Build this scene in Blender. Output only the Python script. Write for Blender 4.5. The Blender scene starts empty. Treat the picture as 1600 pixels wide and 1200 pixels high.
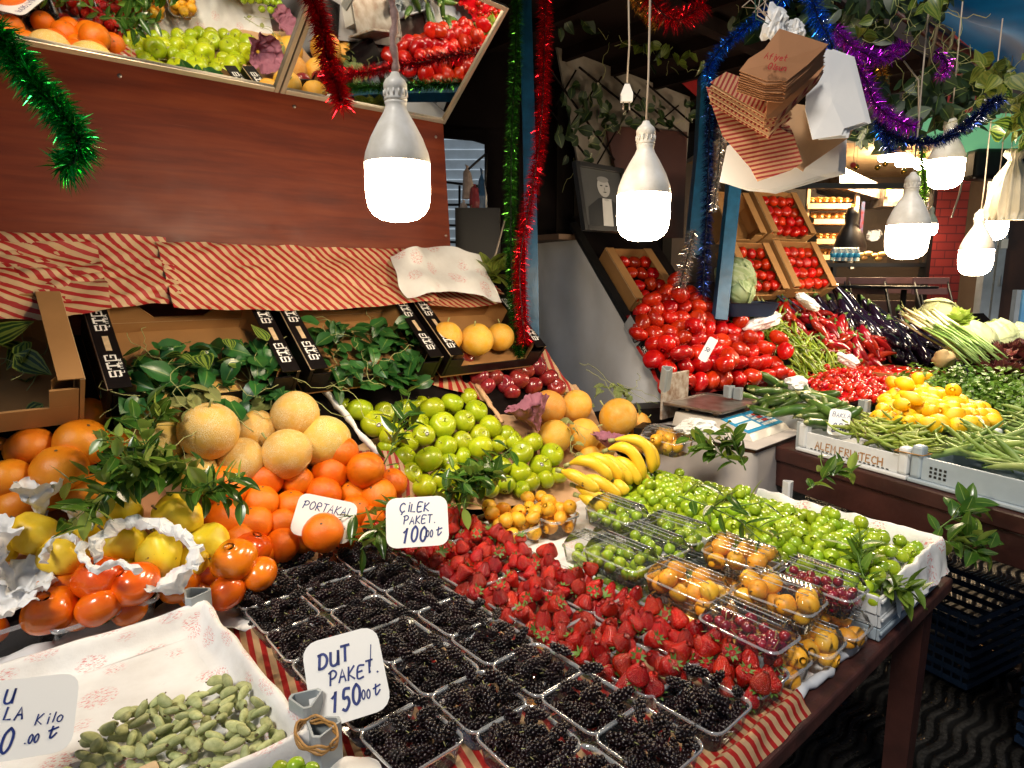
import bpy, bmesh, math, random
from mathutils import Vector, Matrix, Euler, noise
random.seed(7)
R = random.Random(11)
PI = math.pi
C = bpy.context.scene.collection
SC = bpy.context.scene
# ---------------------------------------------------------------- camera
PITCH = math.atan(168/1010)
CAM = Vector((0, 0, 1.6)); F = 1010.0
cd = bpy.data.cameras.new('camera'); cam = bpy.data.objects.new('camera', cd); C.objects.link(cam)
cam.location = CAM; cam.rotation_euler = (PI/2-PITCH, 0, 0)
cd.sensor_width = 36; cd.lens = F/1600*36; cd.clip_start = .02; cd.clip_end = 400
SC.camera = cam
# ---------------------------------------------------------------- sky and daylight (soft, from the street side behind the viewer)
w = bpy.data.worlds.new("World"); SC.world = w; w.use_nodes = True
nt = w.node_tree; nt.nodes.clear()
sky = nt.nodes.new('ShaderNodeTexSky'); sky.sky_type = 'NISHITA'; sky.sun_disc = False
SUN_EL, SUN_AZ = math.radians(52), math.radians(205)
sky.sun_elevation = SUN_EL; sky.sun_rotation = SUN_AZ
bg = nt.nodes.new('ShaderNodeBackground'); bg.inputs[1].default_value = .022
wo = nt.nodes.new('ShaderNodeOutputWorld')
nt.links.new(sky.outputs[0], bg.inputs[0]); nt.links.new(bg.outputs[0], wo.inputs[0])
sd = bpy.data.lights.new('sun', 'SUN'); sd.energy = 1.35; sd.angle = math.radians(12); sd.color = (1, .93, .82)
sun = bpy.data.objects.new('sun', sd); C.objects.link(sun)
sdir = Vector((math.sin(SUN_AZ)*math.cos(SUN_EL), math.cos(SUN_AZ)*math.cos(SUN_EL), math.sin(SUN_EL)))
sun.rotation_euler = (-sdir).to_track_quat('-Z', 'Y').to_euler()
BULB_E = 55.0
SC.view_settings.view_transform = 'Standard'; SC.view_settings.look = 'None'
SC.view_settings.exposure = .9; SC.view_settings.gamma = 1
SC.render.engine = 'CYCLES'
cy = SC.cycles
cy.use_denoising = True; cy.max_bounces = 7; cy.diffuse_bounces = 3; cy.glossy_bounces = 4
cy.transmission_bounces = 6; cy.transparent_max_bounces = 24; cy.caustics_reflective = False; cy.caustics_refractive = False
cy.use_adaptive_sampling = True; cy.adaptive_threshold = .02; cy.sample_clamp_indirect = 4

# ---------------------------------------------------------------- geometry helpers
def ray(px, py):
    r = px-800; d = -(py-600)
    return Vector((r, F*math.cos(PITCH)+d*math.sin(PITCH), d*math.cos(PITCH)-F*math.sin(PITCH)))/F
CR = Vector((1, 0, 0)); CU = Vector((0, math.sin(PITCH), math.cos(PITCH))); CF = Vector((0, math.cos(PITCH), -math.sin(PITCH)))
def depth(p): return (Vector(p)-CAM).dot(CF)
def at(px, py, D): return CAM+ray(px, py)*D          # D measured along the lens axis, metres
class Plane:
    def __init__(s, o, ex, ey):
        s.o = Vector(o); s.ex = Vector(ex).normalized(); s.ey = Vector(ey).normalized(); s.n = s.ex.cross(s.ey).normalized()
    def hit(s, px, py, off=0):
        d = ray(px, py); o = s.o+s.n*off
        return CAM+d*((o-CAM).dot(s.n)/d.dot(s.n))
    def ab(s, P): q = Vector(P)-s.o; return (q.dot(s.ex), q.dot(s.ey))
    def pt(s, a, b, h=0): return s.o+s.ex*a+s.ey*b+s.n*h
    def poly(s, pix, off=0): return [s.ab(s.hit(x, y, off)) for x, y in pix]
    def mat(s): return Matrix((s.ex, s.ey, s.n)).transposed()
class Frame:
    def __init__(s, ox, oy, ang):
        s.U = Vector((math.sin(ang), math.cos(ang), 0)); s.V = Vector((-s.U.y, s.U.x, 0)); s.o = Vector((ox, oy, 0)); s.ang = ang
    def pt(s, u, v, z): return s.o+s.U*u+s.V*v+Vector((0, 0, z))
    def flat(s, z): return Plane(s.pt(0, 0, z), s.U, s.V)
    def slope(s, v0, z0, g): return Plane(s.pt(0, v0, z0), s.U, s.V+Vector((0, 0, g)))
    def wall(s, v): return Plane(s.pt(0, v, 0), s.U, (0, 0, 1))     # normal toward -V (the street)
    def side(s, u): return Plane(s.pt(u, 0, 0), -s.V, (0, 0, 1))     # normal toward -U
S1 = Frame(.4224, .9481, math.radians(48.7))
S2 = Frame(1.2773, 1.9694, math.radians(62.67))
TZ = .80
def inpoly(p, poly):
    x, y = p; c = False; j = len(poly)-1
    for i in range(len(poly)):
        xi, yi = poly[i]; xj, yj = poly[j]
        if (yi > y) != (yj > y) and x < (xj-xi)*(y-yi)/(yj-yi)+xi: c = not c
        j = i
    return c
def rot_to(n, spin=0):
    """rotation whose local Z goes to n, spun round it"""
    return Vector(n).to_track_quat('Z', 'Y').to_matrix() @ Matrix.Rotation(spin, 3, 'Z')
def rrot(rng=R): return Euler((rng.uniform(0, 6.28), rng.uniform(0, 6.28), rng.uniform(0, 6.28))).to_matrix()

class MB:
    def __init__(s): s.v = []; s.f = []; s.m = []; s.uv = {}
    def face(s, idx, m=0, uv=None):
        if uv: s.uv[len(s.f)] = uv
        s.f.append(tuple(idx)); s.m.append(m)
    def add(s, vs, fs, m=0, M=None, uvs=None):
        b = len(s.v)
        s.v += [tuple((M @ Vector(q)) if M is not None else q) for q in vs]
        for k, f in enumerate(fs): s.face([b+i for i in f], m, [uvs[i] for i in f] if uvs else None)
    def box(s, lo, hi, m=0, M=None):
        x0, y0, z0 = lo; x1, y1, z1 = hi
        s.add([(x0,y0,z0),(x1,y0,z0),(x1,y1,z0),(x0,y1,z0),(x0,y0,z1),(x1,y0,z1),(x1,y1,z1),(x0,y1,z1)],
              [(0,3,2,1),(4,5,6,7),(0,1,5,4),(1,2,6,5),(2,3,7,6),(3,0,4,7)], m, M)
    def tube(s, pts, rad, seg=8, m=0, caps=True, flat=1.0):
        pts = [Vector(p) for p in pts]; n = len(pts)
        rad = rad if hasattr(rad, '__len__') else [rad]*n
        b = len(s.v); up = None
        for i, p in enumerate(pts):
            t = (pts[min(i+1, n-1)]-pts[max(i-1, 0)]).normalized()
            if up is None: up = t.orthogonal().normalized()
            up = (up-t*up.dot(t)).normalized(); sd_ = t.cross(up)
            for k in range(seg):
                a = 2*PI*k/seg
                s.v.append(tuple(p+(up*math.cos(a)*flat+sd_*math.sin(a))*rad[i]))
        for i in range(n-1):
            for k in range(seg):
                k2 = (k+1) % seg
                s.face((b+i*seg+k, b+i*seg+k2, b+(i+1)*seg+k2, b+(i+1)*seg+k), m)
        if caps:
            s.face([b+k for k in range(seg)][::-1], m); s.face([b+(n-1)*seg+k for k in range(seg)], m)
    def lathe(s, prof, seg=20, m=0, M=None, dis=None):
        """prof: (r,z) from bottom to top; r=0 at the ends closes it"""
        b = len(s.v); ring = []
        for r, z in prof:
            if r <= 1e-6: ring.append([len(s.v)]); s.v.append((0, 0, z))
            else:
                ring.append(list(range(len(s.v), len(s.v)+seg)))
                for k in range(seg): a = 2*PI*k/seg; s.v.append((r*math.cos(a), r*math.sin(a), z))
        for A_, B_ in zip(ring, ring[1:]):
            for k in range(seg):
                k2 = (k+1) % seg
                if len(A_) == 1: s.face((A_[0], B_[k2], B_[k])[::-1], m)
                elif len(B_) == 1: s.face((A_[k], A_[k2], B_[0]), m)
                else: s.face((A_[k], A_[k2], B_[k2], B_[k]), m)
        for i in range(b, len(s.v)):
            q = Vector(s.v[i])
            if dis: q = dis(q)
            if M is not None: q = M @ q
            s.v[i] = tuple(q)
    def leaf(s, M, L, W, m=0, curl=.3, fold=.25, n=6, shape=0):
        vs = []; uvs = []
        for i in range(n+1):
            t = i/n
            if shape == 0: wd = math.sin(PI*t**.85)**.8
            elif shape == 1: wd = (math.sin(PI*min(1, t*.9+.12))**.7)*(1-.35*t)*1.15     # heart / ivy
            else: wd = math.sin(PI*t**.6)
            if i == n: wd = 0
            if i == 0: wd = .08 if shape != 1 else .45
            z = -curl*L*t*t; x = L*t
            for sgn in (-1, -.5, 0, .5, 1):
                vs.append((x-(.10*L*abs(sgn) if shape == 1 and i == 0 else 0), sgn*wd*W/2, z+fold*abs(sgn)*wd*W/2)); uvs.append((t, .5+sgn/2))
        fs = []
        for i in range(n):
            for k in range(4): a = i*5+k; fs.append((a, a+5, a+6, a+1))
        s.add(vs, fs, m, M, uvs)
    def mesh(s, name, mats, smooth=True):
        me = bpy.data.meshes.new(name); me.from_pydata(s.v, [], s.f)
        for mt in (mats if isinstance(mats, (list, tuple)) else [mats]): me.materials.append(mt)
        me.polygons.foreach_set('material_index', s.m)
        me.polygons.foreach_set('use_smooth', [smooth]*len(s.f))
        if s.uv:
            ul = me.uv_layers.new(name='uv')
            for fi, uv in s.uv.items():
                st = me.polygons[fi].loop_start
                for k, c in enumerate(uv): ul.data[st+k].uv = c
        me.update(); return me
    def obj(s, name, mats, parent=None, smooth=True, M=None):
        return link(name, s.mesh(name, mats, smooth), parent, M)
def link(name, data, parent=None, M=None):
    o = bpy.data.objects.new(name, data); C.objects.link(o)
    if parent is not None: o.parent = parent
    if M is not None: o.matrix_world = M if parent is None else M
    if parent is not None and M is not None: o.matrix_basis = M
    return o
def tag(o, label=None, cat=None, group=None, kind=None):
    if label: o['label'] = label
    if cat: o['category'] = cat
    if group: o['group'] = group
    if kind: o['kind'] = kind
    return o
def empty(name, M, label, cat, group=None):
    o = bpy.data.objects.new(name, None); C.objects.link(o); o.empty_display_size = .05
    o.matrix_world = M; return tag(o, label, cat, group)
def TR(loc, rot=None, sc=1):
    m = (rot if rot is not None else Matrix.Identity(3)).to_4x4()
    s = sc if hasattr(sc, '__len__') else (sc, sc, sc)
    return Matrix.Translation(Vector(loc)) @ m @ Matrix.Diagonal((s[0], s[1], s[2], 1))
def put(name, proto, loc, rot, sc, label, cat, group=None):
    """proto: (mesh, [(part name, mesh), ...])"""
    o = link(name, proto[0], None, TR(loc, rot, sc)); tag(o, label, cat, group)
    for pn, pm in proto[1]: link(pn, pm, o)
    return o

# ---------------------------------------------------------------- materials
def newmat(name):
    m = bpy.data.materials.new(name); m.use_nodes = True; n = m.node_tree; n.nodes.clear()
    out = n.nodes.new('ShaderNodeOutputMaterial'); b = n.nodes.new('ShaderNodeBsdfPrincipled')
    n.links.new(b.outputs[0], out.inputs[0]); return m, n, b, out
def setc(sock, c): sock.default_value = (c[0], c[1], c[2], 1)
def coords(n, rnd=True, uv=False, scale=1):
    tc = n.nodes.new('ShaderNodeTexCoord'); o = tc.outputs['UV' if uv else 'Object']
    if not rnd: return o
    oi = n.nodes.new('ShaderNodeObjectInfo'); ml = n.nodes.new('ShaderNodeMath'); ml.operation = 'MULTIPLY'; ml.inputs[1].default_value = 37
    n.links.new(oi.outputs['Random'], ml.inputs[0])
    va = n.nodes.new('ShaderNodeVectorMath'); va.operation = 'ADD'
    n.links.new(o, va.inputs[0]); n.links.new(ml.outputs[0], va.inputs[1]); return va.outputs[0]
def noisen(n, co, scale, detail=3, rough=.55):
    t = n.nodes.new('ShaderNodeTexNoise'); t.inputs['Scale'].default_value = scale; t.inputs['Detail'].default_value = detail
    t.inputs['Roughness'].default_value = rough; n.links.new(co, t.inputs['Vector']); return t.outputs['Fac']
def ramp(n, fac, stops):
    r = n.nodes.new('ShaderNodeValToRGB'); n.links.new(fac, r.inputs[0])
    while len(r.color_ramp.elements) < len(stops): r.color_ramp.elements.new(.5)
    for e, (p_, c) in zip(r.color_ramp.elements, stops): e.position = p_; e.color = (c[0], c[1], c[2], 1)
    return r.outputs[0]
def mixc(n, fac, a, b, mode='MIX'):
    x = n.nodes.new('ShaderNodeMix'); x.data_type = 'RGBA'; x.blend_type = mode
    if isinstance(fac, (int, float)): x.inputs[0].default_value = fac
    else: n.links.new(fac, x.inputs[0])
    for sck, val in ((x.inputs[6], a), (x.inputs[7], b)):
        if isinstance(val, tuple): setc(sck, val)
        else: n.links.new(val, sck)
    return x.outputs[2]
def huerand(n, col, dh=.02, dv=.3):
    oi = n.nodes.new('ShaderNodeObjectInfo'); h = n.nodes.new('ShaderNodeHueSaturation')
    mr = n.nodes.new('ShaderNodeMapRange'); mr.inputs[3].default_value = .5-dh; mr.inputs[4].default_value = .5+dh
    n.links.new(oi.outputs['Random'], mr.inputs[0]); n.links.new(mr.outputs[0], h.inputs['Hue'])
    m2 = n.nodes.new('ShaderNodeMath'); m2.operation = 'MULTIPLY'; m2.inputs[1].default_value = 7.31
    m3 = n.nodes.new('ShaderNodeMath'); m3.operation = 'FRACT'; n.links.new(oi.outputs['Random'], m2.inputs[0]); n.links.new(m2.outputs[0], m3.inputs[0])
    m4 = n.nodes.new('ShaderNodeMapRange'); m4.inputs[3].default_value = 1-dv; m4.inputs[4].default_value = 1+dv*.6
    n.links.new(m3.outputs[0], m4.inputs[0]); n.links.new(m4.outputs[0], h.inputs['Value'])
    n.links.new(col, h.inputs['Color']); return h.outputs[0]
def bump(n, b, h, strength, dist=.01):
    bp = n.nodes.new('ShaderNodeBump'); bp.inputs['Strength'].default_value = strength; bp.inputs['Distance'].default_value = dist
    n.links.new(h, bp.inputs['Height']); n.links.new(bp.outputs[0], b.inputs['Normal'])
def plain(name, c, rough=.5, metal=0, var=.25, scale=8, bs=0, bscale=60, spec=.5, c2=None, coat=0, emit=None, dh=0, sss=0):
    m, n, b, out = newmat(name)
    co = coords(n); f = noisen(n, co, scale, 4)
    c2 = c2 or tuple(x*(1-var) for x in c)
    col = ramp(n, f, [(.3, c2), (.7, c)])
    if dh: col = huerand(n, col, dh, .15)
    n.links.new(col, b.inputs['Base Color'])
    b.inputs['Roughness'].default_value = rough; b.inputs['Metallic'].default_value = metal; b.inputs['Specular IOR Level'].default_value = spec
    if coat: b.inputs['Coat Weight'].default_value = coat; b.inputs['Coat Roughness'].default_value = .08
    if bs: bump(n, b, noisen(n, co, bscale, 3), bs, .004)
    if emit: setc(b.inputs['Emission Color'], c); b.inputs['Emission Strength'].default_value = emit
    if sss: b.inputs['Subsurface Weight'].default_value = sss; b.inputs['Subsurface Scale'].default_value = .01
    return m
def skin(name, c1, c2, rough=.4, scale=3, dh=.01, dv=.2, bs=.15, bscale=120, spots=None, spotscale=60, spotlim=.12, coat=0, vor=False, netcol=None, sss=.0, seeds=None):
    """fruit skin: blotched colour that differs per fruit, pores, optional dark specks"""
    m, n, b, out = newmat(name); co = coords(n)
    col = ramp(n, noisen(n, co, scale, 3), [(.32, c1), (.68, c2)])
    if netcol:
        v = n.nodes.new('ShaderNodeTexVoronoi'); v.feature = 'DISTANCE_TO_EDGE'; v.inputs['Scale'].default_value = bscale*.5
        wv = n.nodes.new('ShaderNodeTexNoise'); wv.inputs['Scale'].default_value = 40
        n.links.new(co, wv.inputs['Vector']); mv = n.nodes.new('ShaderNodeVectorMath'); mv.operation = 'MULTIPLY_ADD'
        n.links.new(wv.outputs['Color'], mv.inputs[0]); mv.inputs[1].default_value = (.02, .02, .02); n.links.new(co, mv.inputs[2]); n.links.new(mv.outputs[0], v.inputs['Vector'])
        k = ramp(n, v.outputs['Distance'], [(.0, (1, 1, 1)), (.16, (0, 0, 0))])
        k2 = n.nodes.new('ShaderNodeMath'); k2.operation = 'MULTIPLY'; n.links.new(k, k2.inputs[0])
        n.links.new(ramp(n, noisen(n, co, scale*1.7, 2), [(.35, (.1, .1, .1)), (.6, (1, 1, 1))]), k2.inputs[1])
        col = mixc(n, k2.outputs[0], col, netcol); hgt = k2.outputs[0]
    elif vor:
        v = n.nodes.new('ShaderNodeTexVoronoi'); v.inputs['Scale'].default_value = bscale; n.links.new(co, v.inputs['Vector']); hgt = v.outputs['Distance']
        if seeds: col = mixc(n, ramp(n, v.outputs['Distance'], [(.12, (.9, .9, .9)), (.2, (0, 0, 0))]), col, seeds)
    else: hgt = noisen(n, co, bscale, 2)
    if spots:
        v2 = n.nodes.new('ShaderNodeTexNoise'); v2.inputs['Scale'].default_value = spotscale; v2.inputs['Detail'].default_value = 2; n.links.new(co, v2.inputs['Vector'])
        col = mixc(n, ramp(n, v2.outputs['Fac'], [(1-spotlim-.36, (0, 0, 0)), (1-spotlim-.32, (1, 1, 1))]), col, spots)
    col = huerand(n, col, dh, dv); n.links.new(col, b.inputs['Base Color'])
    b.inputs['Roughness'].default_value = rough
    if coat: b.inputs['Coat Weight'].default_value = coat; b.inputs['Coat Roughness'].default_value = .06
    if sss: b.inputs['Subsurface Weight'].default_value = sss; b.inputs['Subsurface Scale'].default_value = .008
    if bs: bump(n, b, hgt, bs, .002)
    return m
def leafmat(name, c1, c2, rough=.32, stripe=None, back=None, vein=(.25, .35, .08)):
    m, n, b, out = newmat(name); co = coords(n, uv=False)
    col = ramp(n, noisen(n, co, 14, 2), [(.3, c1), (.7, c2)])
    uv = n.nodes.new('ShaderNodeTexCoord').outputs['UV']; sp = n.nodes.new('ShaderNodeSeparateXYZ'); n.links.new(uv, sp.inputs[0])
    ab = n.nodes.new('ShaderNodeMath'); ab.operation = 'SUBTRACT'; ab.inputs[1].default_value = .5; n.links.new(sp.outputs[1], ab.inputs[0])
    a2 = n.nodes.new('ShaderNodeMath'); a2.operation = 'ABSOLUTE'; n.links.new(ab.outputs[0], a2.inputs[0])
    col = mixc(n, ramp(n, a2.outputs[0], [(.0, (.7, .7, .7)), (.045, (0, 0, 0))]), col, vein)
    if stripe:
        w1 = n.nodes.new('ShaderNodeMath'); w1.operation = 'MULTIPLY'; w1.inputs[1].default_value = 30; n.links.new(a2.outputs[0], w1.inputs[0])
        w2 = n.nodes.new('ShaderNodeMath'); w2.operation = 'SINE'; n.links.new(w1.outputs[0], w2.inputs[0])
        col = mixc(n, ramp(n, w2.outputs[0], [(.1, (0, 0, 0)), (.6, (1, 1, 1))]), col, stripe)
    if back:
        g = n.nodes.new('ShaderNodeNewGeometry'); col = mixc(n, g.outputs['Backfacing'], col, back)
    col = huerand(n, col, .015, .2)
    n.links.new(col, b.inputs['Base Color']); b.inputs['Roughness'].default_value = rough
    # thin leaves let a little light through
    tr = n.nodes.new('ShaderNodeBsdfTranslucent'); n.links.new(col, tr.inputs[0]); mx = n.nodes.new('ShaderNodeMixShader'); mx.inputs[0].default_value = .22
    n.links.new(b.outputs[0], mx.inputs[1]); n.links.new(tr.outputs[0], mx.inputs[2]); n.links.new(mx.outputs[0], out.inputs[0])
    return m
def clearmat(name, tint=(.95, .98, 1), refl=.08, haze=.06, rough=.06, ior=1.3):
    m, n, b, out = newmat(name)
    t = n.nodes.new('ShaderNodeBsdfTransparent'); setc(t.inputs[0], tint)
    g = n.nodes.new('ShaderNodeBsdfGlossy'); g.inputs['Roughness'].default_value = rough
    fr = n.nodes.new('ShaderNodeFresnel'); fr.inputs[0].default_value = ior
    ad = n.nodes.new('ShaderNodeMath'); ad.operation = 'ADD'; ad.inputs[1].default_value = refl; ad.use_clamp = True; n.links.new(fr.outputs[0], ad.inputs[0])
    m1 = n.nodes.new('ShaderNodeMixShader'); n.links.new(ad.outputs[0], m1.inputs[0]); n.links.new(t.outputs[0], m1.inputs[1]); n.links.new(g.outputs[0], m1.inputs[2])
    d = n.nodes.new('ShaderNodeBsdfDiffuse'); setc(d.inputs[0], (.8, .85, .9))
    m2 = n.nodes.new('ShaderNodeMixShader'); m2.inputs[0].default_value = haze; n.links.new(m1.outputs[0], m2.inputs[1]); n.links.new(d.outputs[0], m2.inputs[2])
    n.links.new(m2.outputs[0], out.inputs[0])
    wv = n.nodes.new('ShaderNodeTexNoise'); wv.inputs['Scale'].default_value = 25; bp = n.nodes.new('ShaderNodeBump'); bp.inputs['Strength'].default_value = .25; bp.inputs['Distance'].default_value = .004
    n.links.new(coords(n), wv.inputs['Vector']); n.links.new(wv.outputs['Fac'], bp.inputs['Height']); n.links.new(bp.outputs[0], g.inputs['Normal'])
    return m
def stripemat(name, base=(.62, .44, .27), red=(.42, .018, .012), period=.03, ang=0, axis='xy', warp=.004, rough=.6):
    """striped kraft paper: printed diagonal bars in the sheet's own uv (metres)"""
    m, n, b, out = newmat(name)
    uv = n.nodes.new('ShaderNodeTexCoord').outputs['UV']
    mp = n.nodes.new('ShaderNodeMapping'); mp.inputs['Rotation'].default_value = (0, 0, ang); n.links.new(uv, mp.inputs[0])
    sp = n.nodes.new('ShaderNodeSeparateXYZ'); n.links.new(mp.outputs[0], sp.inputs[0])
    m1 = n.nodes.new('ShaderNodeMath'); m1.operation = 'MULTIPLY'; m1.inputs[1].default_value = 2*PI/period; n.links.new(sp.outputs[0], m1.inputs[0])
    m2 = n.nodes.new('ShaderNodeMath'); m2.operation = 'SINE'; n.links.new(m1.outputs[0], m2.inputs[0])
    k = ramp(n, m2.outputs[0], [(.05, (0, 0, 0)), (.18, (1, 1, 1))])
    co = coords(n, rnd=False)
    cb = ramp(n, noisen(n, co, 9, 4), [(.3, tuple(x*.8 for x in base)), (.7, base)])
    col = mixc(n, k, cb, red); n.links.new(col, b.inputs['Base Color']); b.inputs['Roughness'].default_value = rough
    bump(n, b, noisen(n, co, 22, 5), .35, .01); return m
# ================================================================ materials of the place
M = {}
M['orange'] = skin('orange_peel', (.78, .15, .002), (.84, .21, .004), .36, 1.5, .008, .18, .35, 26, vor=True)
M['grapefruit'] = skin('grapefruit_peel', (.76, .19, .006), (.80, .27, .012), .36, 1.2, .008, .12, .25, 30, vor=True, spots=(.35, .12, .03), spotscale=9, spotlim=-.1)
M['melon'] = skin('melon_rind', (.60, .37, .07), (.78, .46, .06), .55, 1.3, .012, .15, .5, 34, netcol=(.82, .70, .42))
M['melon2'] = skin('yellow_melon_rind', (.74, .32, .012), (.80, .40, .03), .5, 1.3, .012, .15, .4, 40, netcol=(.74, .50, .16))
M['quince'] = skin('quince_skin', (.88, .60, .015), (.92, .70, .05), .4, 1.4, .01, .12, .2, 8, spots=(.22, .12, .02), spotscale=5, spotlim=-.08)
M['persimmon'] = skin('persimmon_skin', (.74, .115, .003), (.84, .20, .006), .2, 1.1, .012, .15, .08, 8, coat=.4)
M['greenapple'] = skin('green_apple_skin', (.30, .40, .006), (.44, .50, .010), .3, 1.2, .012, .15, .03, 10, spots=(.62, .66, .3), spotscale=26, spotlim=-.07, coat=.15)
M['redapple'] = skin('red_apple_skin', (.16, .008, .012), (.30, .025, .02), .22, 1.5, .01, .3, .04, 10, coat=.5, spots=(.5, .22, .08), spotscale=20, spotlim=-.09)
M['tomato'] = skin('tomato_skin', (.40, .008, .003), (.60, .026, .004), .24, 1.1, .005, .3, .05, 4, coat=.25, spots=(.70, .16, .03), spotscale=1.6, spotlim=-.10)
M['cherrytomato'] = skin('cherry_tomato_skin', (.50, .008, .005), (.60, .014, .006), .15, 1, .006, .25, 0, 4, coat=.5)
M['greenplum'] = skin('green_plum_skin', (.22, .36, .010), (.34, .46, .025), .22, 1.2, .015, .2, .05, 6, coat=.3)
M['loquat'] = skin('loquat_skin', (.84, .36, .012), (.88, .48, .045), .45, 1.3, .012, .15, .1, 10, spots=(.12, .05, .015), spotscale=4.2, spotlim=-.04)
M['cherry'] = skin('cherry_skin', (.16, .004, .012), (.30, .008, .02), .12, 1.2, .01, .3, 0, 10, coat=.6)
M['lemon'] = skin('lemon_peel', (.86, .46, .004), (.90, .54, .012), .38, 1.2, .008, .1, .3, 24, vor=True)
M['almond'] = skin('green_almond_husk', (.30, .34, .13), (.50, .53, .26), .75, 1.6, .01, .22, .3, 14, spots=(.12, .09, .03), spotscale=3, spotlim=-.1)
M['strawberry'] = skin('strawberry_flesh', (.34, .003, .003), (.58, .010, .004), .27, 1.6, .004, .35, 1.0, 11, vor=True, coat=.12, seeds=(.60, .30, .05))
M['mulberry'] = skin('mulberry_drupes', (.004, .0016, .003), (.014, .003, .005), .30, 1.2, .01, .5, .2, 14, coat=.15)
M['banana'] = skin('banana_peel', (.80, .50, .02), (.86, .58, .04), .42, 9, .006, .1, .1, 80, spots=(.10, .05, .012), spotscale=26, spotlim=-.075)
M['eggplant'] = skin('aubergine_skin', (.006, .003, .008), (.014, .005, .016), .12, 8, .01, .3, 0, 10, coat=.7)
M['chili'] = skin('green_pepper_skin', (.16, .25, .015), (.32, .42, .04), .25, 12, .02, .3, .1, 60, coat=.3)
M['redpepper'] = skin('red_pepper_skin', (.22, .003, .004), (.40, .010, .006), .2, 10, .01, .3, .15, 30, coat=.6)
M['bean'] = skin('broad_bean_pod', (.17, .25, .02), (.32, .38, .06), .45, 20, .015, .25, .4, 60)
M['flatbean'] = skin('flat_bean_pod', (.20, .32, .07), (.36, .46, .14), .42, 14, .015, .2, .3, 50)
M['zucchini'] = skin('courgette_skin', (.03, .08, .012), (.09, .17, .03), .3, 20, .015, .35, .1, 60, spots=(.2, .3, .08), spotscale=60, spotlim=-.06)
M['calyx'] = plain('green_stalk', (.10, .20, .03), .5, bs=.2)
M['stalk'] = plain('woody_stalk', (.12, .08, .03), .7)
M['dry_stalk'] = plain('pale_green_stalk', (.36, .38, .14), .6)
M['ficus'] = leafmat('glossy_dark_leaf', (.016, .060, .008), (.07, .15, .018), .22, back=(.30, .42, .08))
M['light_leaf'] = leafmat('young_glossy_leaf', (.09, .20, .02), (.22, .36, .05), .28, back=(.34, .46, .12))
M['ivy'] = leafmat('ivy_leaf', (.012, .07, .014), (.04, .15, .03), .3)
M['striped_leaf'] = leafmat('striped_melon_leaf', (.012, .05, .010), (.03, .09, .02), .3, stripe=(.24, .34, .05))
M['yellow_leaf'] = leafmat('yellow_green_vine_leaf', (.07, .13, .015), (.15, .21, .025), .4, stripe=(.22, .25, .04))
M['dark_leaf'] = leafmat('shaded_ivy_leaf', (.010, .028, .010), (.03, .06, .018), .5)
M['dry_leaf'] = leafmat('wilted_melon_leaf', (.14, .17, .04), (.26, .28, .09), .7)
M['parsley'] = leafmat('parsley_leaf', (.06, .15, .012), (.17, .30, .035), .4)
M['lettuce'] = leafmat('lettuce_leaf', (.36, .50, .06), (.55, .66, .15), .45, vein=(.6, .7, .35))
M['white_cabbage'] = leafmat('pale_cabbage_leaf', (.55, .62, .30), (.72, .76, .48), .45, vein=(.8, .82, .62))
M['redlettuce'] = leafmat('red_lettuce_leaf', (.035, .012, .012), (.12, .03, .025), .35, vein=(.22, .20, .06))
M['cabbage'] = leafmat('cabbage_leaf', (.22, .34, .14), (.36, .46, .22), .45, vein=(.6, .66, .45), stripe=(.42, .52, .3))
M['onion_white'] = plain('spring_onion_white', (.72, .72, .48), .4, c2=(.60, .62, .30), scale=30)
M['onion_green'] = plain('spring_onion_green', (.12, .26, .05), .35, c2=(.28, .40, .12), scale=20)
M['cardboard'] = plain('kraft_cardboard', (.40, .20, .065), .8, var=.25, scale=5, bs=.15, bscale=30)
M['cardedge'] = plain('cardboard_cut_edge', (.66, .48, .28), .85, var=.3, scale=80)
M['blackcard'] = plain('black_printed_cardboard', (.006, .004, .004), .4, var=.3, spec=.25)
M['whiteink'] = plain('white_print', (.82, .80, .76), .6, var=.05)
M['silverprint'] = plain('silver_print', (.42, .43, .45), .4, var=.2, scale=20)
M['redink'] = plain('red_print', (.42, .02, .015), .6, var=.05)
M['brownink'] = plain('brown_lettering', (.40, .20, .07), .6, var=.1)
M['bluepen'] = plain('blue_marker_ink', (.010, .03, .20), .4, var=.4, scale=40)
M['card'] = plain('white_price_card', (.80, .80, .78), .35, var=.04)
M['kraft_plain'] = plain('brown_bag_paper', (.44, .20, .085), .75, var=.18, scale=6, bs=.3, bscale=14)
M['kraft_light'] = plain('light_bag_paper', (.60, .36, .19), .75, var=.15, scale=6, bs=.3, bscale=14)
M['white_plastic_bag'] = plain('white_bag_plastic', (.80, .80, .80), .35, var=.06, scale=3, bs=.4, bscale=9)
M['cream_bag'] = plain('cream_bag_plastic', (.66, .58, .42), .4, var=.2, scale=12, bs=.6, bscale=20)
M['white_plastic'] = plain('white_crate_plastic', (.66, .68, .70), .4, var=.15, scale=10, bs=.1)
M['grey_plastic'] = plain('grey_crate_plastic', (.36, .43, .49), .4, var=.2, scale=8, bs=.1)
M['tube_plastic'] = plain('grey_post_plastic', (.36, .40, .42), .45, var=.2, scale=12)
M['green_plastic'] = plain('green_crate_plastic', (.02, .11, .07), .4, var=.2)
M['blue_plastic'] = plain('blue_crate_plastic', (.003, .020, .06), .6, var=.3)
M['rubber'] = plain('brown_rubber_band', (.42, .22, .06), .5)
M['bluepaint'] = plain('blue_gloss_paint', (.012, .12, .26), .4, var=.45, scale=14, bs=.3, bscale=40)
M['brownpaint'] = plain('dark_red_brown_paint', (.055, .018, .014), .38, var=.5, scale=9, bs=.35, bscale=30)
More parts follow.
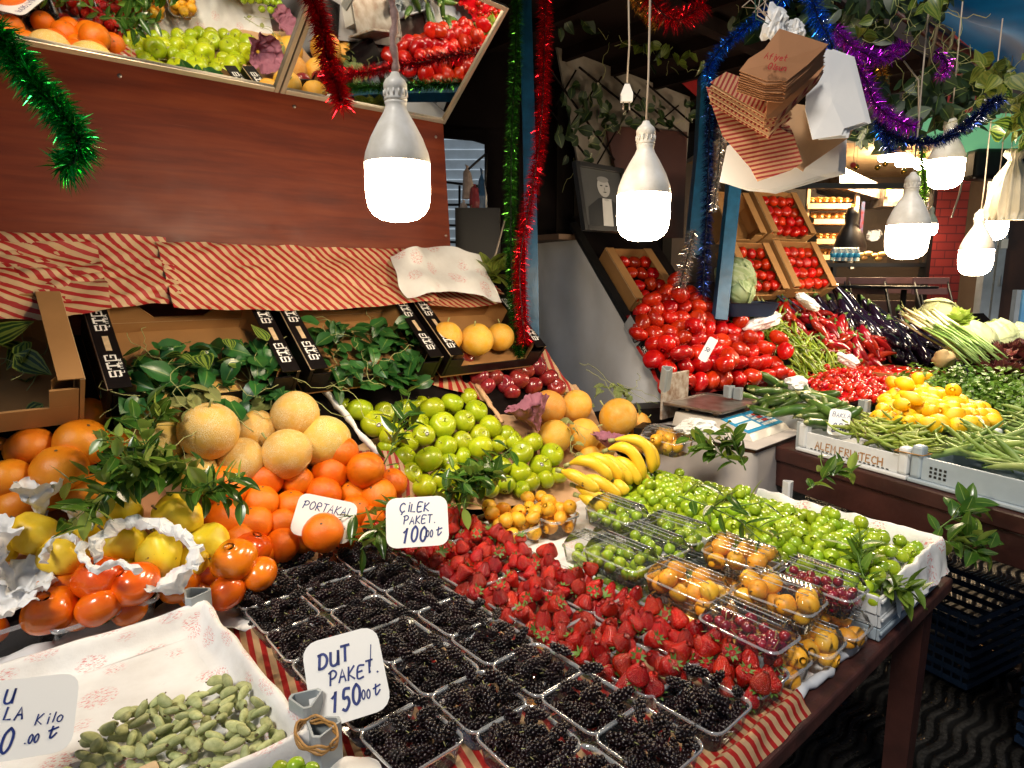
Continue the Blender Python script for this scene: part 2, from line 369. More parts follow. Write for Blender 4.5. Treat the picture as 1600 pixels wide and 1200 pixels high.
M['tableface'] = plain('worn_red_brown_wood', (.085, .026, .020), .48, c2=(.030, .012, .010), scale=16, bs=.5, bscale=35)
M['iron'] = plain('dark_iron', (.010, .009, .009), .5, var=.3)
M['dark'] = plain('dark_stained_boards', (.008, .004, .004), .8, var=.5, scale=4, spec=.15)
M['roof'] = plain('underside_of_canopy', (.012, .006, .005), .85, var=.4, scale=3, spec=.1)
M['marble'] = plain('stained_grey_board', (.34, .30, .26), .6, c2=(.16, .13, .10), scale=4, bs=.1)
M['maroon'] = plain('maroon_board', (.07, .018, .012), .5, var=.3, scale=3)
M['redcloth'] = plain('red_flag_cloth', (.28, .008, .010), .6, var=.2, scale=3)
M['greysheet'] = plain('grey_painted_sheet', (.90, .90, .93), .45, c2=(.74, .72, .70), scale=3.0, bs=.5, bscale=6)
M['greycloth'] = plain('grey_cloth_cover', (.46, .42, .40), .7, var=.2, scale=6, bs=.5, bscale=10)
M['ceramic'] = plain('bulb_housing', (.88, .85, .80), .4, c2=(.70, .66, .58), scale=22, bs=.1, sss=0)
M['cord'] = plain('cream_cable', (.56, .46, .36), .6)
M['wrapcord'] = plain('pink_wrapped_cable', (.46, .30, .26), .8, c2=(.30, .17, .15), scale=60, bs=.8, bscale=120)
M['steel'] = plain('worn_stainless_steel', (.42, .40, .38), .38, metal=.85, c2=(.18, .12, .09), scale=14)
M['rust'] = plain('rust_flecked_enamel', (.50, .46, .40), .5, c2=(.20, .11, .06), scale=34, bs=.2)
M['scalebody'] = plain('cream_scale_body', (.62, .58, .52), .35, var=.1)
M['keyblue'] = plain('blue_keypad', (.02, .26, .50), .3, var=.1)
M['foil'] = plain('silver_mirror_frame', (.52, .45, .36), .3, metal=.7, var=.2)
M['purple_tissue'] = plain('mauve_tissue', (.34, .12, .17), .8, var=.25, bs=.4, bscale=8)
M['tissue'] = plain('white_fruit_tissue', (.78, .78, .78), .7, var=.08, scale=5, bs=.5, bscale=8)
M['tablecloth'] = plain('grey_white_cloth', (.62, .64, .68), .6, var=.1, bs=.4, bscale=8)
M['clear'] = clearmat('clear_plastic', (.99, .995, 1), .02, .02)
M['clear_lid'] = clearmat('clear_lid_plastic', (.99, .995, 1), refl=.02, haze=.010)
M['clear_rim'] = clearmat('clear_rim_plastic', (.93, .96, .98), .16, .22)
M['striped'] = stripemat('striped_kraft_paper', base=(.62, .42, .23), red=(.36, .008, .006), period=.0235, ang=math.radians(-40))
M['striped4'] = stripemat('striped_kraft_paper_fold', base=(.58, .38, .20), red=(.34, .008, .006), period=.0235, ang=math.radians(-68))
M['striped2'] = stripemat('striped_kraft_paper_upright', base=(.54, .34, .18), red=(.34, .008, .006), period=.024, ang=math.radians(14))
M['striped3'] = stripemat('striped_kraft_bag', base=(.52, .27, .13), red=(.26, .02, .015), period=.0125, ang=math.radians(60))
M['baseblack'] = plain('black_rubber', (.012, .012, .012), .5)
M['brick'] = None
def printed_paper():
    m, n, b, out = newmat('printed_white_paper'); co = n.nodes.new('ShaderNodeTexCoord').outputs['UV']
    base = ramp(n, noisen(n, coords(n, rnd=False), 10, 4), [(.3, (.66, .64, .62)), (.65, (.80, .80, .79))])
    mp = n.nodes.new('ShaderNodeMapping'); mp.inputs['Rotation'].default_value = (0, 0, .5); mp.inputs['Scale'].default_value = (11, 11, 1); n.links.new(co, mp.inputs[0])
    v = n.nodes.new('ShaderNodeTexVoronoi'); v.inputs['Scale'].default_value = 1; v.inputs['Randomness'].default_value = .35; n.links.new(mp.outputs[0], v.inputs['Vector'])
    k1 = ramp(n, v.outputs['Distance'], [(.28, (1, 1, 1)), (.36, (0, 0, 0))])
    mp2 = n.nodes.new('ShaderNodeMapping'); mp2.inputs['Rotation'].default_value = (0, 0, .5); mp2.inputs['Scale'].default_value = (260, 620, 1); n.links.new(co, mp2.inputs[0])
    s = noisen(n, mp2.outputs[0], .55, 2); k2 = ramp(n, s, [(.54, (0, 0, 0)), (.58, (1, 1, 1))])
    ml = n.nodes.new('ShaderNodeMath'); ml.operation = 'MULTIPLY'; n.links.new(k1, ml.inputs[0]); n.links.new(k2, ml.inputs[1])
    m3 = n.nodes.new('ShaderNodeMath'); m3.operation = 'MULTIPLY'; m3.inputs[1].default_value = .75; n.links.new(ml.outputs[0], m3.inputs[0])
    n.links.new(mixc(n, m3.outputs[0], base, (.62, .10, .10)), b.inputs['Base Color']); b.inputs['Roughness'].default_value = .55
    bump(n, b, noisen(n, coords(n, rnd=False), 18, 5), .4, .008); return m
M['printed'] = printed_paper()
def veneer():
    m, n, b, out = newmat('red_brown_veneer'); co = n.nodes.new('ShaderNodeTexCoord').outputs['UV']
    mp = n.nodes.new('ShaderNodeMapping'); mp.inputs['Scale'].default_value = (1.6, 14, 1); n.links.new(co, mp.inputs[0])
    f = noisen(n, mp.outputs[0], 1.3, 6, .6)
    mp3 = n.nodes.new('ShaderNodeMapping'); mp3.inputs['Scale'].default_value = (1.2, 5, 1); n.links.new(co, mp3.inputs[0])
    wv = n.nodes.new('ShaderNodeTexWave'); wv.wave_type = 'RINGS'; wv.inputs['Scale'].default_value = 1.1; wv.inputs['Distortion'].default_value = 5; wv.inputs['Detail'].default_value = 3; n.links.new(mp3.outputs[0], wv.inputs['Vector'])
    col = ramp(n, f, [(.25, (.075, .008, .002)), (.5, (.15, .022, .005)), (.75, (.22, .042, .010))])
    col = mixc(n, ramp(n, wv.outputs['Fac'], [(.0, (.35, .35, .35)), (.12, (0, 0, 0))]), col, (.10, .015, .006))
    mp4 = n.nodes.new('ShaderNodeMapping'); mp4.inputs['Scale'].default_value = (3, 160, 1); mp4.inputs['Rotation'].default_value = (0, 0, .12); n.links.new(co, mp4.inputs[0])
    sc4 = ramp(n, noisen(n, mp4.outputs[0], 1.0, 3, .7), [(.68, (0, 0, 0)), (.74, (.45, .45, .45))]); col = mixc(n, sc4, col, (.30, .11, .06))
    n.links.new(col, b.inputs['Base Color']); b.inputs['Roughness'].default_value = .45; n.links.new(ramp(n, noisen(n, co, 7, 5, .7), [(.3, (.42, .42, .42)), (.7, (.60, .60, .60))]), b.inputs['Roughness']); b.inputs['Specular IOR Level'].default_value = .3; return m
M['veneer'] = veneer()
def brickmat():
    m, n, b, out = newmat('painted_red_brick'); t = n.nodes.new('ShaderNodeTexBrick'); n.links.new(n.nodes.new('ShaderNodeTexCoord').outputs['UV'], t.inputs['Vector'])
    t.inputs['Scale'].default_value = 1; t.inputs['Brick Width'].default_value = .24; t.inputs['Row Height'].default_value = .085; t.inputs['Mortar Size'].default_value = .006
    setc(t.inputs['Color1'], (.30, .030, .022)); setc(t.inputs['Color2'], (.22, .022, .018)); setc(t.inputs['Mortar'], (.09, .012, .012))
    n.links.new(t.outputs['Color'], b.inputs['Base Color']); b.inputs['Roughness'].default_value = .5; bump(n, b, t.outputs['Fac'], -.6, .01); return m
M['brick'] = brickmat()
def pavemat(grate):
    m, n, b, out = newmat('wet_slotted_paving' if grate else 'wet_dark_paving'); co = n.nodes.new('ShaderNodeTexCoord').outputs['UV']
    base = ramp(n, noisen(n, co, 60, 5, .7), [(.38, (.010, .0095, .009)), (.62, (.034, .032, .030)), (.8, (.085, .08, .07))])
    if grate:
        w1 = n.nodes.new('ShaderNodeTexWave'); w1.wave_profile = 'SIN'; w1.bands_direction = 'Y'; w1.inputs['Scale'].default_value = 7.5; w1.inputs['Distortion'].default_value = 0
        sp = n.nodes.new('ShaderNodeSeparateXYZ'); n.links.new(co, sp.inputs[0])
        s1 = n.nodes.new('ShaderNodeMath'); s1.operation = 'MULTIPLY'; s1.inputs[1].default_value = 26; n.links.new(sp.outputs[0], s1.inputs[0])
        s2 = n.nodes.new('ShaderNodeMath'); s2.operation = 'SINE'; n.links.new(s1.outputs[0], s2.inputs[0])
        s3 = n.nodes.new('ShaderNodeMath'); s3.operation = 'MULTIPLY_ADD'; s3.inputs[1].default_value = .012; n.links.new(s2.outputs[0], s3.inputs[0]); n.links.new(sp.outputs[1], s3.inputs[2])
        cb = n.nodes.new('ShaderNodeCombineXYZ'); n.links.new(sp.outputs[0], cb.inputs[0]); n.links.new(s3.outputs[0], cb.inputs[1]); n.links.new(cb.outputs[0], w1.inputs['Vector'])
        wn = noisen(n, co, 3.5, 4, .7); hm = n.nodes.new('ShaderNodeMath'); hm.operation = 'MULTIPLY_ADD'; n.links.new(wn, hm.inputs[0]); hm.inputs[1].default_value = 1.1; hs = n.nodes.new('ShaderNodeMath'); hs.operation = 'SUBTRACT'; n.links.new(w1.outputs['Fac'], hs.inputs[0]); hs.inputs[1].default_value = .55; n.links.new(hs.outputs[0], hm.inputs[2]); h = hm.outputs[0]
        base = mixc(n, ramp(n, h, [(.30, (1, 1, 1)), (.62, (0, 0, 0))]), base, (.004, .004, .004))
    else:
        t = n.nodes.new('ShaderNodeTexBrick'); n.links.new(co, t.inputs['Vector']); t.inputs['Scale'].default_value = 1; t.inputs['Brick Width'].default_value = .6; t.inputs['Row Height'].default_value = .4; t.inputs['Mortar Size'].default_value = .008
        setc(t.inputs['Color1'], (1, 1, 1)); setc(t.inputs['Color2'], (.8, .8, .8)); setc(t.inputs['Mortar'], (.15, .15, .15)); base = mixc(n, 1.0, base, t.outputs['Color'], 'MULTIPLY'); h = noisen(n, co, 90, 4, .7)
    n.links.new(base, b.inputs['Base Color']); n.links.new(ramp(n, noisen(n, co, 5, 3), [(.4, (.10, .10, .10)), (.6, (.5, .5, .5))]), b.inputs['Roughness']); bump(n, b, h, .5, .012); return m
def glowmat(name, c, e):
    m, n, b, out = newmat(name); em = n.nodes.new('ShaderNodeEmission'); setc(em.inputs[0], c); em.inputs[1].default_value = e
    n.links.new(em.outputs[0], out.inputs[0]); return m
M['bulb'] = glowmat('lit_bulb_diffuser', (1, .80, .55), BULB_E)
M['bulb2'] = glowmat('lit_shop_lamp', (1, .70, .38), 220)
mm, n_, b_, o_ = newmat('mirror_glass'); b_.inputs['Metallic'].default_value = 1; b_.inputs['Roughness'].default_value = .015; setc(b_.inputs['Base Color'], (.84, .86, .84)); M['mirror'] = mm
def tinselmat(name, c):
    m, n, b, out = newmat(name); setc(b.inputs['Base Color'], c); b.inputs['Metallic'].default_value = .85; b.inputs['Roughness'].default_value = .16; return m
for k, c in dict(green=(.01, .40, .06), red=(.62, .004, .015), blue=(.01, .16, .75), purple=(.45, .02, .62), gold=(.75, .42, .06), silver=(.62, .58, .54), dkgreen=(.05, .22, .02), navy=(.015, .04, .20), lime=(.20, .42, .03)).items(): M['t_'+k] = tinselmat(k+'_tinsel', c)

# ================================================================ prototypes (unit radius unless said)
def rnd_mesh(name, prof, mt, seg=22, dis=None):
    b = MB(); b.lathe(prof, seg, 0, None, dis); return b.mesh(name, mt)
def sph(n=12, sq=1.0, top=0, bot=0, pw=1):
    out = []
    for i in range(n+1):
        t = PI*i/n; r = math.sin(t)**pw; z = -math.cos(t)*sq
        z -= top*math.exp(-((PI-t)/.42)**2)*.9; z += bot*math.exp(-(t/.42)**2)*.9
        out.append((0 if i in (0, n) else r, z))
    return out
def wob(amp, fr, seed):
    o = Vector((seed*3.1, seed*1.7, seed))
    return lambda q: q*(1+amp*noise.noise(q*fr+o))
def stemmesh(mt, L=.35, r=.05, base=.85):
    b = MB(); b.tube([(0, 0, base-.1), (.03, .01, base+L*.4), (.1, .03, base+L)], [r, r*.8, r*1.1], 6); return b.mesh('stem', mt)
def calyx(name, n, L, W, z, mt, curl=-.1, shape=0, droop=.2):
    b = MB()
    for k in range(n): b.leaf(Matrix.Translation((0, 0, z)) @ Matrix.Rotation(2*PI*k/n+.2*k % .5, 4, 'Z') @ Matrix.Rotation(droop, 4, 'Y'), L, W, 0, curl, .15, 4, shape)
    return b.mesh(name, mt)
P = {}
P['orange'] = [(rnd_mesh('orange', sph(14, .97, .05, .05), M['orange'], 24, wob(.05, 1.3, i)), [('navel', rnd_mesh('navel', [(0, .90), (.07, .92), (.05, .955), (0, .95)], M['stalk'], 8))]) for i in range(3)]
P['grapefruit'] = [(rnd_mesh('grapefruit', sph(14, .9, .05, .05), M['grapefruit'], 26, wob(.07, 1.1, i+4)), [('navel', rnd_mesh('navel', [(0, .83), (.06, .85), (.04, .875), (0, .87)], M['stalk'], 8))]) for i in range(3)]
P['melon'] = [(rnd_mesh('melon', sph(16, .96, .03, .03), M['melon'], 28, wob(.05, 1.0, i+8)), [('stalk', stemmesh(M['dry_stalk'], .3, .05, .95))]) for i in range(3)]
P['melon2'] = [(rnd_mesh('melon', sph(16, .98, .03, .03), M['melon2'], 28, wob(.05, 1.0, i+8)), [('stalk', stemmesh(M['dry_stalk'], .3, .05, .95))]) for i in range(2)]
P['greenapple'] = [(rnd_mesh('apple', sph(16, .92, .32, .22), M['greenapple'], 24, wob(.09, .9, i+2)), [('stem', stemmesh(M['stalk'], .35, .035, .62))]) for i in range(3)]
P['redapple'] = [(rnd_mesh('apple', sph(16, .92, .32, .2), M['redapple'], 24, wob(.09, .9, i+5)), [('stem', stemmesh(M['stalk'], .35, .035, .62))]) for i in range(2)]
def quince_dis(seed):
    nb = wob(.16, 1.4, seed)
    def f(q):
        s = 1-.28*max(0, q.z)**1.3; l = 1+.06*math.cos(5*math.atan2(q.y, q.x)); return nb(Vector((q.x*s*l, q.y*s*l, q.z*1.15)))
    return f
P['quince'] = [(rnd_mesh('quince', sph(16, 1, .12, .14), M['quince'], 26, quince_dis(i)), [('stem', stemmesh(M['stalk'], .3, .06, 1.0))]) for i in range(3)]
P['persimmon'] = [(rnd_mesh('persimmon', sph(14, .86, .1, .015), M['persimmon'], 24, lambda q, i=i: wob(.07, 1.0, i)(Vector((q.x*(1+.04*math.cos(4*math.atan2(q.y, q.x))), q.y*(1+.04*math.cos(4*math.atan2(q.y, q.x))), q.z)))), [('calyx', calyx('calyx', 4, .55, .45, .80, M['calyx'], .2, 2, .1))]) for i in range(3)]
def tom_dis(seed, lob):
    nb = wob(.10, 1.0, seed)
    def f(q):
        a = math.atan2(q.y, q.x); l = 1+.05*math.cos(lob*a+seed)*(.5+.5*abs(q.z)); return nb(Vector((q.x*l, q.y*l, q.z)))
    return f
P['tomato'] = [(rnd_mesh('tomato', sph(12, .84, .16, .06), M['tomato'], 20, tom_dis(i, 5+i)), [('calyx', calyx('calyx', 5, .42, .14, .66, M['calyx'], .25, 0, -.05))]) for i in range(3)]
P['cherrytomato'] = [(rnd_mesh('cherry_tomato', sph(8, .98, .05, 0), M['cherrytomato'], 12), [('stem', stemmesh(M['calyx'], .4, .09, .9))])]
P['plum'] = [(rnd_mesh('green_plum', sph(10, .96, .16, .02), M['greenplum'], 16, wob(.07, 1, i)), []) for i in range(3)]
P['loquat'] = [(rnd_mesh('loquat', sph(10, 1.12, .05, .1), M['loquat'], 16, wob(.12, 1, i)), [('stem', stemmesh(M['stalk'], .3, .07, 1.0))]) for i in range(3)]
P['cherry'] = [(rnd_mesh('cherry', sph(8, .92, .16, 0), M['cherry'], 14), [('stalk', stemmesh(M['dry_stalk'], 1.6, .05, .75))])]
def lemon_prof():
    o = []
    for i in range(15):
        t = PI*i/14; z = -math.cos(t); r = math.sin(t)**.9*.82; z = z*.97+.15*(abs(z)**10)*(1 if z > 0 else -1); o.append((0 if i in (0, 14) else r, z))
    return o
P['lemon'] = [(rnd_mesh('lemon', lemon_prof(), M['lemon'], 20, wob(.06, 1.1, i)), []) for i in range(2)]
P['almond'] = [(rnd_mesh('green_almond', [(0 if i in (0, 12) else math.sin(PI*i/12)**.85*.58*(1-.18*i/12), -math.cos(PI*i/12)) for i in range(13)], M['almond'], 14, lambda q, i=i: wob(.12, 1.2, i)(Vector((q.x*1.15+.1*(1-q.z*q.z), q.y*.8, q.z)))), [('stem', stemmesh(M['stalk'], .12, .09, -1.04))]) for i in range(3)]
def straw_prof():
    o = []
    for i in range(15):
        t = i/14; r = (math.sin(PI*min(1, t*.62+.0))**.75)*.80*(1-.0*t) if t < .8 else None
        z = -1.05+2.0*t
        rr = .84*(min(1, t/.70)**.52)*(.93+.07*t) if t < .70 else .84*.979*math.sqrt(max(0, 1-((t-.70)/.30)**2.2))
        o.append((0 if i in (0, 14) else rr, z))
    return o
P['strawberry'] = [(rnd_mesh('strawberry', straw_prof(), M['strawberry'], 18, lambda q, i=i: wob(.16, 1.1, i)(Vector((q.x*(1.1 if i == 1 else 1), q.y*(.85 if i == 1 else 1), q.z*(.88 if i == 2 else 1))))), [('calyx', calyx('calyx', 7, .75, .26, .80, M['calyx'], -.35, 0, .0))]) for i in range(3)]
def mulberry_mesh(seed):
    r = random.Random(seed); b = MB(); bm = bmesh.new(); bmesh.ops.create_icosphere(bm, subdivisions=1, radius=1)
    iv = [v.co.copy() for v in bm.verts]; ifc = [[v.index for v in f.verts] for f in bm.faces]; bm.free()
    N = 34
    for k in range(N):
        z = -1+2*(k+.5)/N; ph = k*2.39996; rr = math.sqrt(max(0, 1-abs(z)**2.6))*.40
        c = Vector((rr*math.cos(ph)+.10*(1-z*z), rr*math.sin(ph), z*.92)); s = .18*r.uniform(.85, 1.15)
        b.add([c+q*s for q in iv], ifc)
    b.tube([(0, 0, -.9), (.05, 0, .95)], [.2, .2], 6)
    return b.mesh('mulberry', M['mulberry'])
P['mulberry'] = [(mulberry_mesh(i), [('stalk', (lambda b: (b.tube([(0, 0, .95), (.05, .02, 1.1), (.14, .05, 1.35)], .035, 5), b.mesh('stalk', M['dry_stalk']))[1])(MB()))]) for i in range(3)]
def banana_mesh(seed, L=.19, r=.019, bend=1.0):
    q = random.Random(seed); pts = []; rad = []; n = 14
    for i in range(n+1):
        t = i/n; a = (t-.5)*bend; Rr = L/bend
        pts.append((Rr*math.sin(a), 0, Rr*(math.cos(a)-math.cos(bend/2))))
        rad.append(r*(.30 if t < .05 else .42 if t < .10 else (.42+.58*min(1, (t-.1)/.2)**.7) if t < .9 else max(.28, 1-.9*((t-.9)/.1)**2)))
    b = MB(); b.tube(pts, rad, 6); b2 = MB(); b2.tube([pts[-1], Vector(pts[-1])*1.0+Vector((.006, 0, -.004))], [r*.3, r*.26], 6)
    b3 = MB(); b3.tube([Vector(pts[0])+Vector((-.016, 0, -.004)), pts[0]], [r*.34, r*.32], 6)
    me = b.mesh('banana', M['banana']); return (me, [('tip', b2.mesh('tip', M['baseblack'])), ('stalk', b3.mesh('stalk', M['dry_stalk']))])
P['banana'] = [banana_mesh(i, .185+.01*i, .0195, 1.0+.12*i) for i in range(3)]
def longveg(name, mt, L, r, bend, prof, seed, seg=8, stem=None, sm=None, wig=.0, flat=1.0, n=10):
    q = random.Random(seed); pts = []; rad = []; ph = q.uniform(0, 6)
    for i in range(n+1):
        t = i/n; pts.append((L*(t-.5), bend*L*(4*(t-.5)**2)*.5+wig*L*math.sin(t*7+ph), wig*.5*L*math.sin(t*5+ph*2))); rad.append(max(.0006, r*prof(t)))
    b = MB(); b.tube(pts, rad, seg, flat=flat); parts = []
    if stem:
        p0 = Vector(pts[0]); d = (p0-Vector(pts[1])).normalized(); s = MB(); s.tube([p0-d*stem*.15, p0+d*stem*.4, p0+d*stem+Vector((0, stem*.2, 0))], [rad[0]*1.08, rad[0]*.5+.001, .0016 if r < .02 else .004], seg); parts = [('stalk', s.mesh('stalk', sm or M['calyx']))]
    return (b.mesh(name, mt), parts)
P['chili'] = [longveg('green_pepper', M['chili'], .12+.02*i, .0062, .25*(i-1), lambda t: (1 if t < .35 else 1-.85*((t-.35)/.65)**1.3), i, 6, .025, M['dry_stalk'], .05, n=8) for i in range(4)]
P['redpepper'] = [longveg('red_pepper', M['redpepper'], .13, .020, .2*(i-1), lambda t: (.55+.45*math.sin(min(1, t*3)*PI/2)) if t < .4 else 1-.8*((t-.4)/.6)**1.4, i+9, 8, .03, M['calyx'], .03) for i in range(3)]
P['bean'] = [longveg('broad_bean', M['bean'], .11+.02*i, .0112, .3*(i-1), lambda t: .35+.65*math.sin(PI*min(1, max(0, t)))**.5+.12*math.sin(t*26), i+20, 6, .008, M['stalk'], .02, .65, 12) for i in range(4)]
P['flatbean'] = [longveg('flat_bean', M['flatbean'], .15+.02*i, .0125, .25*(i-1), lambda t: .3+.7*math.sin(PI*min(1, max(0, t)))**.4, i+30, 6, .01, M['calyx'], .03, .35, 10) for i in range(4)]
P['eggplant'] = [longveg('aubergine', M['eggplant'], .19, .024, .15*(i-1), lambda t: .55+.5*math.sin(PI*(t**1.6))**.8 if t < .85 else .9*math.sqrt(max(0.02, 1-((t-.85)/.15)**2)), i+40, 10, .03, M['calyx'], .01) for i in range(3)]
P['zucchini'] = [longveg('courgette', M['zucchini'], .17, .019, .25*(i-1), lambda t: .7+.3*math.sin(PI*t)**.6 if 0.03 < t < .97 else .5, i+50, 9, .02, M['dry_stalk'], .01) for i in range(3)]
# ================================================================ filling helpers
def pack(poly, r, n, mound=lambda a, b: 0, seed=1, jr=.08, K=14, floor=None):
    """drop spheres one by one on a plane patch, always at the lowest free spot; returns (a, b, height, radius)"""
    q = random.Random(seed); xs = [p[0] for p in poly]; ys = [p[1] for p in poly]; g = {}; out = []; miss = 0; cs = 2.3*r
    while len(out) < n and miss < 60:
        best = None
        for _ in range(K):
            a = q.uniform(min(xs), max(xs)); b = q.uniform(min(ys), max(ys))
            if not inpoly((a, b), poly): continue
            rr = r*q.uniform(1-jr, 1+jr); h = (floor(a, b) if floor else 0)+rr; ia, ib = int(a//cs), int(b//cs)
            for i in (ia-1, ia, ia+1):
                for j in (ib-1, ib, ib+1):
                    for (a2, b2, h2, r2) in g.get((i, j), ()):
                        d2 = (a-a2)**2+(b-b2)**2; s = rr+r2
                        if d2 < s*s: h = max(h, h2+math.sqrt(s*s-d2))
            ex = h-rr-mound(a, b)
            if best is None or ex < best[0]: best = (ex, a, b, h, rr)
        if best is None or best[0] > 0: miss += 1; continue
        _, a, b, h, rr = best; out.append((a, b, h, rr)); g.setdefault((int(a//cs), int(b//cs)), []).append((a, b, h, rr))
    return out
def edge_d(p, poly):
    d = 1e9
    for i in range(len(poly)):
        a = Vector(poly[i-1]); b = Vector(poly[i]); t = max(0, min(1, (Vector(p)-a).dot(b-a)/max(1e-9, (b-a).length_squared))); d = min(d, (Vector(p)-a-(b-a)*t).length)
    return d
def dome(poly, top, wid): return lambda a, b: top*min(1, edge_d((a, b), poly)/wid)**.7
def pile(kind, protos, plane, pix, r, n, top, wid, label, cat, group, seed=1, sc=(1, 1, 1), orient=None, off=0, jr=.08, floor=None, poly=None):
    poly = poly or plane.poly(pix, off); res = pack(poly, r, n, dome(poly, top, wid), seed, jr); q = random.Random(seed+99); objs = []
    for a, b, h, rr in res:
        m = orient(q, plane) if orient else rrot(q)
        objs.append(put(kind, q.choice(protos), plane.pt(a, b, h+off), m, tuple(rr*s for s in sc), label, cat, group))
    return objs
def shell(kind, protos, plane, poly, r, top, wid, label, cat, group, seed=1, sc=(1, 1, 1), orient=None, spacing=1.9, n=300, extra=0, under=None, ulabel=''):
    """one close-packed skin of fruit over a domed heap, with a few more lying on it; the fruit below is one mass"""
    q = random.Random(seed); dm = dome(poly, top, wid); xs = [p[0] for p in poly]; ys = [p[1] for p in poly]; pts = []; d = r*spacing; row = 0; b_ = min(ys)
    while b_ < max(ys):
        a = min(xs)+(d/2 if row % 2 else 0)
        while a < max(xs):
            p = (a+q.gauss(0, r*.13), b_+q.gauss(0, r*.13))
            if inpoly(p, poly): pts.append((p[0], p[1], dm(*p)+r*q.uniform(.55, 1.15)))
            a += d
        b_ += d*.866; row += 1
    if len(pts) > n-extra: pts = q.sample(pts, n-extra)
    for _ in range(extra):
        p = q.choice(pts); a, b2 = p[0]+d*.5, p[1]+d*.29
        if inpoly((a, b2), poly): pts.append((a, b2, dm(a, b2)+r*2.3))
    for a, b2, h in pts: put(kind, q.choice(protos), plane.pt(a, b2, h), orient(q, plane) if orient else rrot(q), tuple(r*q.uniform(.86, 1.12)*s_ for s_ in sc), label, cat, group)
    if under:
        cx = sum(p[0] for p in poly)/len(poly); cy_ = sum(p[1] for p in poly)/len(poly); poly = [(cx+(p[0]-cx)*.90, cy_+(p[1]-cy_)*.90) for p in poly]
        m = MB(); g = r*.8; na = int((max(xs)-min(xs))/g)+1; nb = int((max(ys)-min(ys))/g)+1; idx = {}
        def V_(i, j):
            if (i, j) not in idx: a = min(xs)+i*g; b2 = min(ys)+j*g; idx[(i, j)] = len(m.v); m.v.append(tuple(plane.pt(a, b2, dm(a, b2)-.15*r+r*.5*abs(math.sin(a/r*1.7)*math.sin(b2/r*1.7)))))
            return idx[(i, j)]
        for i in range(na):
            for j in range(nb):
                if inpoly((min(xs)+(i+.5)*g, min(ys)+(j+.5)*g), poly): m.face((V_(i, j), V_(i+1, j), V_(i+1, j+1), V_(i, j+1)))
        tag(m.obj(kind+'_bed', under), ulabel, cat, group, 'stuff')
def upright(tilt): return lambda q, pl: rot_to((q.gauss(0, tilt), q.gauss(0, tilt), 1), q.uniform(0, 6.28))
ORD = ['first', 'second', 'third', 'fourth', 'fifth', 'sixth', 'seventh', 'eighth', 'ninth', 'tenth', 'eleventh', 'twelfth']
def heroes(kind, protos, plane, lst, label, where, cat, group, tilt=.5, sc=(1, 1, 1), rows=3, lay=.8, adj=1.0, pose=None):
    """fruit resting on a display surface; lst = (px, py, radius in px, layer)"""
    bands = sorted(lst, key=lambda e: e[1]); nr = min(rows, len(bands)); per = math.ceil(len(bands)/nr); lab = {}
    for k in range(nr):
        row = sorted(bands[k*per:(k+1)*per])
        for i, e in enumerate(row):
            rn = ['top', 'middle', 'lowest'][k] if nr == 3 else ['upper', 'lower'][k] if nr == 2 else '' if nr == 1 else ['top', 'second', 'third', 'lowest'][k]
            lab[e] = f"{ORD[i]} {label} from the left in the {rn+' ' if rn else ''}row {where}" if i < 12 else f"last {label} on the right in the {rn} row {where}"
    q = random.Random(len(lst)); objs = []
    for e in lst:
        px, py, rp, L = e; Rr = .04
        for _ in range(4): c = plane.hit(px, py, Rr*(1+lay*L)); Rr = rp*depth(c)/F*.985*adj
        m = pose(q) if pose else rot_to((q.gauss(0, tilt), q.gauss(0, tilt)-.3, 1), q.uniform(0, 6.28))
        objs.append(put(kind, q.choice(protos), c, m, tuple(Rr*s for s in sc), lab[e], cat, group))
    return objs
def frame3(z, x):
    z = Vector(z).normalized(); x = Vector(x); x = (x-z*x.dot(z)).normalized(); return Matrix((x, z.cross(x), z)).transposed()
def pl4(plane, a, b, h=0, sc=1): return Matrix.Translation(plane.pt(a, b, h)) @ plane.mat().to_4x4()
def rrect(w, d, r, n=4):
    o = []
    for cx, cy_, a0 in ((w/2-r, d/2-r, 0), (-w/2+r, d/2-r, PI/2), (-w/2+r, -d/2+r, PI), (w/2-r, -d/2+r, 1.5*PI)):
        for k in range(n+1): a = a0+PI/2*k/n; o.append((cx+r*math.cos(a), cy_+r*math.sin(a)))
    return o
def loft(b, levels, m=0, cap0=True, cap1=False):
    """levels: (w, d, r, z)"""
    st = []
    for w, d, r, z in levels:
        pts = rrect(w, d, r); st.append(list(range(len(b.v), len(b.v)+len(pts)))); b.v += [(x, y, z) for x, y in pts]
    n = len(st[0])
    for A_, B_ in zip(st, st[1:]):
        for k in range(n): b.face((A_[k], A_[(k+1) % n], B_[(k+1) % n], B_[k]), m)
    if cap0: b.face(st[0][::-1], m)
    if cap1: b.face(st[-1], m)
def punnet_proto(w=.132, d=.142, h=.045):
    b = MB(); loft(b, [(w*.82, d*.82, .016, 0), (w*.84, d*.84, .018, .003), (w*.93, d*.93, .02, h*.9)]); body = b.mesh('punnet', M['clear'])
    b = MB(); loft(b, [(w*.93, d*.93, .02, h*.88), (w*.95, d*.95, .021, h*1.02), (w*.985, d*.985, .023, h*1.03), (w, d, .024, h*.98), (w*.985, d*.985, .023, h*.9)], cap0=False)
    return (body, [('rim', b.mesh('rim', M['clear_rim']))])
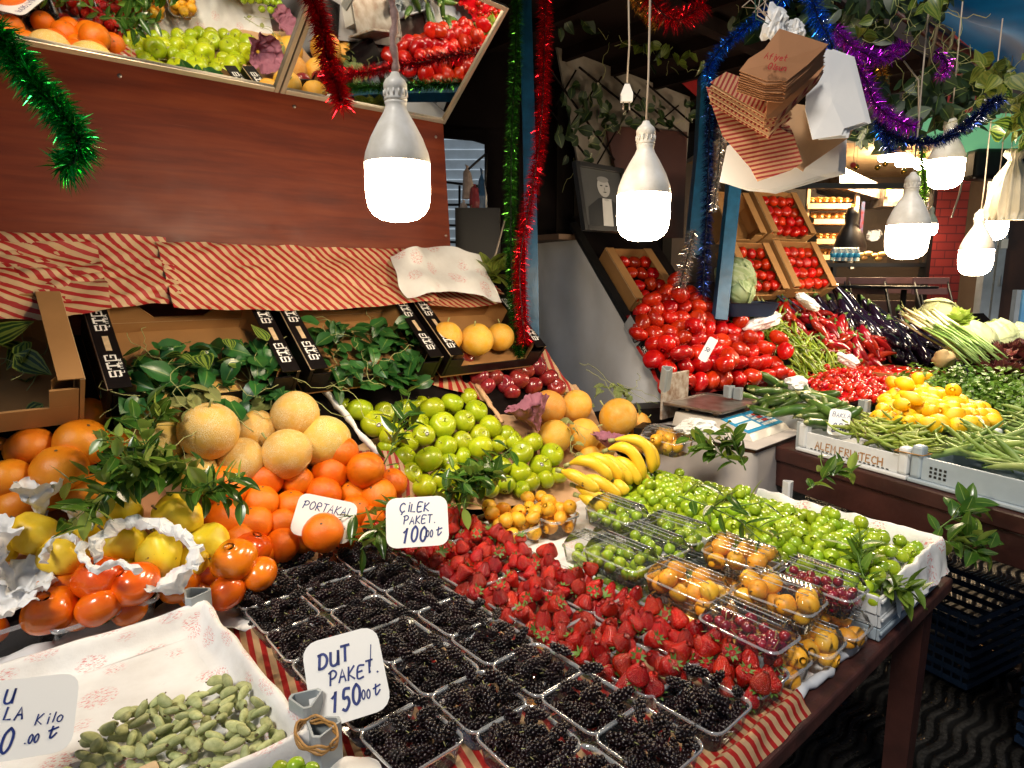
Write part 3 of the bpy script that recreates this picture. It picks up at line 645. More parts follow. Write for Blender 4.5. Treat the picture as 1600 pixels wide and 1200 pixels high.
def clam_proto(w=.112, d=.182, h=.045, lid=.035):
    b = MB(); loft(b, [(w*.8, d*.85, .014, 0), (w*.82, d*.87, .016, .004), (w*.95, d*.96, .02, h)]); 
    body = b.mesh('clamshell', M['clear'])
    b = MB(); loft(b, [(w*.95, d*.96, .02, h), (w*1.0, d*1.0, .022, h+.002), (w*1.0, d*1.0, .022, h+.004), (w*.93, d*.95, .02, h+.006)], cap0=False); rim = b.mesh('rim', M['clear_rim'])
    b = MB(); n = 36; secs = []
    for i in range(n+1):
        t = i/n; y = (t-.5)*d*.93; e = min(t, 1-t)*9; hh = lid*min(1, e)**.5*(.93+.07*math.cos(t*n*PI*1.0)); wd = w*.92*(.86+.14*min(1, e)**.5)
        secs.append([(x*wd/2, y, h+.006+hh*z) for x, z in ((-1, 0), (-.93, .55), (-.8, .85), (-.45, 1), (0, 1.03), (.45, 1), (.8, .85), (.93, .55), (1, 0))])
    for s in secs: b.v += s
    for i in range(n):
        for k in range(8): a = i*9+k; b.face((a, a+1, a+10, a+9))
    b.face([k for k in range(9)][::-1]); b.face([n*9+k for k in range(9)])
    rb = MB()
    for x_, z_ in ((-.62, .95), (-.2, 1.03), (.2, 1.03), (.62, .95)): rb.tube([(x_*w*.42, (t-.5)*d*.80, h+.0062+lid*z_) for t in (0, .2, .4, .6, .8, 1)], .0011, 5)  # hazy ribs added to draw the whitish highlight streaks along the lid
    return (body, [('rim', rim), ('lid', b.mesh('lid', M['clear_lid'], True)), ('lid_highlight_rib', rb.mesh('lid_highlight_rib', M['clear_rim']))])
PUN = punnet_proto(); CLAM = clam_proto(); PUN2 = punnet_proto(.13, .19, .065); BOWL = punnet_proto(.21, .25, .075)
def sheet(name, fn, nu, nv, mt, parent=None, uvscale=1, solid=0):
    """fn(s,t) -> 3D point; uv in metres when uvscale gives the sheet's size (w,h)"""
    b = MB(); uw = uvscale if hasattr(uvscale, '__len__') else (uvscale, uvscale)
    for j in range(nv+1):
        for i in range(nu+1): b.v.append(tuple(fn(i/nu, j/nv)))
    for j in range(nv):
        for i in range(nu):
            a = j*(nu+1)+i; b.face((a, a+1, a+nu+2, a+nu+1), 0, [(i/nu*uw[0], j/nv*uw[1]), ((i+1)/nu*uw[0], j/nv*uw[1]), ((i+1)/nu*uw[0], (j+1)/nv*uw[1]), (i/nu*uw[0], (j+1)/nv*uw[1])])
    o = b.obj(name, mt, parent)
    if solid: md = o.modifiers.new('thickness', 'SOLIDIFY'); md.thickness = solid; md.offset = 0
    return o
def crumple(p, amp, fr): return Vector(p)+Vector((noise.noise(Vector(p)*fr), noise.noise(Vector(p)*fr+Vector((7, 3, 1))), noise.noise(Vector(p)*fr+Vector((1, 9, 4)))))*amp
def boxobj(name, lo, hi, mt, parent=None, M4=None, bev=.003, smooth=False):
    b = MB(); b.box(lo, hi); o = b.obj(name, mt, parent, smooth, M4)
    if bev: md = o.modifiers.new('edge', 'BEVEL'); md.width = bev; md.segments = 2
    return o
# ---------------------------------------------------------------- lettering
G = {'A': [[(0,0),(.5,1),(1,0)],[(.2,.38),(.8,.38)]], 'B': [[(0,0),(0,1),(.7,.95),(.75,.6),(0,.52),(.85,.45),(.85,.08),(0,0)]], 'C': [[(1,.85),(.6,1),(.1,.75),(.05,.3),(.5,0),(1,.12)]],
 'D': [[(0,0),(.05,1)],[(-.15,.95),(.5,1),(.95,.65),(.85,.2),(.4,0),(-.05,.02)]], 'E': [[(1,1),(.1,1),(0,0),(.9,0)],[(.05,.52),(.7,.55)]], 'F': [[(0,0),(.05,1),(.9,1)],[(.03,.52),(.7,.52)]],
 'G': [[(.95,.85),(.5,1),(.05,.6),(.15,.1),(.6,0),(.95,.2),(.95,.48),(.55,.48)]], 'H': [[(0,0),(0,1)],[(1,0),(1,1)],[(0,.5),(1,.5)]], 'I': [[(.5,0),(.5,1)]], 'J': [[(.9,1),(.8,.2),(.4,0),(.05,.2)]],
 'K': [[(0,0),(.08,1)],[(.9,1),(.05,.45),(.95,0)]], 'L': [[(.1,1),(.02,.05),(.85,.02)]], 'M': [[(0,0),(.05,1),(.5,.35),(.95,1),(1,0)]], 'N': [[(0,0),(0,1),(1,0),(1,1)]], 'O': [[(.5,1),(.1,.8),(.02,.35),(.4,0),(.9,.2),(1,.7),(.5,1)]],
 'P': [[(.05,0),(.12,1)],[(-.15,.9),(.5,1.05),(.98,.8),(.7,.5),(.1,.45)]], 'R': [[(.05,0),(.1,1),(.8,.95),(.85,.6),(.1,.5),(.95,0)]], 'S': [[(.95,.88),(.5,1),(.1,.78),(.45,.55),(.9,.3),(.5,0),(.02,.12)]],
 'T': [[(.5,0),(.5,1)],[(0,1),(1,1)]], 'U': [[(0,1),(.05,.2),(.45,0),(.9,.2),(.95,1)],[(.95,1),(1,0)]], 'Y': [[(0,1),(.5,.5)],[(1,1),(.4,0)]], 'V': [[(0,1),(.5,0),(1,1)]], 'Z': [[(0,1),(1,1),(0,0),(1,0)]],
 'i': [[(.5,0),(.5,.6)],[(.5,.82),(.52,.9)]], 'l': [[(.4,0),(.5,1)]], 'o': [[(.5,.6),(.1,.4),(.2,.05),(.7,.02),(.9,.4),(.5,.6)]], 'f': [[(.8,.95),(.45,.8),(.4,0)],[(.1,.55),(.8,.55)]], 'y': [[(.1,.6),(.45,.1)],[(.9,.6),(.2,-.35)]], 'e': [[(.1,.3),(.85,.36),(.5,.6),(.1,.3),(.3,.02),(.85,.1)]],
 't': [[(.4,1),(.4,.1),(.8,.02)],[(.1,.62),(.8,.62)]], 's': [[(.8,.55),(.3,.55),(.3,.35),(.75,.25),(.6,0),(.1,.05)]], 'u': [[(.1,.6),(.15,.1),(.6,.02),(.85,.2),(.85,.6)],[(.85,.6),(.9,0)]], 'n': [[(.1,0),(.1,.6)],[(.1,.4),(.5,.6),(.85,.4),(.88,0)]],
 '1': [[(.15,.7),(.6,1),(.45,0)]], '5': [[(.95,1),(.3,1),(.2,.58),(.7,.6),(.9,.3),(.5,0),(.1,.08)]], '0': [[(.5,1),(.12,.75),(.1,.25),(.5,0),(.88,.25),(.9,.75),(.5,1)]], '8': [[(.5,.52),(.1,.75),(.5,1),(.9,.75),(.5,.52),(.05,.25),(.5,0),(.95,.25),(.5,.52)]], '2': [[(.1,.8),(.5,1),(.85,.75),(.1,0),(.95,.03)]],
 'Ç': [[(1,.85),(.6,1),(.1,.75),(.05,.3),(.5,0),(1,.12)],[(.5,0),(.55,-.15),(.4,-.25)]], 'İ': [[(.5,0),(.55,.75)],[(.55,.95),(.6,1.02)]], 'Ğ': [[(.95,.85),(.5,1),(.05,.6),(.15,.1),(.6,0),(.95,.2),(.95,.48),(.55,.48)],[(.3,1.2),(.5,1.12),(.7,1.2)]],
 '.': [[(.3,0),(.36,.04)]], ',': [[(.3,.05),(.2,-.15)]], '!': [[(.5,1.25),(.35,.25)],[(.33,0),(.35,.05)]], 'TL': [[(.35,1),(.3,.05),(.6,0),(1.1,.35)],[(-.1,.62),(1.15,.85)]], '#': [[(.5,1),(.15,.8),(.02,.5),(.15,.2),(.5,0),(.85,.2),(.98,.5),(.85,.8),(.5,1)],[(.5,.7),(.3,.5),(.5,.3),(.7,.5),(.5,.7)]]}
def ribbon(b, pts, w, mt=0, M4=None):
    P_ = [Vector((x, y, 0)) for x, y in pts]; L = []; Rr = []
    for i, p in enumerate(P_):
        d = (P_[min(i+1, len(P_)-1)]-P_[max(i-1, 0)]).normalized(); n = Vector((-d.y, d.x, 0))*w/2
        if i == 0: p = p-d*w*.3
        if i == len(P_)-1: p = p+d*w*.3
        L.append(p+n); Rr.append(p-n)
    k = len(L); b.add(L+Rr, [(i, k+i, k+i+1, i+1) for i in range(k-1)], mt, M4)
def smoothp(pts, n=4):
    if len(pts) < 3: return pts
    o = []; P_ = [pts[0]]+list(pts)+[pts[-1]]
    for i in range(1, len(P_)-2):
        for k in range(n):
            t = k/n; o.append(tuple(.5*((2*P_[i][j])+(-P_[i-1][j]+P_[i+1][j])*t+(2*P_[i-1][j]-5*P_[i][j]+4*P_[i+1][j]-P_[i+2][j])*t*t+(-P_[i-1][j]+3*P_[i][j]-3*P_[i+1][j]+P_[i+2][j])*t**3) for j in (0, 1)))
    return o+[pts[-1]]
def write(b, text, x, y, h, wf=.62, wt=.1, slant=.15, gap=.28, M4=None, sm=True, mt=0):
    """text is a list of glyph keys; baseline starts at x, y"""
    for ch in text:
        if ch == ' ': x += h*wf*.7; continue
        low = h; jy = 0
        if sm: jy = R.gauss(0, .035)*h; low = h*R.uniform(.93, 1.09)
        for st in G[ch]:
            pts = smoothp(st) if sm and len(st) > 3 else st
            ribbon(b, [(x+px*h*wf+slant*py*h, y+jy+py*low) for px, py in pts], h*wt, mt, M4)
        x += (h*wf*.5 if ch in '.iIİl' else h*wf)+h*gap
    return x
def price_card(px, py, D, wpx, hpx, roll, lines, label, tilt=.25, ink='bluepen', yaw=0, group='hand-written price cards'):
    c = at(px, py, D); wd, hg = wpx*D/F, hpx*D/F
    n = (CAM-c).normalized(); n = (n+Vector((0, 0, tilt))+CR*yaw).normalized(); ex = CR*math.cos(roll)+CU*math.sin(roll)
    Mt = Matrix.Translation(c) @ frame3(n, ex).to_4x4(); b = MB(); rr = min(wd, hg)*.2
    loft(b, [(wd, hg, rr, -.0006), (wd, hg, rr, .0006)], cap1=True)
    o = b.obj('price_card', M['card'], None, False, Mt); tag(o, label, 'price card', group)
    w = MB()
    for (txt, x, y, h, th) in lines:
        num = txt[0] in '0123456789.'; write(w, txt, x*wd, y*hg, h*hg, M4=Matrix.Translation((0, 0, .0014)), wt=th, wf=.42 if num else .56, gap=.16 if num else .22)
    w.obj('writing', M[ink], o, False); return o
# ---------------------------------------------------------------- greenery
def branch(name, base, tip, nl, L, W, mt, label, cat='leafy sprig', group=None, seed=1, droop=.2, spread=.9, shape=0, sidebr=2, curl=.25, foliage='leaves', stemr=.0018, jit=.02):
    q = random.Random(seed); base = Vector(base); tip = Vector(tip); ax = tip-base; Ln = ax.length
    def path(p0, d, ln, n=8):
        pts = []; p = Vector(p0); dd = Vector(d).normalized()
        for i in range(n+1): pts.append(p.copy()); p += dd*ln/n; dd = (dd+Vector((q.gauss(0, .06), q.gauss(0, .06), -droop*.12+q.gauss(0, .05)))).normalized()
        return pts
    sb = MB(); lb = MB(); paths = [path(base, ax, Ln)]
    for k in range(sidebr):
        p0 = paths[0][2+int(q.random()*4)]; d = (ax.normalized()+Vector((q.uniform(-1, 1), q.uniform(-1, 1), q.uniform(-.2, .9)))*.9).normalized(); paths.append(path(p0, d, Ln*q.uniform(.4, .65)))
    for pi, pts in enumerate(paths):
        sb.tube(pts, [stemr*(1.3-.8*i/len(pts)) for i in range(len(pts))], 5)
        m = max(3, int(nl*(1 if pi == 0 else .5)/(1+.25*sidebr)))
        for k in range(m):
            t = (k+.6)/m; i = min(len(pts)-2, int(t*(len(pts)-1))); p = pts[i].lerp(pts[i+1], t*(len(pts)-1)-i); d = (pts[i+1]-pts[i]).normalized()
            side = d.orthogonal().normalized(); side.rotate(Matrix.Rotation(k*2.4+q.uniform(-.5, .5), 3, d)); ld = (d*(1-spread*.6)+side*spread+Vector((0, 0, .15))).normalized()
            nn = (Vector((0, 0, 1))*1.0+side*.3+Vector((q.gauss(0, .35), q.gauss(0, .35), 0))).normalized()
            xx = ld; yy = nn.cross(xx).normalized(); zz = xx.cross(yy); s = q.uniform(.7, 1.15)
            Ml = Matrix.Translation(p+Vector((q.gauss(0, 1), q.gauss(0, 1), q.gauss(0, 1)))*jit*.2) @ Matrix((xx, yy, zz)).transposed().to_4x4()
            lb.leaf(Ml, L*s, W*s, 0, curl*q.uniform(-.3, 1.4), q.uniform(.1, .5), 6, shape)
    o = empty(name, Matrix.Translation(base), label, cat, group); I = Matrix.Translation(-base); sb.obj('stem', M['calyx'], o, True, I); lb.obj(foliage, mt, o, True, I); return o
def leafheap(name, plane, pix, n, L, W, mt, label, cat, hmax=.05, seed=1, shape=1, group=None, vines=8, off=0, poly=None, parent=None, stand=.5):
    q = random.Random(seed); poly = poly or plane.poly(pix, off); xs = [p[0] for p in poly]; ys = [p[1] for p in poly]; lb = MB(); sb = MB(); k = 0
    def rp():
        while True:
            a = q.uniform(min(xs), max(xs)); b = q.uniform(min(ys), max(ys))
            if inpoly((a, b), poly): return a, b
    for _ in range(n):
        a, b = rp(); h = off+hmax*q.random()**.6*min(1, edge_d((a, b), poly)/.04+.25); nn = (plane.n+Vector((q.gauss(0, stand), q.gauss(0, stand), q.gauss(0, stand*.6)+.2))).normalized()
        s = q.uniform(.6, 1.25); lb.leaf(Matrix.Translation(plane.pt(a, b, h)) @ frame3(nn, (q.uniform(-1, 1), q.uniform(-1, 1), q.uniform(-1, .3))).to_4x4(), L*s, W*s, 0, q.uniform(-.2, .6), q.uniform(0, .5), 5, shape)
    for _ in range(vines):
        a, b = rp(); pts = []; d = q.uniform(0, 6.28)
        h0 = q.random()*.6+.3
        for i in range(12): h0 += q.gauss(0, .06); pts.append(plane.pt(a, b, off+hmax*h0)); a += .02*math.cos(d); b += .02*math.sin(d); d += q.gauss(0, .5)
        sb.tube(pts, .0012, 4)
    bp = plane.pt(*poly[0]); o = empty(name, Matrix.Translation(bp), label, cat, group); I = Matrix.Translation(-bp); lb.obj('leaves', mt, o, True, I)
    if vines: sb.obj('vine', M['dry_stalk'], o, True, I)
    return o
def tinsel(pts, r, colour, label, dens=3000, seed=1, group='tinsel garlands', wdt=.0011, core='dark'):
    q = random.Random(seed); dens *= .62; wdt *= 1.7; pts = [Vector(p) for p in pts]; sm = []
    P_ = [pts[0]]+pts+[pts[-1]]
    for i in range(1, len(P_)-2):
        for k in range(10):
            t = k/10; sm.append(.5*((2*P_[i])+(-P_[i-1]+P_[i+1])*t+(2*P_[i-1]-5*P_[i]+4*P_[i+1]-P_[i+2])*t*t+(-P_[i-1]+3*P_[i]-3*P_[i+1]+P_[i+2])*t**3))
    sm.append(pts[-1]); seg = [(b-a).length for a, b in zip(sm, sm[1:])]; tot = sum(seg); n = int(dens*tot); b = MB()
    cum = [0]
    for s in seg: cum.append(cum[-1]+s)
    j = 0
    for k in range(n):
        s = tot*(k+.5)/n
        while j < len(seg)-1 and cum[j+1] < s: j += 1
        p = sm[j].lerp(sm[j+1], (s-cum[j])/max(seg[j], 1e-6)); d = (sm[j+1]-sm[j]).normalized(); o1 = d.orthogonal().normalized()
        ang = q.uniform(0, 6.28); o2 = (Matrix.Rotation(ang, 3, d) @ o1); o2 = (o2+d*q.gauss(.25, .3)).normalized(); wv = o2.cross(Vector((q.gauss(0, 1), q.gauss(0, 1), q.gauss(0, 1)))).normalized()*wdt*.5
        ln = r*q.uniform(.65, 1.08); e = p+o2*ln+Vector((0, 0, -ln*.12)); m = p+o2*ln*.5
        b.add([p+wv, p-wv, m-wv*1.1, m+wv*1.1, e], [(0, 1, 2, 3), (3, 2, 4)])
    o = b.obj('tinsel_garland', M['t_'+colour], None, False); tag(o, label, 'garland', group)
    c = MB(); c.tube(sm, .003, 5); c.obj('wire', M['iron'], o); return o
def cable(name, pts, r, mt, label, cat='cable', group=None, parent=None):
    b = MB(); b.tube(pts, r, 6); o = b.obj(name, mt, parent)
    if parent is None: tag(o, label, cat, group)
    return o
def carton(u0, u1, label, hx, w=None, d=.36, h=.105, black=True, plane=None, b0=0, text='STG', notch=True, handles=True):
    """open cardboard fruit carton lying tilted on plane: x along the stall, y up the slope, z toward the viewer"""
    w = u1-u0-.012; Mt = Matrix.Translation(plane.pt((u0+u1)/2, b0+d/2, 0)) @ plane.mat().to_4x4()
    o = empty('cardboard_carton', Mt, label, 'carton', 'cardboard fruit cartons'); t = .006
    boxobj('base', (-w/2, -d/2, 0), (w/2, d/2, t), M['cardboard'], o, bev=0)
    sm = M['blackcard'] if black else M['cardboard']
    for sx in (-1, 1):
        b = MB(); x0 = sx*w/2; x1 = x0-sx*t*1.6; xa, xb = min(x0, x1), max(x0, x1)
        b.box((xa, -d/2, t+.0005), (xb, d/2, h)); b.box((xa-(.0005), -d/2-.0005, h+.0005), (xb+.0005, d/2+.0005, h+.002), 1)
        xi = x1-sx*.045  # folded top flap that carries the print
        b.box((min(x0, xi)+.0012, -d/2, h+.0026), (max(x0, xi)-.0012, d/2, h+.0056), 0)
        side = b.obj('side_panel', [sm, M['cardedge']], o, False)
        if black and text:
            wb = MB(); xm = (x0+xi)/2
            for cy_ in (-d*.24, d*.30):
                Mw = Matrix.Translation((xm-.012, cy_-.045, h+.0066)) @ Matrix.Rotation(PI/2, 4, 'Z') @ Matrix.Translation((0, -.022, 0))
                hh = .023; x = 0
                for ch in text:
                    for st in G2[ch]: ribbon(wb, [(x+p[0]*hh*.85, p[1]*hh) for p in st], hh*.22, 0, Mw)
                    x += hh*1.25
                write(wb, 'LITER', .012, -.0095, .0065, wf=1.2, wt=.3, slant=0, gap=.55, M4=Mw, sm=False)
            wb.obj('lettering', M['whiteink'], o, False)
            hb = MB(); hb.add([(xm-.006, -.028, h+.0068), (xm+.008, -.028, h+.0068), (xm+.008, .028, h+.0068), (xm-.006, .028, h+.0068)], [(0, 1, 2, 3)]); hb.obj('handle_slot', M['cardedge'], o, False)
    # back wall with a cut-out, and the low front wall
    b = MB(); y = d/2-t; nz = h*.55 if notch else h
    b.box((-w/2+.012, y, t+.0005), (w/2-.012, y+t-.001, nz)); k = w*.26
    if notch:
        for sx in (-1, 1):
            xa, xb = sorted((sx*(w/2-.012), sx*(w/2-k))); b.box((xa, y, nz+.0003), (xb, y+t-.001, h))
            xs = sx*(w/2-k); b.add([(xs, y, nz), (xs-sx*.05, y, nz), (xs, y, h), (xs, y+t-.001, nz), (xs-sx*.05, y+t-.001, nz), (xs, y+t-.001, h)], [(0, 1, 2), (3, 5, 4), (1, 4, 5, 2)])
    b.box((-w/2+.012, y-.0007, h*.40), (w/2-.012, y-.0002, h*.405), 1)
    b.obj('end_panel', [M['cardboard'], M['cardedge']], o, False)
    b = MB(); b.box((-w/2+.012, -d/2, t+.0005), (w/2-.012, -d/2+t, h*.42)); 
    for sx in (-1, 1): xa, xb = sorted((sx*(w/2-.012), sx*(w/2-.07))); b.box((xa, -d/2, h*.42+.0003), (xb, -d/2+t, h*.8))
    b.obj('end_panel', [M['blackcard'] if black else M['cardboard']], o, False)
    for sx in (-1, 1):
        for sy in (-1, 1):
            b = MB(); b.add([(sx*(w/2-.012), sy*(d/2-.008), t), (sx*(w/2-.065), sy*(d/2-.008), t), (sx*(w/2-.012), sy*(d/2-.065), t), (sx*(w/2-.012), sy*(d/2-.008), h-.001), (sx*(w/2-.065), sy*(d/2-.008), h-.001), (sx*(w/2-.012), sy*(d/2-.065), h-.001)], [(1, 2, 5, 4)]); b.obj('corner_gusset', M['cardboard'], o, False)
    return o
G2 = {'S': [[(1,.8),(1,1),(0,1),(0,.52),(1,.52),(1,0),(0,0),(0,.2)]], 'T': [[(.5,0),(.5,1)],[(-.05,.78),(-.05,1),(1.05,1),(1.05,.78)],[(.2,0),(.8,0)]], 'G': [[(1,.75),(1,1),(0,1),(0,0),(1,0),(1,.45),(.55,.45)]]}
# ================================================================ ground
def ground():
    b = MB(); b.add([(-60, -40, 0), (60, -40, 0), (60, 80, 0), (-60, 80, 0)], [(0, 1, 2, 3)], 0, None, [(-60, -40), (60, -40), (60, 80), (-60, 80)])
    tag(b.obj('pavement', pavemat(False)), kind='structure')
    for nm, v0, v1, mt, z in (('drain_strip', -.22, .62, pavemat(True), .004), ('kerb_strip', .62, .78, plain('speckled_kerb_stone', (.32, .28, .20), .3, c2=(.05, .045, .04), scale=90, var=.8), .03)):
        b = MB(); q = [S1.pt(-3, v0, z), S1.pt(9, v0, z), S1.pt(9, v1, z), S1.pt(-3, v1, z)]; b.add([tuple(p) for p in q], [(0, 1, 2, 3)], 0, None, [(-3, v0), (9, v0), (9, v1), (-3, v1)])
        tag(b.obj(nm, mt), kind='structure')
ground()
# ================================================================ stall 1: table and stepped display rack
FL = S1.flat(TZ); SL = S1.slope(1.2, .86, .95)
def S1box(name, u0, u1, v0, v1, z0, z1, mt, parent=None, bev=.003):
    b = MB(); b.box((u0, v0, z0), (u1, v1, z1)); Mt = Matrix(((S1.U.x, S1.V.x, 0, S1.o.x), (S1.U.y, S1.V.y, 0, S1.o.y), (0, 0, 1, 0), (0, 0, 0, 1)))
    o = b.obj(name, mt, parent, False, Mt)
    if bev: md = o.modifiers.new('edge', 'BEVEL'); md.width = bev; md.segments = 2
    return o
t = empty('display_table', Matrix.Identity(4), 'dark red-brown wooden market table carrying the berries and plums', 'table')
S1box('tabletop', -1.6, 1.085, .020, 1.22, .735, .775, M['tableface'], t, .006)
S1box('apron', -1.6, .985, .10, .12, .69, .7345, M['brownpaint'], t)
S1box('apron', .96, .985, .1205, 1.2, .69, .7345, M['brownpaint'], t)
for u, v in ((.97, .075), (.93, 1.12), (-.5, .075), (-1.5, .075)):
    b = MB(); Mt = Matrix.Translation(S1.pt(u, v, 0)) @ Matrix.Rotation(-S1.ang+PI/2, 4, 'Z'); b.add([(-.028, -.028, 0), (.028, -.028, 0), (.028, .028, 0), (-.028, .028, 0), (-.035, -.035, .7344), (.035, -.035, .7344), (.035, .035, .7344), (-.035, .035, .7344)], [(0, 3, 2, 1), (4, 5, 6, 7), (0, 1, 5, 4), (1, 2, 6, 5), (2, 3, 7, 6), (3, 0, 4, 7)])
    b.obj('leg', M['brownpaint'], t, False, Mt)
rk = empty('sloping_display_rack', Matrix.Identity(4), 'dark sloping rack under the oranges, apples and cartons', 'rack')
b = MB(); pr = [(1.2205, .735), (1.2205, .80), (1.42, 1.03), (1.43, 1.14), (1.70, 1.44), (1.70, .735)]
n = len(pr)
for ua, ub, pr_ in ((-1.6, .90, pr), (.9005, 1.32, [(1.2205, .735), (1.2205, .79), (1.36, .90), (1.46, 1.0), (1.47, .735)])):
    n = len(pr_); b = MB(); b.add([S1.pt(u, v, z) for u in (ua, ub) for v, z in pr_], [tuple(range(n)), tuple(range(n, 2*n))[::-1]]+[(i, n+i, n+(i+1) % n, (i+1) % n) for i in range(n)]); b.obj('sloping_bed', M['dark'], rk, False)
S1box('rack_frame', -1.58, 1.14, 1.24, 1.68, .05, .73, M['dark'], rk)
# printed white paper, striped lining, rolled edge
def flatsheet(name, u0, u1, v0, v1, z, mt, label, cat, amp=.004, fr=9, nu=40, nv=40, edge=0):
    def fn(s, t_):
        p = S1.pt(u0+(u1-u0)*s, v0+(v1-v0)*t_, z); p.z += amp*(noise.noise(p*fr)+.5*noise.noise(p*fr*3))+amp*1.0
        return p
    o = sheet(name, fn, nu, nv, mt, None, (abs(u1-u0), abs(v1-v0))); return tag(o, label, cat)
flatsheet('paper_sheet', .20, .985, .060, 1.19, .778, M['printed'], 'white printed paper sheet lying under the clamshell boxes', 'paper')
S1box_ = S1box('punnet_platform', -.62, .222, .050, 1.2, .7755, .80, M['cardboard']); tag(S1box_, 'flat cardboard tray under the mulberry and strawberry punnets', 'tray')
def lining(s, t_):
    u = -.95+1.175*s; prof = [(.064, .805), (.056, .813), (.047, .806), (.038, .790), (.027, .7765)]
    k = t_*(len(prof)-1); i = min(len(prof)-2, int(k)); f_ = k-i; v = prof[i][0]*(1-f_)+prof[i+1][0]*f_; z = prof[i][1]*(1-f_)+prof[i+1][1]*f_
    p = S1.pt(u, v+.05*(0 if s < .99 else .02), z); p += S1.V*-.006*noise.noise(Vector((u*14, t_*2, 0))); p.z += .004*noise.noise(Vector((u*11, 5, t_))); return p
o = sheet('striped_paper_lining', lining, 120, 8, M['striped2'], None, (1.175, .055)); tag(o, 'red and cream striped paper wrapped round the tray edge below the mulberries', 'paper')
def lin2(s, t_):
    p = S1.pt(.222+.010*t_, .012+.16*s, .818-.038*t_); return p
def fold_top(s, t_):
    p = S1.pt(-.62+.842*s, .058+1.135*t_, .8035); p.z += .0015*noise.noise(p*20); return p
o = sheet('striped_paper_sheet', fold_top, 30, 40, M['striped2'], None, (.84, 1.18)); tag(o, 'red and cream striped paper laid flat beneath the berry punnets', 'paper')
b = MB(); pts = [S1.pt(.24+.42*i/20, .060+.005*math.sin(i*.9), .788+.003*math.sin(i*1.7)) for i in range(21)]; b.tube(pts, [.010+.002*math.sin(i*2.3) for i in range(21)], 10)
tag(b.obj('paper_roll', M['tablecloth']), 'rolled up edge of the white paper along the front of the table', 'paper roll')
# ---------------------------------------------------------------- mulberries
def fill_punnet(cu, cv, z, w, d, kind, protos, r, n, sc, label, cat, group, seed, top=.02, orient=None, floor=.012, wall=.0):
    poly = [(cu-w/2, cv-d/2), (cu+w/2, cv-d/2), (cu+w/2, cv+d/2), (cu-w/2, cv+d/2)]; q = random.Random(seed); pl = S1.flat(z+floor)
    res = pack(poly, r, n, lambda a, b: top+.001, seed, .1, 10)
    for a, b, h, rr in res:
        put(kind, q.choice(protos), pl.pt(a, b, h), orient(q, pl) if orient else rrot(q), tuple(rr*s for s in sc), label, cat, group)
lying = lambda q, pl: rot_to((q.uniform(-1, 1), q.uniform(-1, 1), q.gauss(0, .25)), q.uniform(0, 6.28))
bb_ = MB(); qq = random.Random(77)
for i in range(4):
    for j in range(5):
        mm_ = P['mulberry'][(i+j) % 3][0]; Mx = TR((-.041+i*.0275, -.045+j*.0225, .020+qq.uniform(0, .007)), rot_to((qq.uniform(-1, 1), qq.uniform(-1, 1), qq.gauss(0, .2)), qq.uniform(0, 6)), (.0165, .0165, .022))
        bb_.add([v.co for v in mm_.vertices], [tuple(p.vertices) for p in mm_.polygons], 0, Mx)
BERRY = bb_.mesh('berry_layer', M['mulberry'])
cols = {-.148: range(0, 9), -.292: range(0, 9), -.438: range(2, 8), .003: range(0, 1)}
ci = 0
for cu, ks in cols.items():
    ci += 1
    for k in ks:
        cv = .131+.1335*k; jx = R.uniform(-.004, .004); Mt = TR(S1.pt(cu+jx, cv, .8048), Matrix.Rotation(PI/2-S1.ang+R.uniform(-.03, .03), 3, 'Z'))
        where = {1: 'file beside the strawberries', 2: 'middle file', 3: 'file beside the almond tray', 4: 'near corner before the strawberries'}[ci]
        o = link('plastic_punnet', PUN[0], None, Mt); tag(o, f"clear punnet of mulberries, {ORD[k-list(ks)[0]]} from the street in the {where}" if ci < 4 else 'clear punnet of black mulberries at the near corner before the strawberries', 'punnet', 'clear punnets of mulberries')
        for pn, pm in PUN[1]: link(pn, pm, o)
        fill_punnet(cu+jx, cv, .8048, .094, .100, 'mulberry', P['mulberry'], .0185, 12, (1.0, 1.0, 1.22), 'ripe black mulberry lying in a clear punnet with the others', 'mulberry', 'black mulberries', 100+ci*20+k, .030, lying, .026)
        fo = link('berry_layer', BERRY, o, Matrix.Rotation(PI*(k % 2), 4, 'Z')); fo['kind'] = 'stuff'
# ---------------------------------------------------------------- strawberries
tipup = lambda q, pl: rot_to((q.gauss(0, .42), q.gauss(0, .42), -1), q.uniform(0, 6.28)) if q.random() < .78 else rot_to((q.gauss(0, .6), q.gauss(0, .6)-.5, 1), q.uniform(0, 6))
for cu, ks in ((.003, range(1, 9)), (.148, range(0, 9))):
    for k in ks:
        cv = .131+.1335*k; Mt = TR(S1.pt(cu, cv, .8048), Matrix.Rotation(PI/2-S1.ang, 3, 'Z'))
        o = link('plastic_punnet', PUN[0], None, Mt); tag(o, f"clear punnet heaped with strawberries, {ORD[k-list(ks)[0]]} from the street in the {'file beside the mulberries' if cu < .1 else 'file beside the clamshell boxes'}", 'punnet', 'clear punnets of strawberries')
        for pn, pm in PUN[1]: link(pn, pm, o)
        fill_punnet(cu, cv, .8048, .126, .126, 'strawberry', P['strawberry'], .0178, 17, (1.3, 1.3, 1.32), 'ripe red strawberry heaped with the others in the clear punnets', 'strawberry', 'red strawberries', 300+int(cu*100)*20+k, .040, tipup, .022)
FLz = S1.flat(.835)
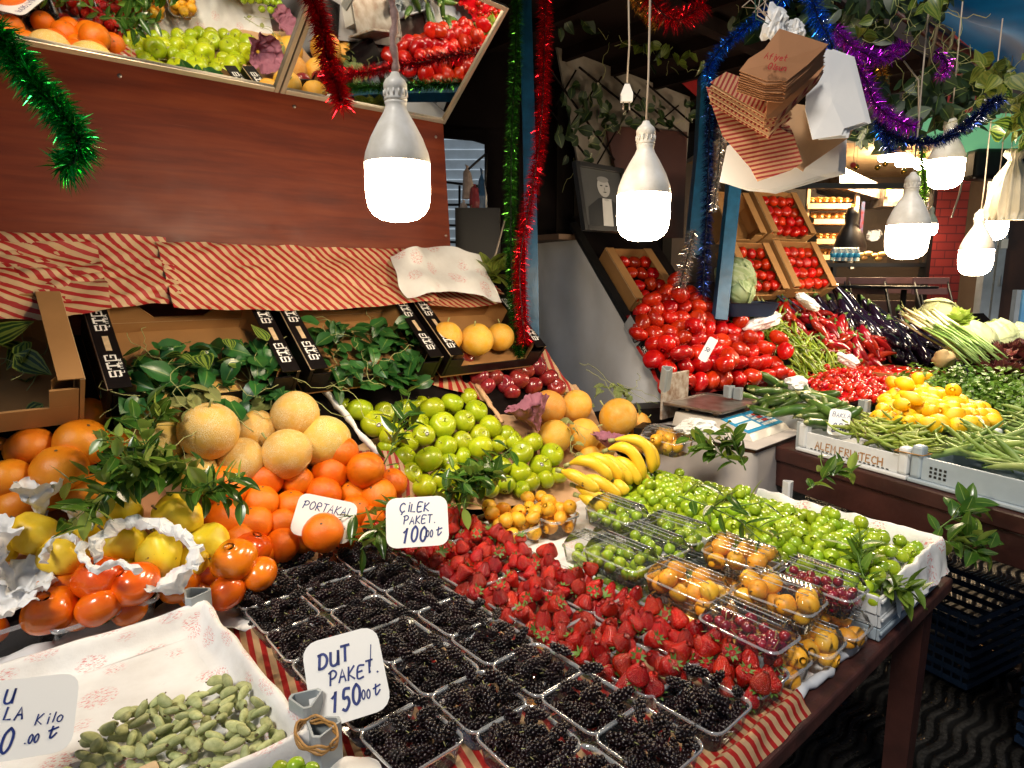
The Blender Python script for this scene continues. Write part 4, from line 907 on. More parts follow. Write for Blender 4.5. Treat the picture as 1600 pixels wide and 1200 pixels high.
# ---------------------------------------------------------------- clamshell boxes
def clam(u, v, lev, kind, where):
    z = .781+.0805*lev; jr = R.uniform(-.05, .05); Mt = TR(S1.pt(u, v, z), Matrix.Rotation(PI/2-S1.ang+jr, 3, 'Z'))
    nm = {'lo': 'loquats', 'pl': 'green plums', 'ch': 'dark cherries'}[kind]
    o = link('clamshell_box', CLAM[0], None, Mt); tag(o, f"clamshell box of {nm} {where}", 'clamshell box', 'clear clamshell boxes of fruit')
    for pn, pm in CLAM[1]: link(pn, pm, o)
    r, n, pk, tp = {'lo': (.0215, 15, 'loquat', .072), 'pl': (.0155, 15, 'plum', .052), 'ch': (.0125, 36, 'cherry', .055)}[kind]
    q = random.Random(int((u+v)*1000)+lev); w, d = .086-r*.9, .156-r*.9; poly = [(-w/2, -d/2), (w/2, -d/2), (w/2, d/2), (-w/2, d/2)]
    if lev == 0 and kind == 'pl':
        m = MB()
        for a, b, h, rr in pack(poly, r, 14, lambda a, b: .03, 5, .06): m.add([v_.co for v_ in P['plum'][0][0].vertices], [tuple(p_.vertices) for p_ in P['plum'][0][0].polygons], 0, TR((a, b, h+.004), rrot(q), rr))
        m.obj('plum_layer', M['greenplum'], o)['kind'] = 'stuff'; return
    for a, b, h, rr in pack(poly, r, n, lambda a, b: tp-.028 if r > .02 else .045-r, int(u*999)+lev, .06):
        h = min(h, .078-rr)
        put({'lo': 'loquat', 'pl': 'green_plum', 'ch': 'cherry'}[kind], q.choice(P[pk]), Mt @ Vector((a, b, h+.004)), rrot(q), rr, f"{ {'lo': 'orange loquat', 'pl': 'green plum', 'ch': 'dark red cherry'}[kind] } inside a closed clamshell box", {'lo': 'loquat', 'pl': 'plum', 'ch': 'cherry'}[kind], f"{nm} in clamshell boxes")
CL = [(.267, .155, 0, 'lo', 'at the front under a cherry box'), (.165+.102, .345, 0, 'lo', 'beside the strawberries under another loquat box'), (.385, .135, 0, 'lo', 'at the table edge, bottom of a stack'), (.50, .125, 0, 'lo', 'at the table edge before the cherry box by the plum crate'),
 (.267, .54, 0, 'pl', 'low beside the strawberries'), (.385, .33, 0, 'lo', 'in the middle of the bottom layer'), (.50, .32, 0, 'lo', 'in the bottom layer near the plum crate'), (.385, .525, 0, 'pl', 'in the bottom layer behind the loquats'), (.50, .52, 0, 'pl', 'in the bottom layer by the big plum heap'), (.50, .715, 0, 'pl', 'in the bottom layer beside the bananas'), (.385, .72, 0, 'pl', 'in the bottom layer, nearest the loquat punnets'),
 (.27, .34, 1, 'lo', 'on top, with a white strip on its lid'), (.372, .175, 1, 'lo', 'on top between the two cherry boxes'), (.50, .335, 1, 'lo', 'on top below the leafy sprig'), (.225, .165, .8, 'ch', 'on top nearest the strawberries'), (.505, .142, 1, 'ch', 'on top beside the plum crate'),
 (.272, .535, 1, 'pl', 'on top next to the strawberries'), (.39, .53, 1, 'pl', 'on top behind the loquat boxes'), (.51, .535, 1, 'pl', 'on top under the leafy sprig'), (.50, .735, 1, 'pl', 'on top, farthest back beside the bananas')]
for c_ in CL: clam(*c_)
# ---------------------------------------------------------------- loquat punnets in front of the bananas
for (u, v, k, wh) in ((.315, 1.02, 0, 'nearer the strawberries'), (.47, 1.00, 1, 'beside the bananas')):
    Mt = TR(S1.pt(u, v, .781), Matrix.Rotation(PI/2-S1.ang, 3, 'Z')); o = link('plastic_punnet', PUN2[0], None, Mt); tag(o, 'open clear punnet heaped with speckled loquats '+wh, 'punnet', 'open punnets of loquats')
    for pn, pm in PUN2[1]: link(pn, pm, o)
    fill_punnet(u, v, .781, .10, .155, 'loquat', P['loquat'], .0215, 20, (1, 1, 1.05), 'speckled orange loquat '+('in the open punnet nearer the strawberries' if k == 0 else 'in the open punnet beside the bananas'), 'loquat', 'loquats in open punnet '+('by the strawberries' if k == 0 else 'by the bananas'), 400+k, .062, lying)
# ---------------------------------------------------------------- bananas
def bunch(label, lst):
    P0 = at(800+lst[0][0][0]/4, 600+lst[0][0][1]/4, lst[0][3]); o = empty('banana_bunch', Matrix.Translation(P0), label, 'bananas', 'banana bunches')
    for k, (p0, p1, p2, D) in enumerate(lst):
        a, m, e = [at(800+x/4, 600+y/4, D+dd)-P0 for (x, y), dd in ((p0, .03), (p1, -.02), (p2, 0))]; pts = []; rad = []; n = 16
        for i in range(n+1):
            t = i/n; pts.append(a*(1-t)**2+m*2*t*(1-t)+e*t*t); r = .0228
            rad.append(r*(.34 if t < .06 else .34+.66*min(1, (t-.06)/.22)**.7 if t < .86 else max(.25, 1-.75*((t-.86)/.14)**1.6)))
        b = MB(); b.tube(pts, rad, 6); bo = b.obj('banana', M['banana'], o); md = bo.modifiers.new('round', 'SUBSURF'); md.levels = 1; md.render_levels = 1
        b = MB(); d = (pts[-1]-pts[-2]).normalized(); b.tube([pts[-1], pts[-1]+d*.006], [.0052, .004], 6); b.obj('tip', M['baseblack'], bo); d = (pts[0]-pts[1]).normalized(); b = MB(); b.tube([pts[0], pts[0]+d*.02], [.0075, .009], 6); b.obj('stalk', M['dry_stalk'], bo)
bunch('upper banana bunch leaning on the yellow melons', [((600, 410), (770, 330), (825, 600), 2.16), ((640, 350), (900, 300), (872, 560), 2.20), ((700, 345), (925, 360), (890, 545), 2.24), ((610, 470), (760, 480), (790, 630), 2.15), ((690, 470), (790, 520), (850, 640), 2.18)])
bunch('middle banana bunch with brown tips above the loquat punnets', [((360, 500), (500, 430), (625, 600), 2.08), ((450, 455), (600, 440), (690, 610), 2.11), ((520, 450), (680, 470), (745, 630), 2.14)])
bunch('lowest banana bunch with brown freckles beside the loquat punnets', [((310, 545), (420, 570), (545, 680), 2.00), ((440, 580), (580, 600), (675, 720), 2.03), ((400, 640), (520, 690), (625, 765), 2.0), ((630, 610), (690, 640), (710, 680), 2.08), ((420, 700), (520, 730), (580, 800), 1.99)])
# ---------------------------------------------------------------- fruit on the slope
ORG = [(355,760,33,0),(413,749,28,0),(407,785,27,0),(465,753,24,0),(350,812,30,0),(398,818,27,0),(534,707,25,1),(571,734,28,1),(515,740,27,0),(506,772,27,0),(550,772,20,0),(590,776,28,0),(455,790,24,0),(440,817,23,0),(440,852,26,0),(405,862,25,0),(505,832,30,2.0),(555,800,24,0),(612,755,23,0),(580,812,22,0),(475,842,22,0),(545,838,22,0),(372,842,26,0)]
heroes('orange', P['orange'], SL, ORG, 'orange', 'of the orange heap', 'orange', 'oranges on the slope', rows=4, adj=1.07)
MEL = [(240,647,42,0),(248,694,40,0),(337,632,40,0),(327,673,45,1),(398,672,33,0),(461,648,37,.8),(448,709,39,.6),(375,722,38,0),(308,738,33,0),(505,690,42,0)]
heroes('melon', P['melon'], SL, MEL, 'netted melon', 'above the oranges', 'melon', 'netted melons above the oranges', rows=2, tilt=.7, adj=1.04)
GRP = [(133,652,33,0),(48,700,37,0),(128,692,41,.5),(93,733,41,.8),(12,748,35,.5),(-4,700,20,0),(30,790,33,0),(132,772,34,0),(185,700,30,0),(70,775,30,0)]
heroes('grapefruit', P['grapefruit'], SL, GRP, 'grapefruit', 'of the heap by the striped paper', 'grapefruit', 'grapefruit heap', rows=3)
SLQ = S1.slope(1.05, .80, .75)
QUI = [(53,833,30,.5),(97,868,31,.3),(190,848,31,.3),(247,868,32,.4),(325,847,28,.2),(275,806,33,.6),(190,800,28,0),(2,855,22,.3),(190,890,22,0),(140,820,26,0),(300,880,24,0)]
heroes('quince', P['quince'], SLQ, QUI, 'yellow quince', 'among the white tissue', 'quince', 'quinces in tissue', rows=2, tilt=.9, adj=1.1)
APP = [(562,642,21,.3),(585,662,21,.3),(540,635,14,0),(632,640,18,0),(612,680,20,.5),(655,632,15,0),(675,638,20,.3),(706,631,18,.3),(731,622,16,0),(692,664,21,.6),(725,658,18,.5),(744,642,18,.5),(662,680,18,.5),(767,666,18,.5),(750,680,17,0),(696,697,18,.2),(722,690,17,.2),(750,699,20,.4),(790,680,17,0),(777,695,15,0),(634,715,18,0),(670,717,22,.6),(700,722,16,0),(643,740,18,0),(722,714,15,0),(687,750,18,0),(705,742,18,0),(662,760,20,0),(638,690,17,0),(800,688,17,0),(831,692,18,.3),(862,710,19,.3),(815,707,19,.3),(845,728,18,0),(872,742,15,0),(812,738,18,0),(735,740,17,0),(760,737,17,0),(783,727,17,0),(790,757,16,0),(600,645,17,0),(690,778,15,0),(655,660,17,0),(735,765,15,0),(828,752,16,0),(852,748,15,0),(765,762,16,0),(815,765,14,0),(720,770,15,0),(605,700,15,0),(618,735,14,0)]
heroes('green_apple', P['greenapple'], SL, APP, 'green apple', 'of the apple heap', 'apple', 'green apples', rows=4, tilt=.8, adj=1.03)
apo = [o_ for o_ in C.objects if o_.name.startswith('green_apple')]
for i_, k_ in enumerate((1, 4, 12, 22, 30, 33)):
    if k_ < len(apo):
        ap = apo[k_]; dl = (ap.matrix_world.inverted() @ CAM).normalized(); dl = (dl+Vector((.25, .2, -.1))).normalized(); b = MB(); b.lathe([(0, 0), (.17, -.012), (.19, -.018)], 12)
        qd = dl*1.0; rr_ = 1.0
        st_ = b.obj('sticker', M['card'], ap, True, TR(dl*.985, rot_to(dl), (1, .8, 1)))
RAP = [(725,564,17,0),(749,588,16,0),(773,588,16,0),(811,592,17,.3),(840,571,17,.5),(822,577,15,.2),(857,590,16,0),(790,600,15,0),(833,603,16,0),(870,605,15,0),(762,603,14,0),(802,575,14,0),(800,612,14,0)]
heroes('red_apple', P['redapple'], S1.slope(1.2, .91, .95), RAP, 'dark red apple', 'below the right-hand carton', 'apple', 'dark red apples', rows=2, tilt=.8, lay=.8)
MER = [(857,637,28,.2),(900,634,26,0),(867,682,27,0),(912,680,27,0),(966,652,31,.4),(1029,684,18,0),(998,663,20,0),(922,712,17,0),(1000,692,17,0),(945,704,16,0)]
SLR = S1.slope(1.12, .80, .80)
heroes('melon', P['melon2'], SLR, MER, 'orange-yellow melon', 'above the bananas', 'melon', 'yellow melons above the bananas', rows=2, tilt=.8)
# filler fruit tucked under the visible heaps is left to the rack's own paper
# ---------------------------------------------------------------- persimmon bowls
def bowl(cx, cy, z, spin, lst, where):
    c = S1.flat(z).hit(cx, cy); Mt = TR(c, Matrix.Rotation(spin, 3, 'Z')); o = link('plastic_punnet', BOWL[0], None, Mt); tag(o, 'large clear punnet of persimmons '+where, 'punnet', 'persimmon punnets')
    for pn, pm in BOWL[1]: link(pn, pm, o)
    heroes('persimmon', P['persimmon'], S1.flat(z+.02), lst, 'persimmon', where, 'persimmon', 'persimmons '+where, rows=2, lay=.9, adj=1.12, pose=lambda q: rot_to((q.gauss(0, .5), q.gauss(0, .5)+.2, -1), q.uniform(0, 6)))
bowl(150, 978, .815, PI/2-S1.ang+.12, [(78,953,36,.5),(95,915,35,.9),(152,903,33,1.6),(210,913,34,1.0),(155,948,31,.6),(120,960,26,0),(200,950,26,0)], 'beside the white tissue')
bowl(350, 945, .80, PI/2-S1.ang, [(280,912,29,.6),(325,893,25,.8),(366,875,32,1.6),(403,898,27,1.0),(355,925,29,.4),(393,858,28,1.0),(300,925,24,0)], 'behind the grey crate post')
bowl(-28, 1010, .815, PI/2-S1.ang+.12, [(-10,945,26,.6),(-20,985,26,.2)], 'cut off at the frame edge')
# ---------------------------------------------------------------- tissue round the quinces, purple tissue by the melons
def wad(px, py, D, w, h, mt, label, seed, amp=.35, cat='tissue paper', group='white tissue wrappings', flat=.6):
    c = at(px, py, D); b = MB(); q = random.Random(seed); o_ = Vector((seed, seed*2, 3))
    prof = [(0 if i in (0, 14) else math.sin(PI*i/14)**.8, -math.cos(PI*i/14)) for i in range(15)]
    def dis(p):
        n1 = noise.noise(p*1.3+o_); n2 = abs(noise.noise(p*3.1+o_)); n3 = abs(noise.noise(p*7+o_)); f_ = 1+amp*(n1-.9*n2-.5*n3+.35); return Vector((p.x*w/2*f_, p.y*w/2*flat*f_, p.z*h/2*f_))
    b.lathe(prof, 34, 0, None, dis); o = b.obj('tissue_paper', mt, None, False, Matrix.Translation(c) @ Matrix.Rotation(q.uniform(-.6, .6), 4, 'Y')); return tag(o, label, cat, group)
def wrapstrip(pts, wd, mt, label, seed=1, D=None, group='white tissue wrappings'):
    P3 = [at(x, y, d) for x, y, d in pts]; b = MB(); q = random.Random(seed); n = 30; P_ = [P3[0]]+P3+[P3[-1]]; sm = []
    for i in range(1, len(P_)-2):
        for k in range(8): t_ = k/8; sm.append(.5*((2*P_[i])+(-P_[i-1]+P_[i+1])*t_+(2*P_[i-1]-5*P_[i]+4*P_[i+1]-P_[i+2])*t_*t_+(-P_[i-1]+3*P_[i]-3*P_[i+1]+P_[i+2])*t_**3))
    sm.append(P3[-1]); b.tube([crumple(p, .006, 40) for p in sm], [wd*(.75+.5*abs(noise.noise(p*45+Vector((seed, 0, 0))))) for p in sm], 12, flat=.55)
    for i in range(len(b.v)): b.v[i] = tuple(crumple(b.v[i], wd*.7, 70))
    o = b.obj('tissue_paper', mt, None, False); return tag(o, label, 'tissue paper', group)
def flare(px, py, D, r, h, mt, label, seed, lean=(0, 0), spread=.75, ridges=9, cat='tissue paper', group='white tissue wrappings', name='tissue_paper'):
    """a square of thin paper gathered and opened like a cup, with sharp creases"""
    c = at(px, py, D); q = random.Random(seed); ph = q.uniform(0, 6); so = Vector((seed, 2*seed, 0)); b = MB(); nr, na = 16, 72
    for j in range(nr+1):
        t = j/nr
        for i in range(na):
            a_ = 2*PI*i/na; fold = abs(((a_*ridges/(2*PI)+ph+.6*noise.noise(Vector((math.cos(a_), math.sin(a_), seed)))) % 1)-.5)*2-.5
            edge = 1+.16*noise.noise(Vector((math.cos(a_)*2, math.sin(a_)*2, seed+5))); rr = r*(.10+spread*t**1.2)*edge*(1+.22*fold*t); z = h*(t-.5)*(1+.35*noise.noise(Vector((math.cos(a_)*1.5, math.sin(a_)*1.5, seed+9)))*t)
            p = Vector((rr*math.cos(a_)+lean[0]*t, rr*math.sin(a_), z+lean[1]*t)); n1 = noise.noise(p*38+so); p += Vector((n1, noise.noise(p*41-so), abs(noise.noise(p*50+so))*1.4-.5))*.015*min(1, t*2); b.v.append(tuple(p))
    for j in range(nr):
        for i in range(na): i2 = (i+1) % na; b.face((j*na+i, j*na+i2, (j+1)*na+i2, (j+1)*na+i))
    o = b.obj(name, mt, None, True, Matrix.Translation(c) @ Matrix.Rotation(q.uniform(-.5, .5), 4, 'Y')); return tag(o, label, cat, group)
flare(62, 783, 1.44, .055, .075, M['tissue'], 'white tissue twisted upright above the leftmost whole quince', 3, (.0, .01))
flare(38, 825, 1.48, .050, .08, M['tissue'], 'white tissue cupped behind the leftmost whole quince', 5, (-.02, 0), .9, 7)
flare(-6, 865, 1.32, .045, .11, M['tissue'], 'white tissue wrapping at the left frame edge below the grapefruit', 6, (-.02, 0), .8, 6)
flare(34, 912, 1.34, .050, .055, M['tissue'], 'crumpled white tissue behind the persimmon punnet', 8, (.0, 0), 1.0, 11)
flare(136, 812, 1.50, .06, .09, M['tissue'], 'white tissue behind the second quince from the left', 9, (.02, 0), .8, 6)
flare(2, 950, 1.26, .045, .04, M['tissue'], 'low crumpled tissue left of the persimmon punnet', 14, (0, 0), 1.0, 10)
flare(275, 912, 1.40, .05, .05, M['tissue'], 'white tissue below the frontmost quince', 15, (0, 0), 1.0, 9)
wrapstrip([(150,870,1.36),(152,845,1.39),(175,825,1.42),(205,815,1.45),(250,820,1.44),(285,835,1.41),(303,860,1.38),(300,890,1.35)], .016, M['tissue'], 'arched band of white tissue over the front quinces', 2)
wrapstrip([(128,850,1.36),(135,880,1.32),(155,888,1.31),(185,880,1.32),(215,892,1.31)], .012, M['tissue'], 'twisted band of white tissue under the second quince', 4)
wrapstrip([(68,880,1.33),(75,855,1.37),(98,838,1.4),(125,845,1.39)], .011, M['tissue'], 'band of white tissue round the left quince', 7)
flare(832, 650, 2.40, .075, .12, M['purple_tissue'], 'crumpled mauve tissue beside the yellow melons', 31, (.0, 0), 1.0, 8, group='mauve tissue papers')
flare(952, 690, 2.45, .055, .05, M['purple_tissue'], 'small dark mauve tissue under the big yellow melon', 33, (.0, 0), 1.1, 9, group='mauve tissue papers')
def wp_(s, t_): p = S1.pt(-1.45+.99*s, .99+.20*t_, .806+.02*t_); return crumple(p, .022, 22)
o = sheet('tissue_paper', wp_, 90, 20, M['tissue'], None, (1, .2)); tag(o, 'creased white tissue sheet under the persimmon punnets', 'tissue paper', 'white tissue wrappings')
# ---------------------------------------------------------------- green almond tray
TU0, TU1, TV0, TV1 = -1.25, -.585, .45, .985
def tray_fn(s, t_):
    # section across: outer wall, rim, inner wall, floor
    prof = [(-.012, .80), (-.008, .86), (-.004, .905), (.004, .908), (.012, .90), (.018, .885), (.030, .866), (.05, .862)]
    return prof
def tray_wall(name, a, b_, inward, label):
    prof = tray_fn(0, 0); a = Vector(a); b_ = Vector(b_); ln = (b_-a).length
    def fn(s, t_):
        k = t_*(len(prof)-1); i = min(len(prof)-2, int(k)); f_ = k-i; off = prof[i][0]*(1-f_)+prof[i+1][0]*f_; z = prof[i][1]*(1-f_)+prof[i+1][1]*f_
        p = a.lerp(b_, s)+inward*off; p.z = z; return p+Vector((noise.noise(p*14), noise.noise(p*14+Vector((5, 5, 5))), noise.noise(p*11+Vector((9, 1, 1)))))*.006
    return sheet(name, fn, 40, 14, M['printed'], tray, (ln, .22))
tray = empty('paper_lined_tray', Matrix.Identity(4), 'shallow tray lined with white printed paper and holding green almonds', 'tray')
tray_wall('tray_wall', S1.pt(TU0, TV1, 0), S1.pt(TU1, TV1, 0), -S1.V, ''); tray_wall('tray_wall', S1.pt(TU1, TV1, 0), S1.pt(TU1, TV0, 0), -S1.U, ''); tray_wall('tray_wall', S1.pt(TU1, TV0, 0), S1.pt(TU0, TV0, 0), S1.V, '')
def tfl(s, t_): p = S1.pt(TU0+(TU1-TU0)*s, TV0+(TV1-TV0)*t_, .8605); p.z += .004*noise.noise(p*9); return p
sheet('tray_floor', tfl, 30, 30, M['printed'], tray, (.665, .535))
AP = S1.flat(.864)
pile('green_almond', P['almond'], AP, [(95,1225),(150,1150),(225,1110),(300,1098),(345,1075),(400,1085),(445,1120),(460,1160),(420,1225)], .0112, 150, .026, .03, 'fuzzy green almond heaped on the printed white paper', 'green almond', 'green almonds', 5, (1.35, 1.35, 1.45), lying)
def post(px, py, z, h, w, mt, label, spin=0, plane=None, tilt=None, band=False):
    c = S1.flat(z).hit(px, py); b = MB(); rr = w*.5; pts = []
    for k in range(3):
        a0 = 2*PI*k/3+spin
        for da in (-.22, 0, .22): pts.append((rr*math.cos(a0+da), rr*math.sin(a0+da)))
    n = len(pts); inn = [(x*.82, y*.82) for x, y in pts]
    b.add([(x, y, -h) for x, y in pts]+[(x, y, 0) for x, y in pts]+[(x, y, 0) for x, y in inn]+[(x, y, -h) for x, y in inn], [(i, (i+1) % n, n+(i+1) % n, n+i) for i in range(n)]+[(n+i, n+(i+1) % n, 2*n+(i+1) % n, 2*n+i) for i in range(n)]+[(2*n+i, 2*n+(i+1) % n, 3*n+(i+1) % n, 3*n+i) for i in range(n)])
    Mt = Matrix.Translation(c) @ (tilt.to_4x4() if tilt else Matrix.Identity(4)); o = b.obj('crate_corner_post', mt, None, False, Mt); tag(o, label, 'crate post', 'hollow three-sided crate posts'); return o, c
post(305, 925, .925, .11, .062, M['tube_plastic'], 'hollow grey three-sided post at the corner of the almond tray', .5)
post(478, 1090, .925, .12, .056, M['tube_plastic'], 'hollow grey post tied with a rubber band, the farther of the pair', .9)
o, c1 = post(503, 1132, .915, .11, .058, M['tube_plastic'], 'hollow grey post tied with a rubber band, the nearer of the pair', .5)
b = MB(); cA = at(485, 1135, .99); cB = at(503, 1152, .965)
for dz in (0, .005, .009):
    ctr = (cA+cB)/2+Vector((0, 0, -dz)); ax = (cB-cA); L_ = ax.length/2+.024; ax.normalize(); sd2 = Vector((-ax.y, ax.x, 0)).normalized()
    b.tube([ctr+ax*L_*math.cos(2*PI*k/28)+sd2*.027*math.sin(2*PI*k/28)+Vector((0, 0, .003*math.sin(k*1.3+dz*300))) for k in range(29)], .0022, 6)
tag(b.obj('rubber_band', M['rubber']), 'brown rubber band looped round the two grey crate posts', 'rubber band')
post(130, 607, 1.235, .16, .055, M['blue_plastic'], 'hollow blue crate post beside the grapefruit', .5); post(167, 606, 1.24, .16, .05, M['tube_plastic'], 'hollow grey crate post behind the smaller grey one', .9); post(176, 632, 1.2, .12, .042, M['tube_plastic'], 'smallest hollow grey crate post near the netted melons', .4)
post(186, 530, 1.40, .10, .05, M['tube_plastic'], 'hollow grey post standing between two cartons', .2) if False else None
post(109, 462, 1.53, .13, .055, M['tube_plastic'], 'hollow grey post rising by the open brown carton', .4)
# next tray at the very front
tr2 = empty('paper_lined_tray', Matrix.Identity(4), 'white paper lined crate cut off by the lower frame edge', 'tray')
def t2(s, t_):
    u = -.585+.09*s+.03; p = S1.pt(-.62+.12*s, .28+.14*t_, .835+.02*math.sin(PI*s)); return crumple(p, .012, 18)
sheet('paper_lining', t2, 16, 16, M['printed'], tr2, (.12, .14))
for i, (x, y) in enumerate([(437, 1203), (462, 1197), (486, 1205), (450, 1216)]): put('green_fig', P['plum'][0], at(x, y, .885), rrot(), .0125, 'yellow-green fruit lying on paper at the bottom frame edge', 'fruit', 'yellow-green fruit at the frame edge')
# ---------------------------------------------------------------- plum crates and heap
pc = empty('white_fruit_crate', Matrix.Identity(4), 'upper white plastic crate lined with paper under the plum heap', 'crate', 'white plum crates')
def crate_ring(parent, u0, u1, v0, v1, z0, z1, mt, flare=.0, t_=.008):
    S1box('crate_wall', u0, u1, v0, v0+t_, z0, z1, mt, parent, .002); S1box('crate_wall', u0, u1, v1-t_, v1, z0, z1, mt, parent, .002)
    S1box('crate_wall', u1-t_, u1, v0+t_+.0005, v1-t_-.0005, z0, z1, mt, parent, .002); S1box('crate_wall', u0, u0+t_, v0+t_+.0005, v1-t_-.0005, z0, z1, mt, parent, .002)
    S1box('crate_floor', u0+t_+.0005, u1-t_-.0005, v0+t_+.0005, v1-t_-.0005, z0+.002, z0+.008, mt, parent, 0)
    S1box('crate_lip', u0-.006, u1+.006, v0-.006, v0-.0005, z1-.010, z1-.002, mt, parent, .002); S1box('crate_lip', u1+.0005, u1+.007, v0-.004, v1, z1-.010, z1-.002, mt, parent, .002)
crate_ring(pc, .575, 1.00, .035, .56, .842, .885, M['white_plastic'])
for z, l in ((.779, 'lowest'), (.811, 'middle')):
    q_ = empty('white_fruit_crate', Matrix.Identity(4), l+' flat plastic crate of the stack at the table end', 'crate', 'white plum crates'); crate_ring(q_, .575+.004, 1.004, .033, .565, z, z+.029, M['grey_plastic'] if z < .8 else M['white_plastic'])
q_ = empty('white_fruit_crate', Matrix.Identity(4), 'white plastic crate under the far half of the plum heap', 'crate', 'white plum crates'); crate_ring(q_, .60, 1.0, .575, .95, .80, .850, M['white_plastic'])
PL = S1.flat(.855)
ppoly = [(.59, .05), (.985, .05), (.99, .5), (.99, 1.02), (.93, 1.06), (.70, .97), (.60, .88), (.59, .6)]
shell('green_plum', P['plum'], PL, ppoly, .0185, .045, .12, 'round green plum in the big heap at the table end', 'plum', 'green plums of the big heap', 8, (1.02, 1.02, 1.02), None, 2.12, 258, 12, M['greenplum'], 'green plums packed below the visible heap')
def liner(s, t_):
    k = s*1.35; base = S1.pt(.62+.378*min(1, s/.45), .034, 0) if s < .45 else S1.pt(.998, .034+.52*(s-.45)/.55, 0)
    out = (S1.V*-1 if s < .45 else S1.U); p = base+out*(-.02+.045*t_)+Vector((0, 0, .868+.055*math.sin(PI*min(1, t_*1.15))**.8-.035*t_*t_)); return crumple(p, .012, 22)
o = sheet('printed_paper_liner', liner, 60, 10, M['printed'], None, (.9, .09)); tag(o, 'white printed paper folded over the rim of the plum crate', 'paper')
post(1343, 915, .87, .08, .03, M['white_plastic'], 'white crate post beside the nearest plums', .3); post(1232, 752, .93, .08, .035, M['white_plastic'], 'white crate post at the back rim of the plum crate', .3)
# ---------------------------------------------------------------- back cartons with ivy, striped paper, veneer board
KP = Plane(S1.pt(0, 1.450, 1.243), S1.U, S1.V*.788+Vector((0, 0, .616)))
# normal of this plane points to the viewer
for u0, u1, lab in ((-1.21, -.70, 'tall plain brown carton at the left frame edge with striped leaves in it'), (-.665, -.165, 'cardboard carton with black printed sides full of ivy, second from the left'), (-.145, .345, 'cardboard carton with black printed sides full of ivy, third from the left'), (.365, .84, 'cardboard carton with black printed sides holding yellow melons')):
    lift = .05 if u0 < -1 else 0
    carton(u0, u1, lab, 0, d=.32, plane=KP, black=u0 > -1, b0=.0, h=.15 if u0 < -1 else .105)
def kpoly(u0, u1, b0, b1): return [(u0, b0), (u1, b0), (u1, b1), (u0, b1)]
leafheap('leafy_cuttings', KP, None, 26, .085, .06, M['striped_leaf'], 'striped round leaves lying in the plain brown carton', 'leaves', .11, 21, 2, 'leaves in the cartons', 4, poly=kpoly(-1.15, -.73, .02, .24))
leafheap('ivy_cuttings', KP, None, 120, .062, .05, M['ivy'], 'green ivy cuttings filling the carton above the netted melons', 'ivy', .10, 22, 1, 'leaves in the cartons', 14, poly=kpoly(-.63, -.19, -.03, .19))
leafheap('striped_cuttings', KP, None, 30, .06, .045, M['striped_leaf'], 'small striped leaves among the ivy of the second carton', 'leaves', .13, 27, 2, 'leaves in the cartons', 3, poly=kpoly(-.6, -.2, .03, .18))
leafheap('ivy_cuttings', KP, None, 170, .062, .05, M['ivy'], 'green ivy cuttings filling the carton above the green apples', 'ivy', .10, 23, 1, 'leaves in the cartons', 16, poly=kpoly(-.11, .32, -.02, .25))
heroes('melon', P['melon2'], KP, [(698,527,25.5,.4),(745,531,26.5,.5),(781,527,23,.2)], 'yellow melon', 'in the right-hand carton', 'melon', 'melons in the carton', rows=1, lay=.9)
def overpaper(u0, u1, vt, zt, vb, zb, amp, seed):
    def fn(s, t_):
        u = u0+(u1-u0)*s; v = vb+(vt-vb)*t_; z = zb+(zt-zb)*t_; sag = .02*math.sin(PI*s); p = S1.pt(u, v, z-sag*(1-t_)*1.0)
        n = noise.noise(Vector((u*5, t_*2, seed)))*.5+noise.noise(Vector((u*11+t_*6, t_*3, seed)))*.35; n += .5*abs(noise.noise(Vector((u*7-t_*5, t_*4+u*3, seed+4))))-.3*abs(noise.noise(Vector((u*16+t_*9, t_*5, seed+8)))); return p+(S1.V*-1+Vector((0, 0, .5)))*amp*n
    return fn
o = sheet('striped_paper_sheet', overpaper(-1.35, -.42, 1.713, 1.715, 1.60, 1.525, .040, 1), 90, 24, M['striped'], None, (.93, .22)); tag(o, 'crumpled striped paper sheet over the cartons on the left', 'paper', 'striped paper sheets')
o = sheet('striped_paper_sheet', overpaper(-.45, .46, 1.706, 1.70, 1.575, 1.512, .020, 4), 90, 24, M['striped'], None, (.91, .24)); tag(o, 'long striped paper sheet along the foot of the veneer board', 'paper', 'striped paper sheets')
o = sheet('striped_paper_sheet', overpaper(.40, .84, 1.70, 1.56, 1.60, 1.50, .01, 9), 30, 8, M['striped'], None, (.44, .12)); tag(o, 'narrow striped paper strip behind the melon carton', 'paper', 'striped paper sheets')
o = sheet('striped_paper_sheet', overpaper(-.98, -.60, 1.690, 1.69, 1.575, 1.515, .05, 13), 40, 20, M['striped4'], None, (.38, .22)); tag(o, 'small striped sheet folded over the long ones near the second carton', 'paper', 'striped paper sheets')
def rag(s, t_):
    u = .30+.40*s+.05*(1-t_)*(s-.3); v = 1.55+.13*t_-.02*math.sin(s*9); z = 1.535+.15*t_-.05*s*(1-t_)*.6+.02*math.sin(PI*s); return crumple(S1.pt(u, v-.02, z), .030, 9)
o = sheet('printed_paper_sheet', rag, 30, 20, M['printed'], None, (.42, .2)); tag(o, 'white sheet with faded red print draped at the board corner', 'paper')
wb_ = MB(); wb_.box((-1.9, 1.722, 1.40), (.640, 1.745, 2.185)); b = wb_
Mt = Matrix(((S1.U.x, S1.V.x, 0, S1.o.x), (S1.U.y, S1.V.y, 0, S1.o.y), (0, 0, 1, 0), (0, 0, 0, 1)))
o = MB(); 
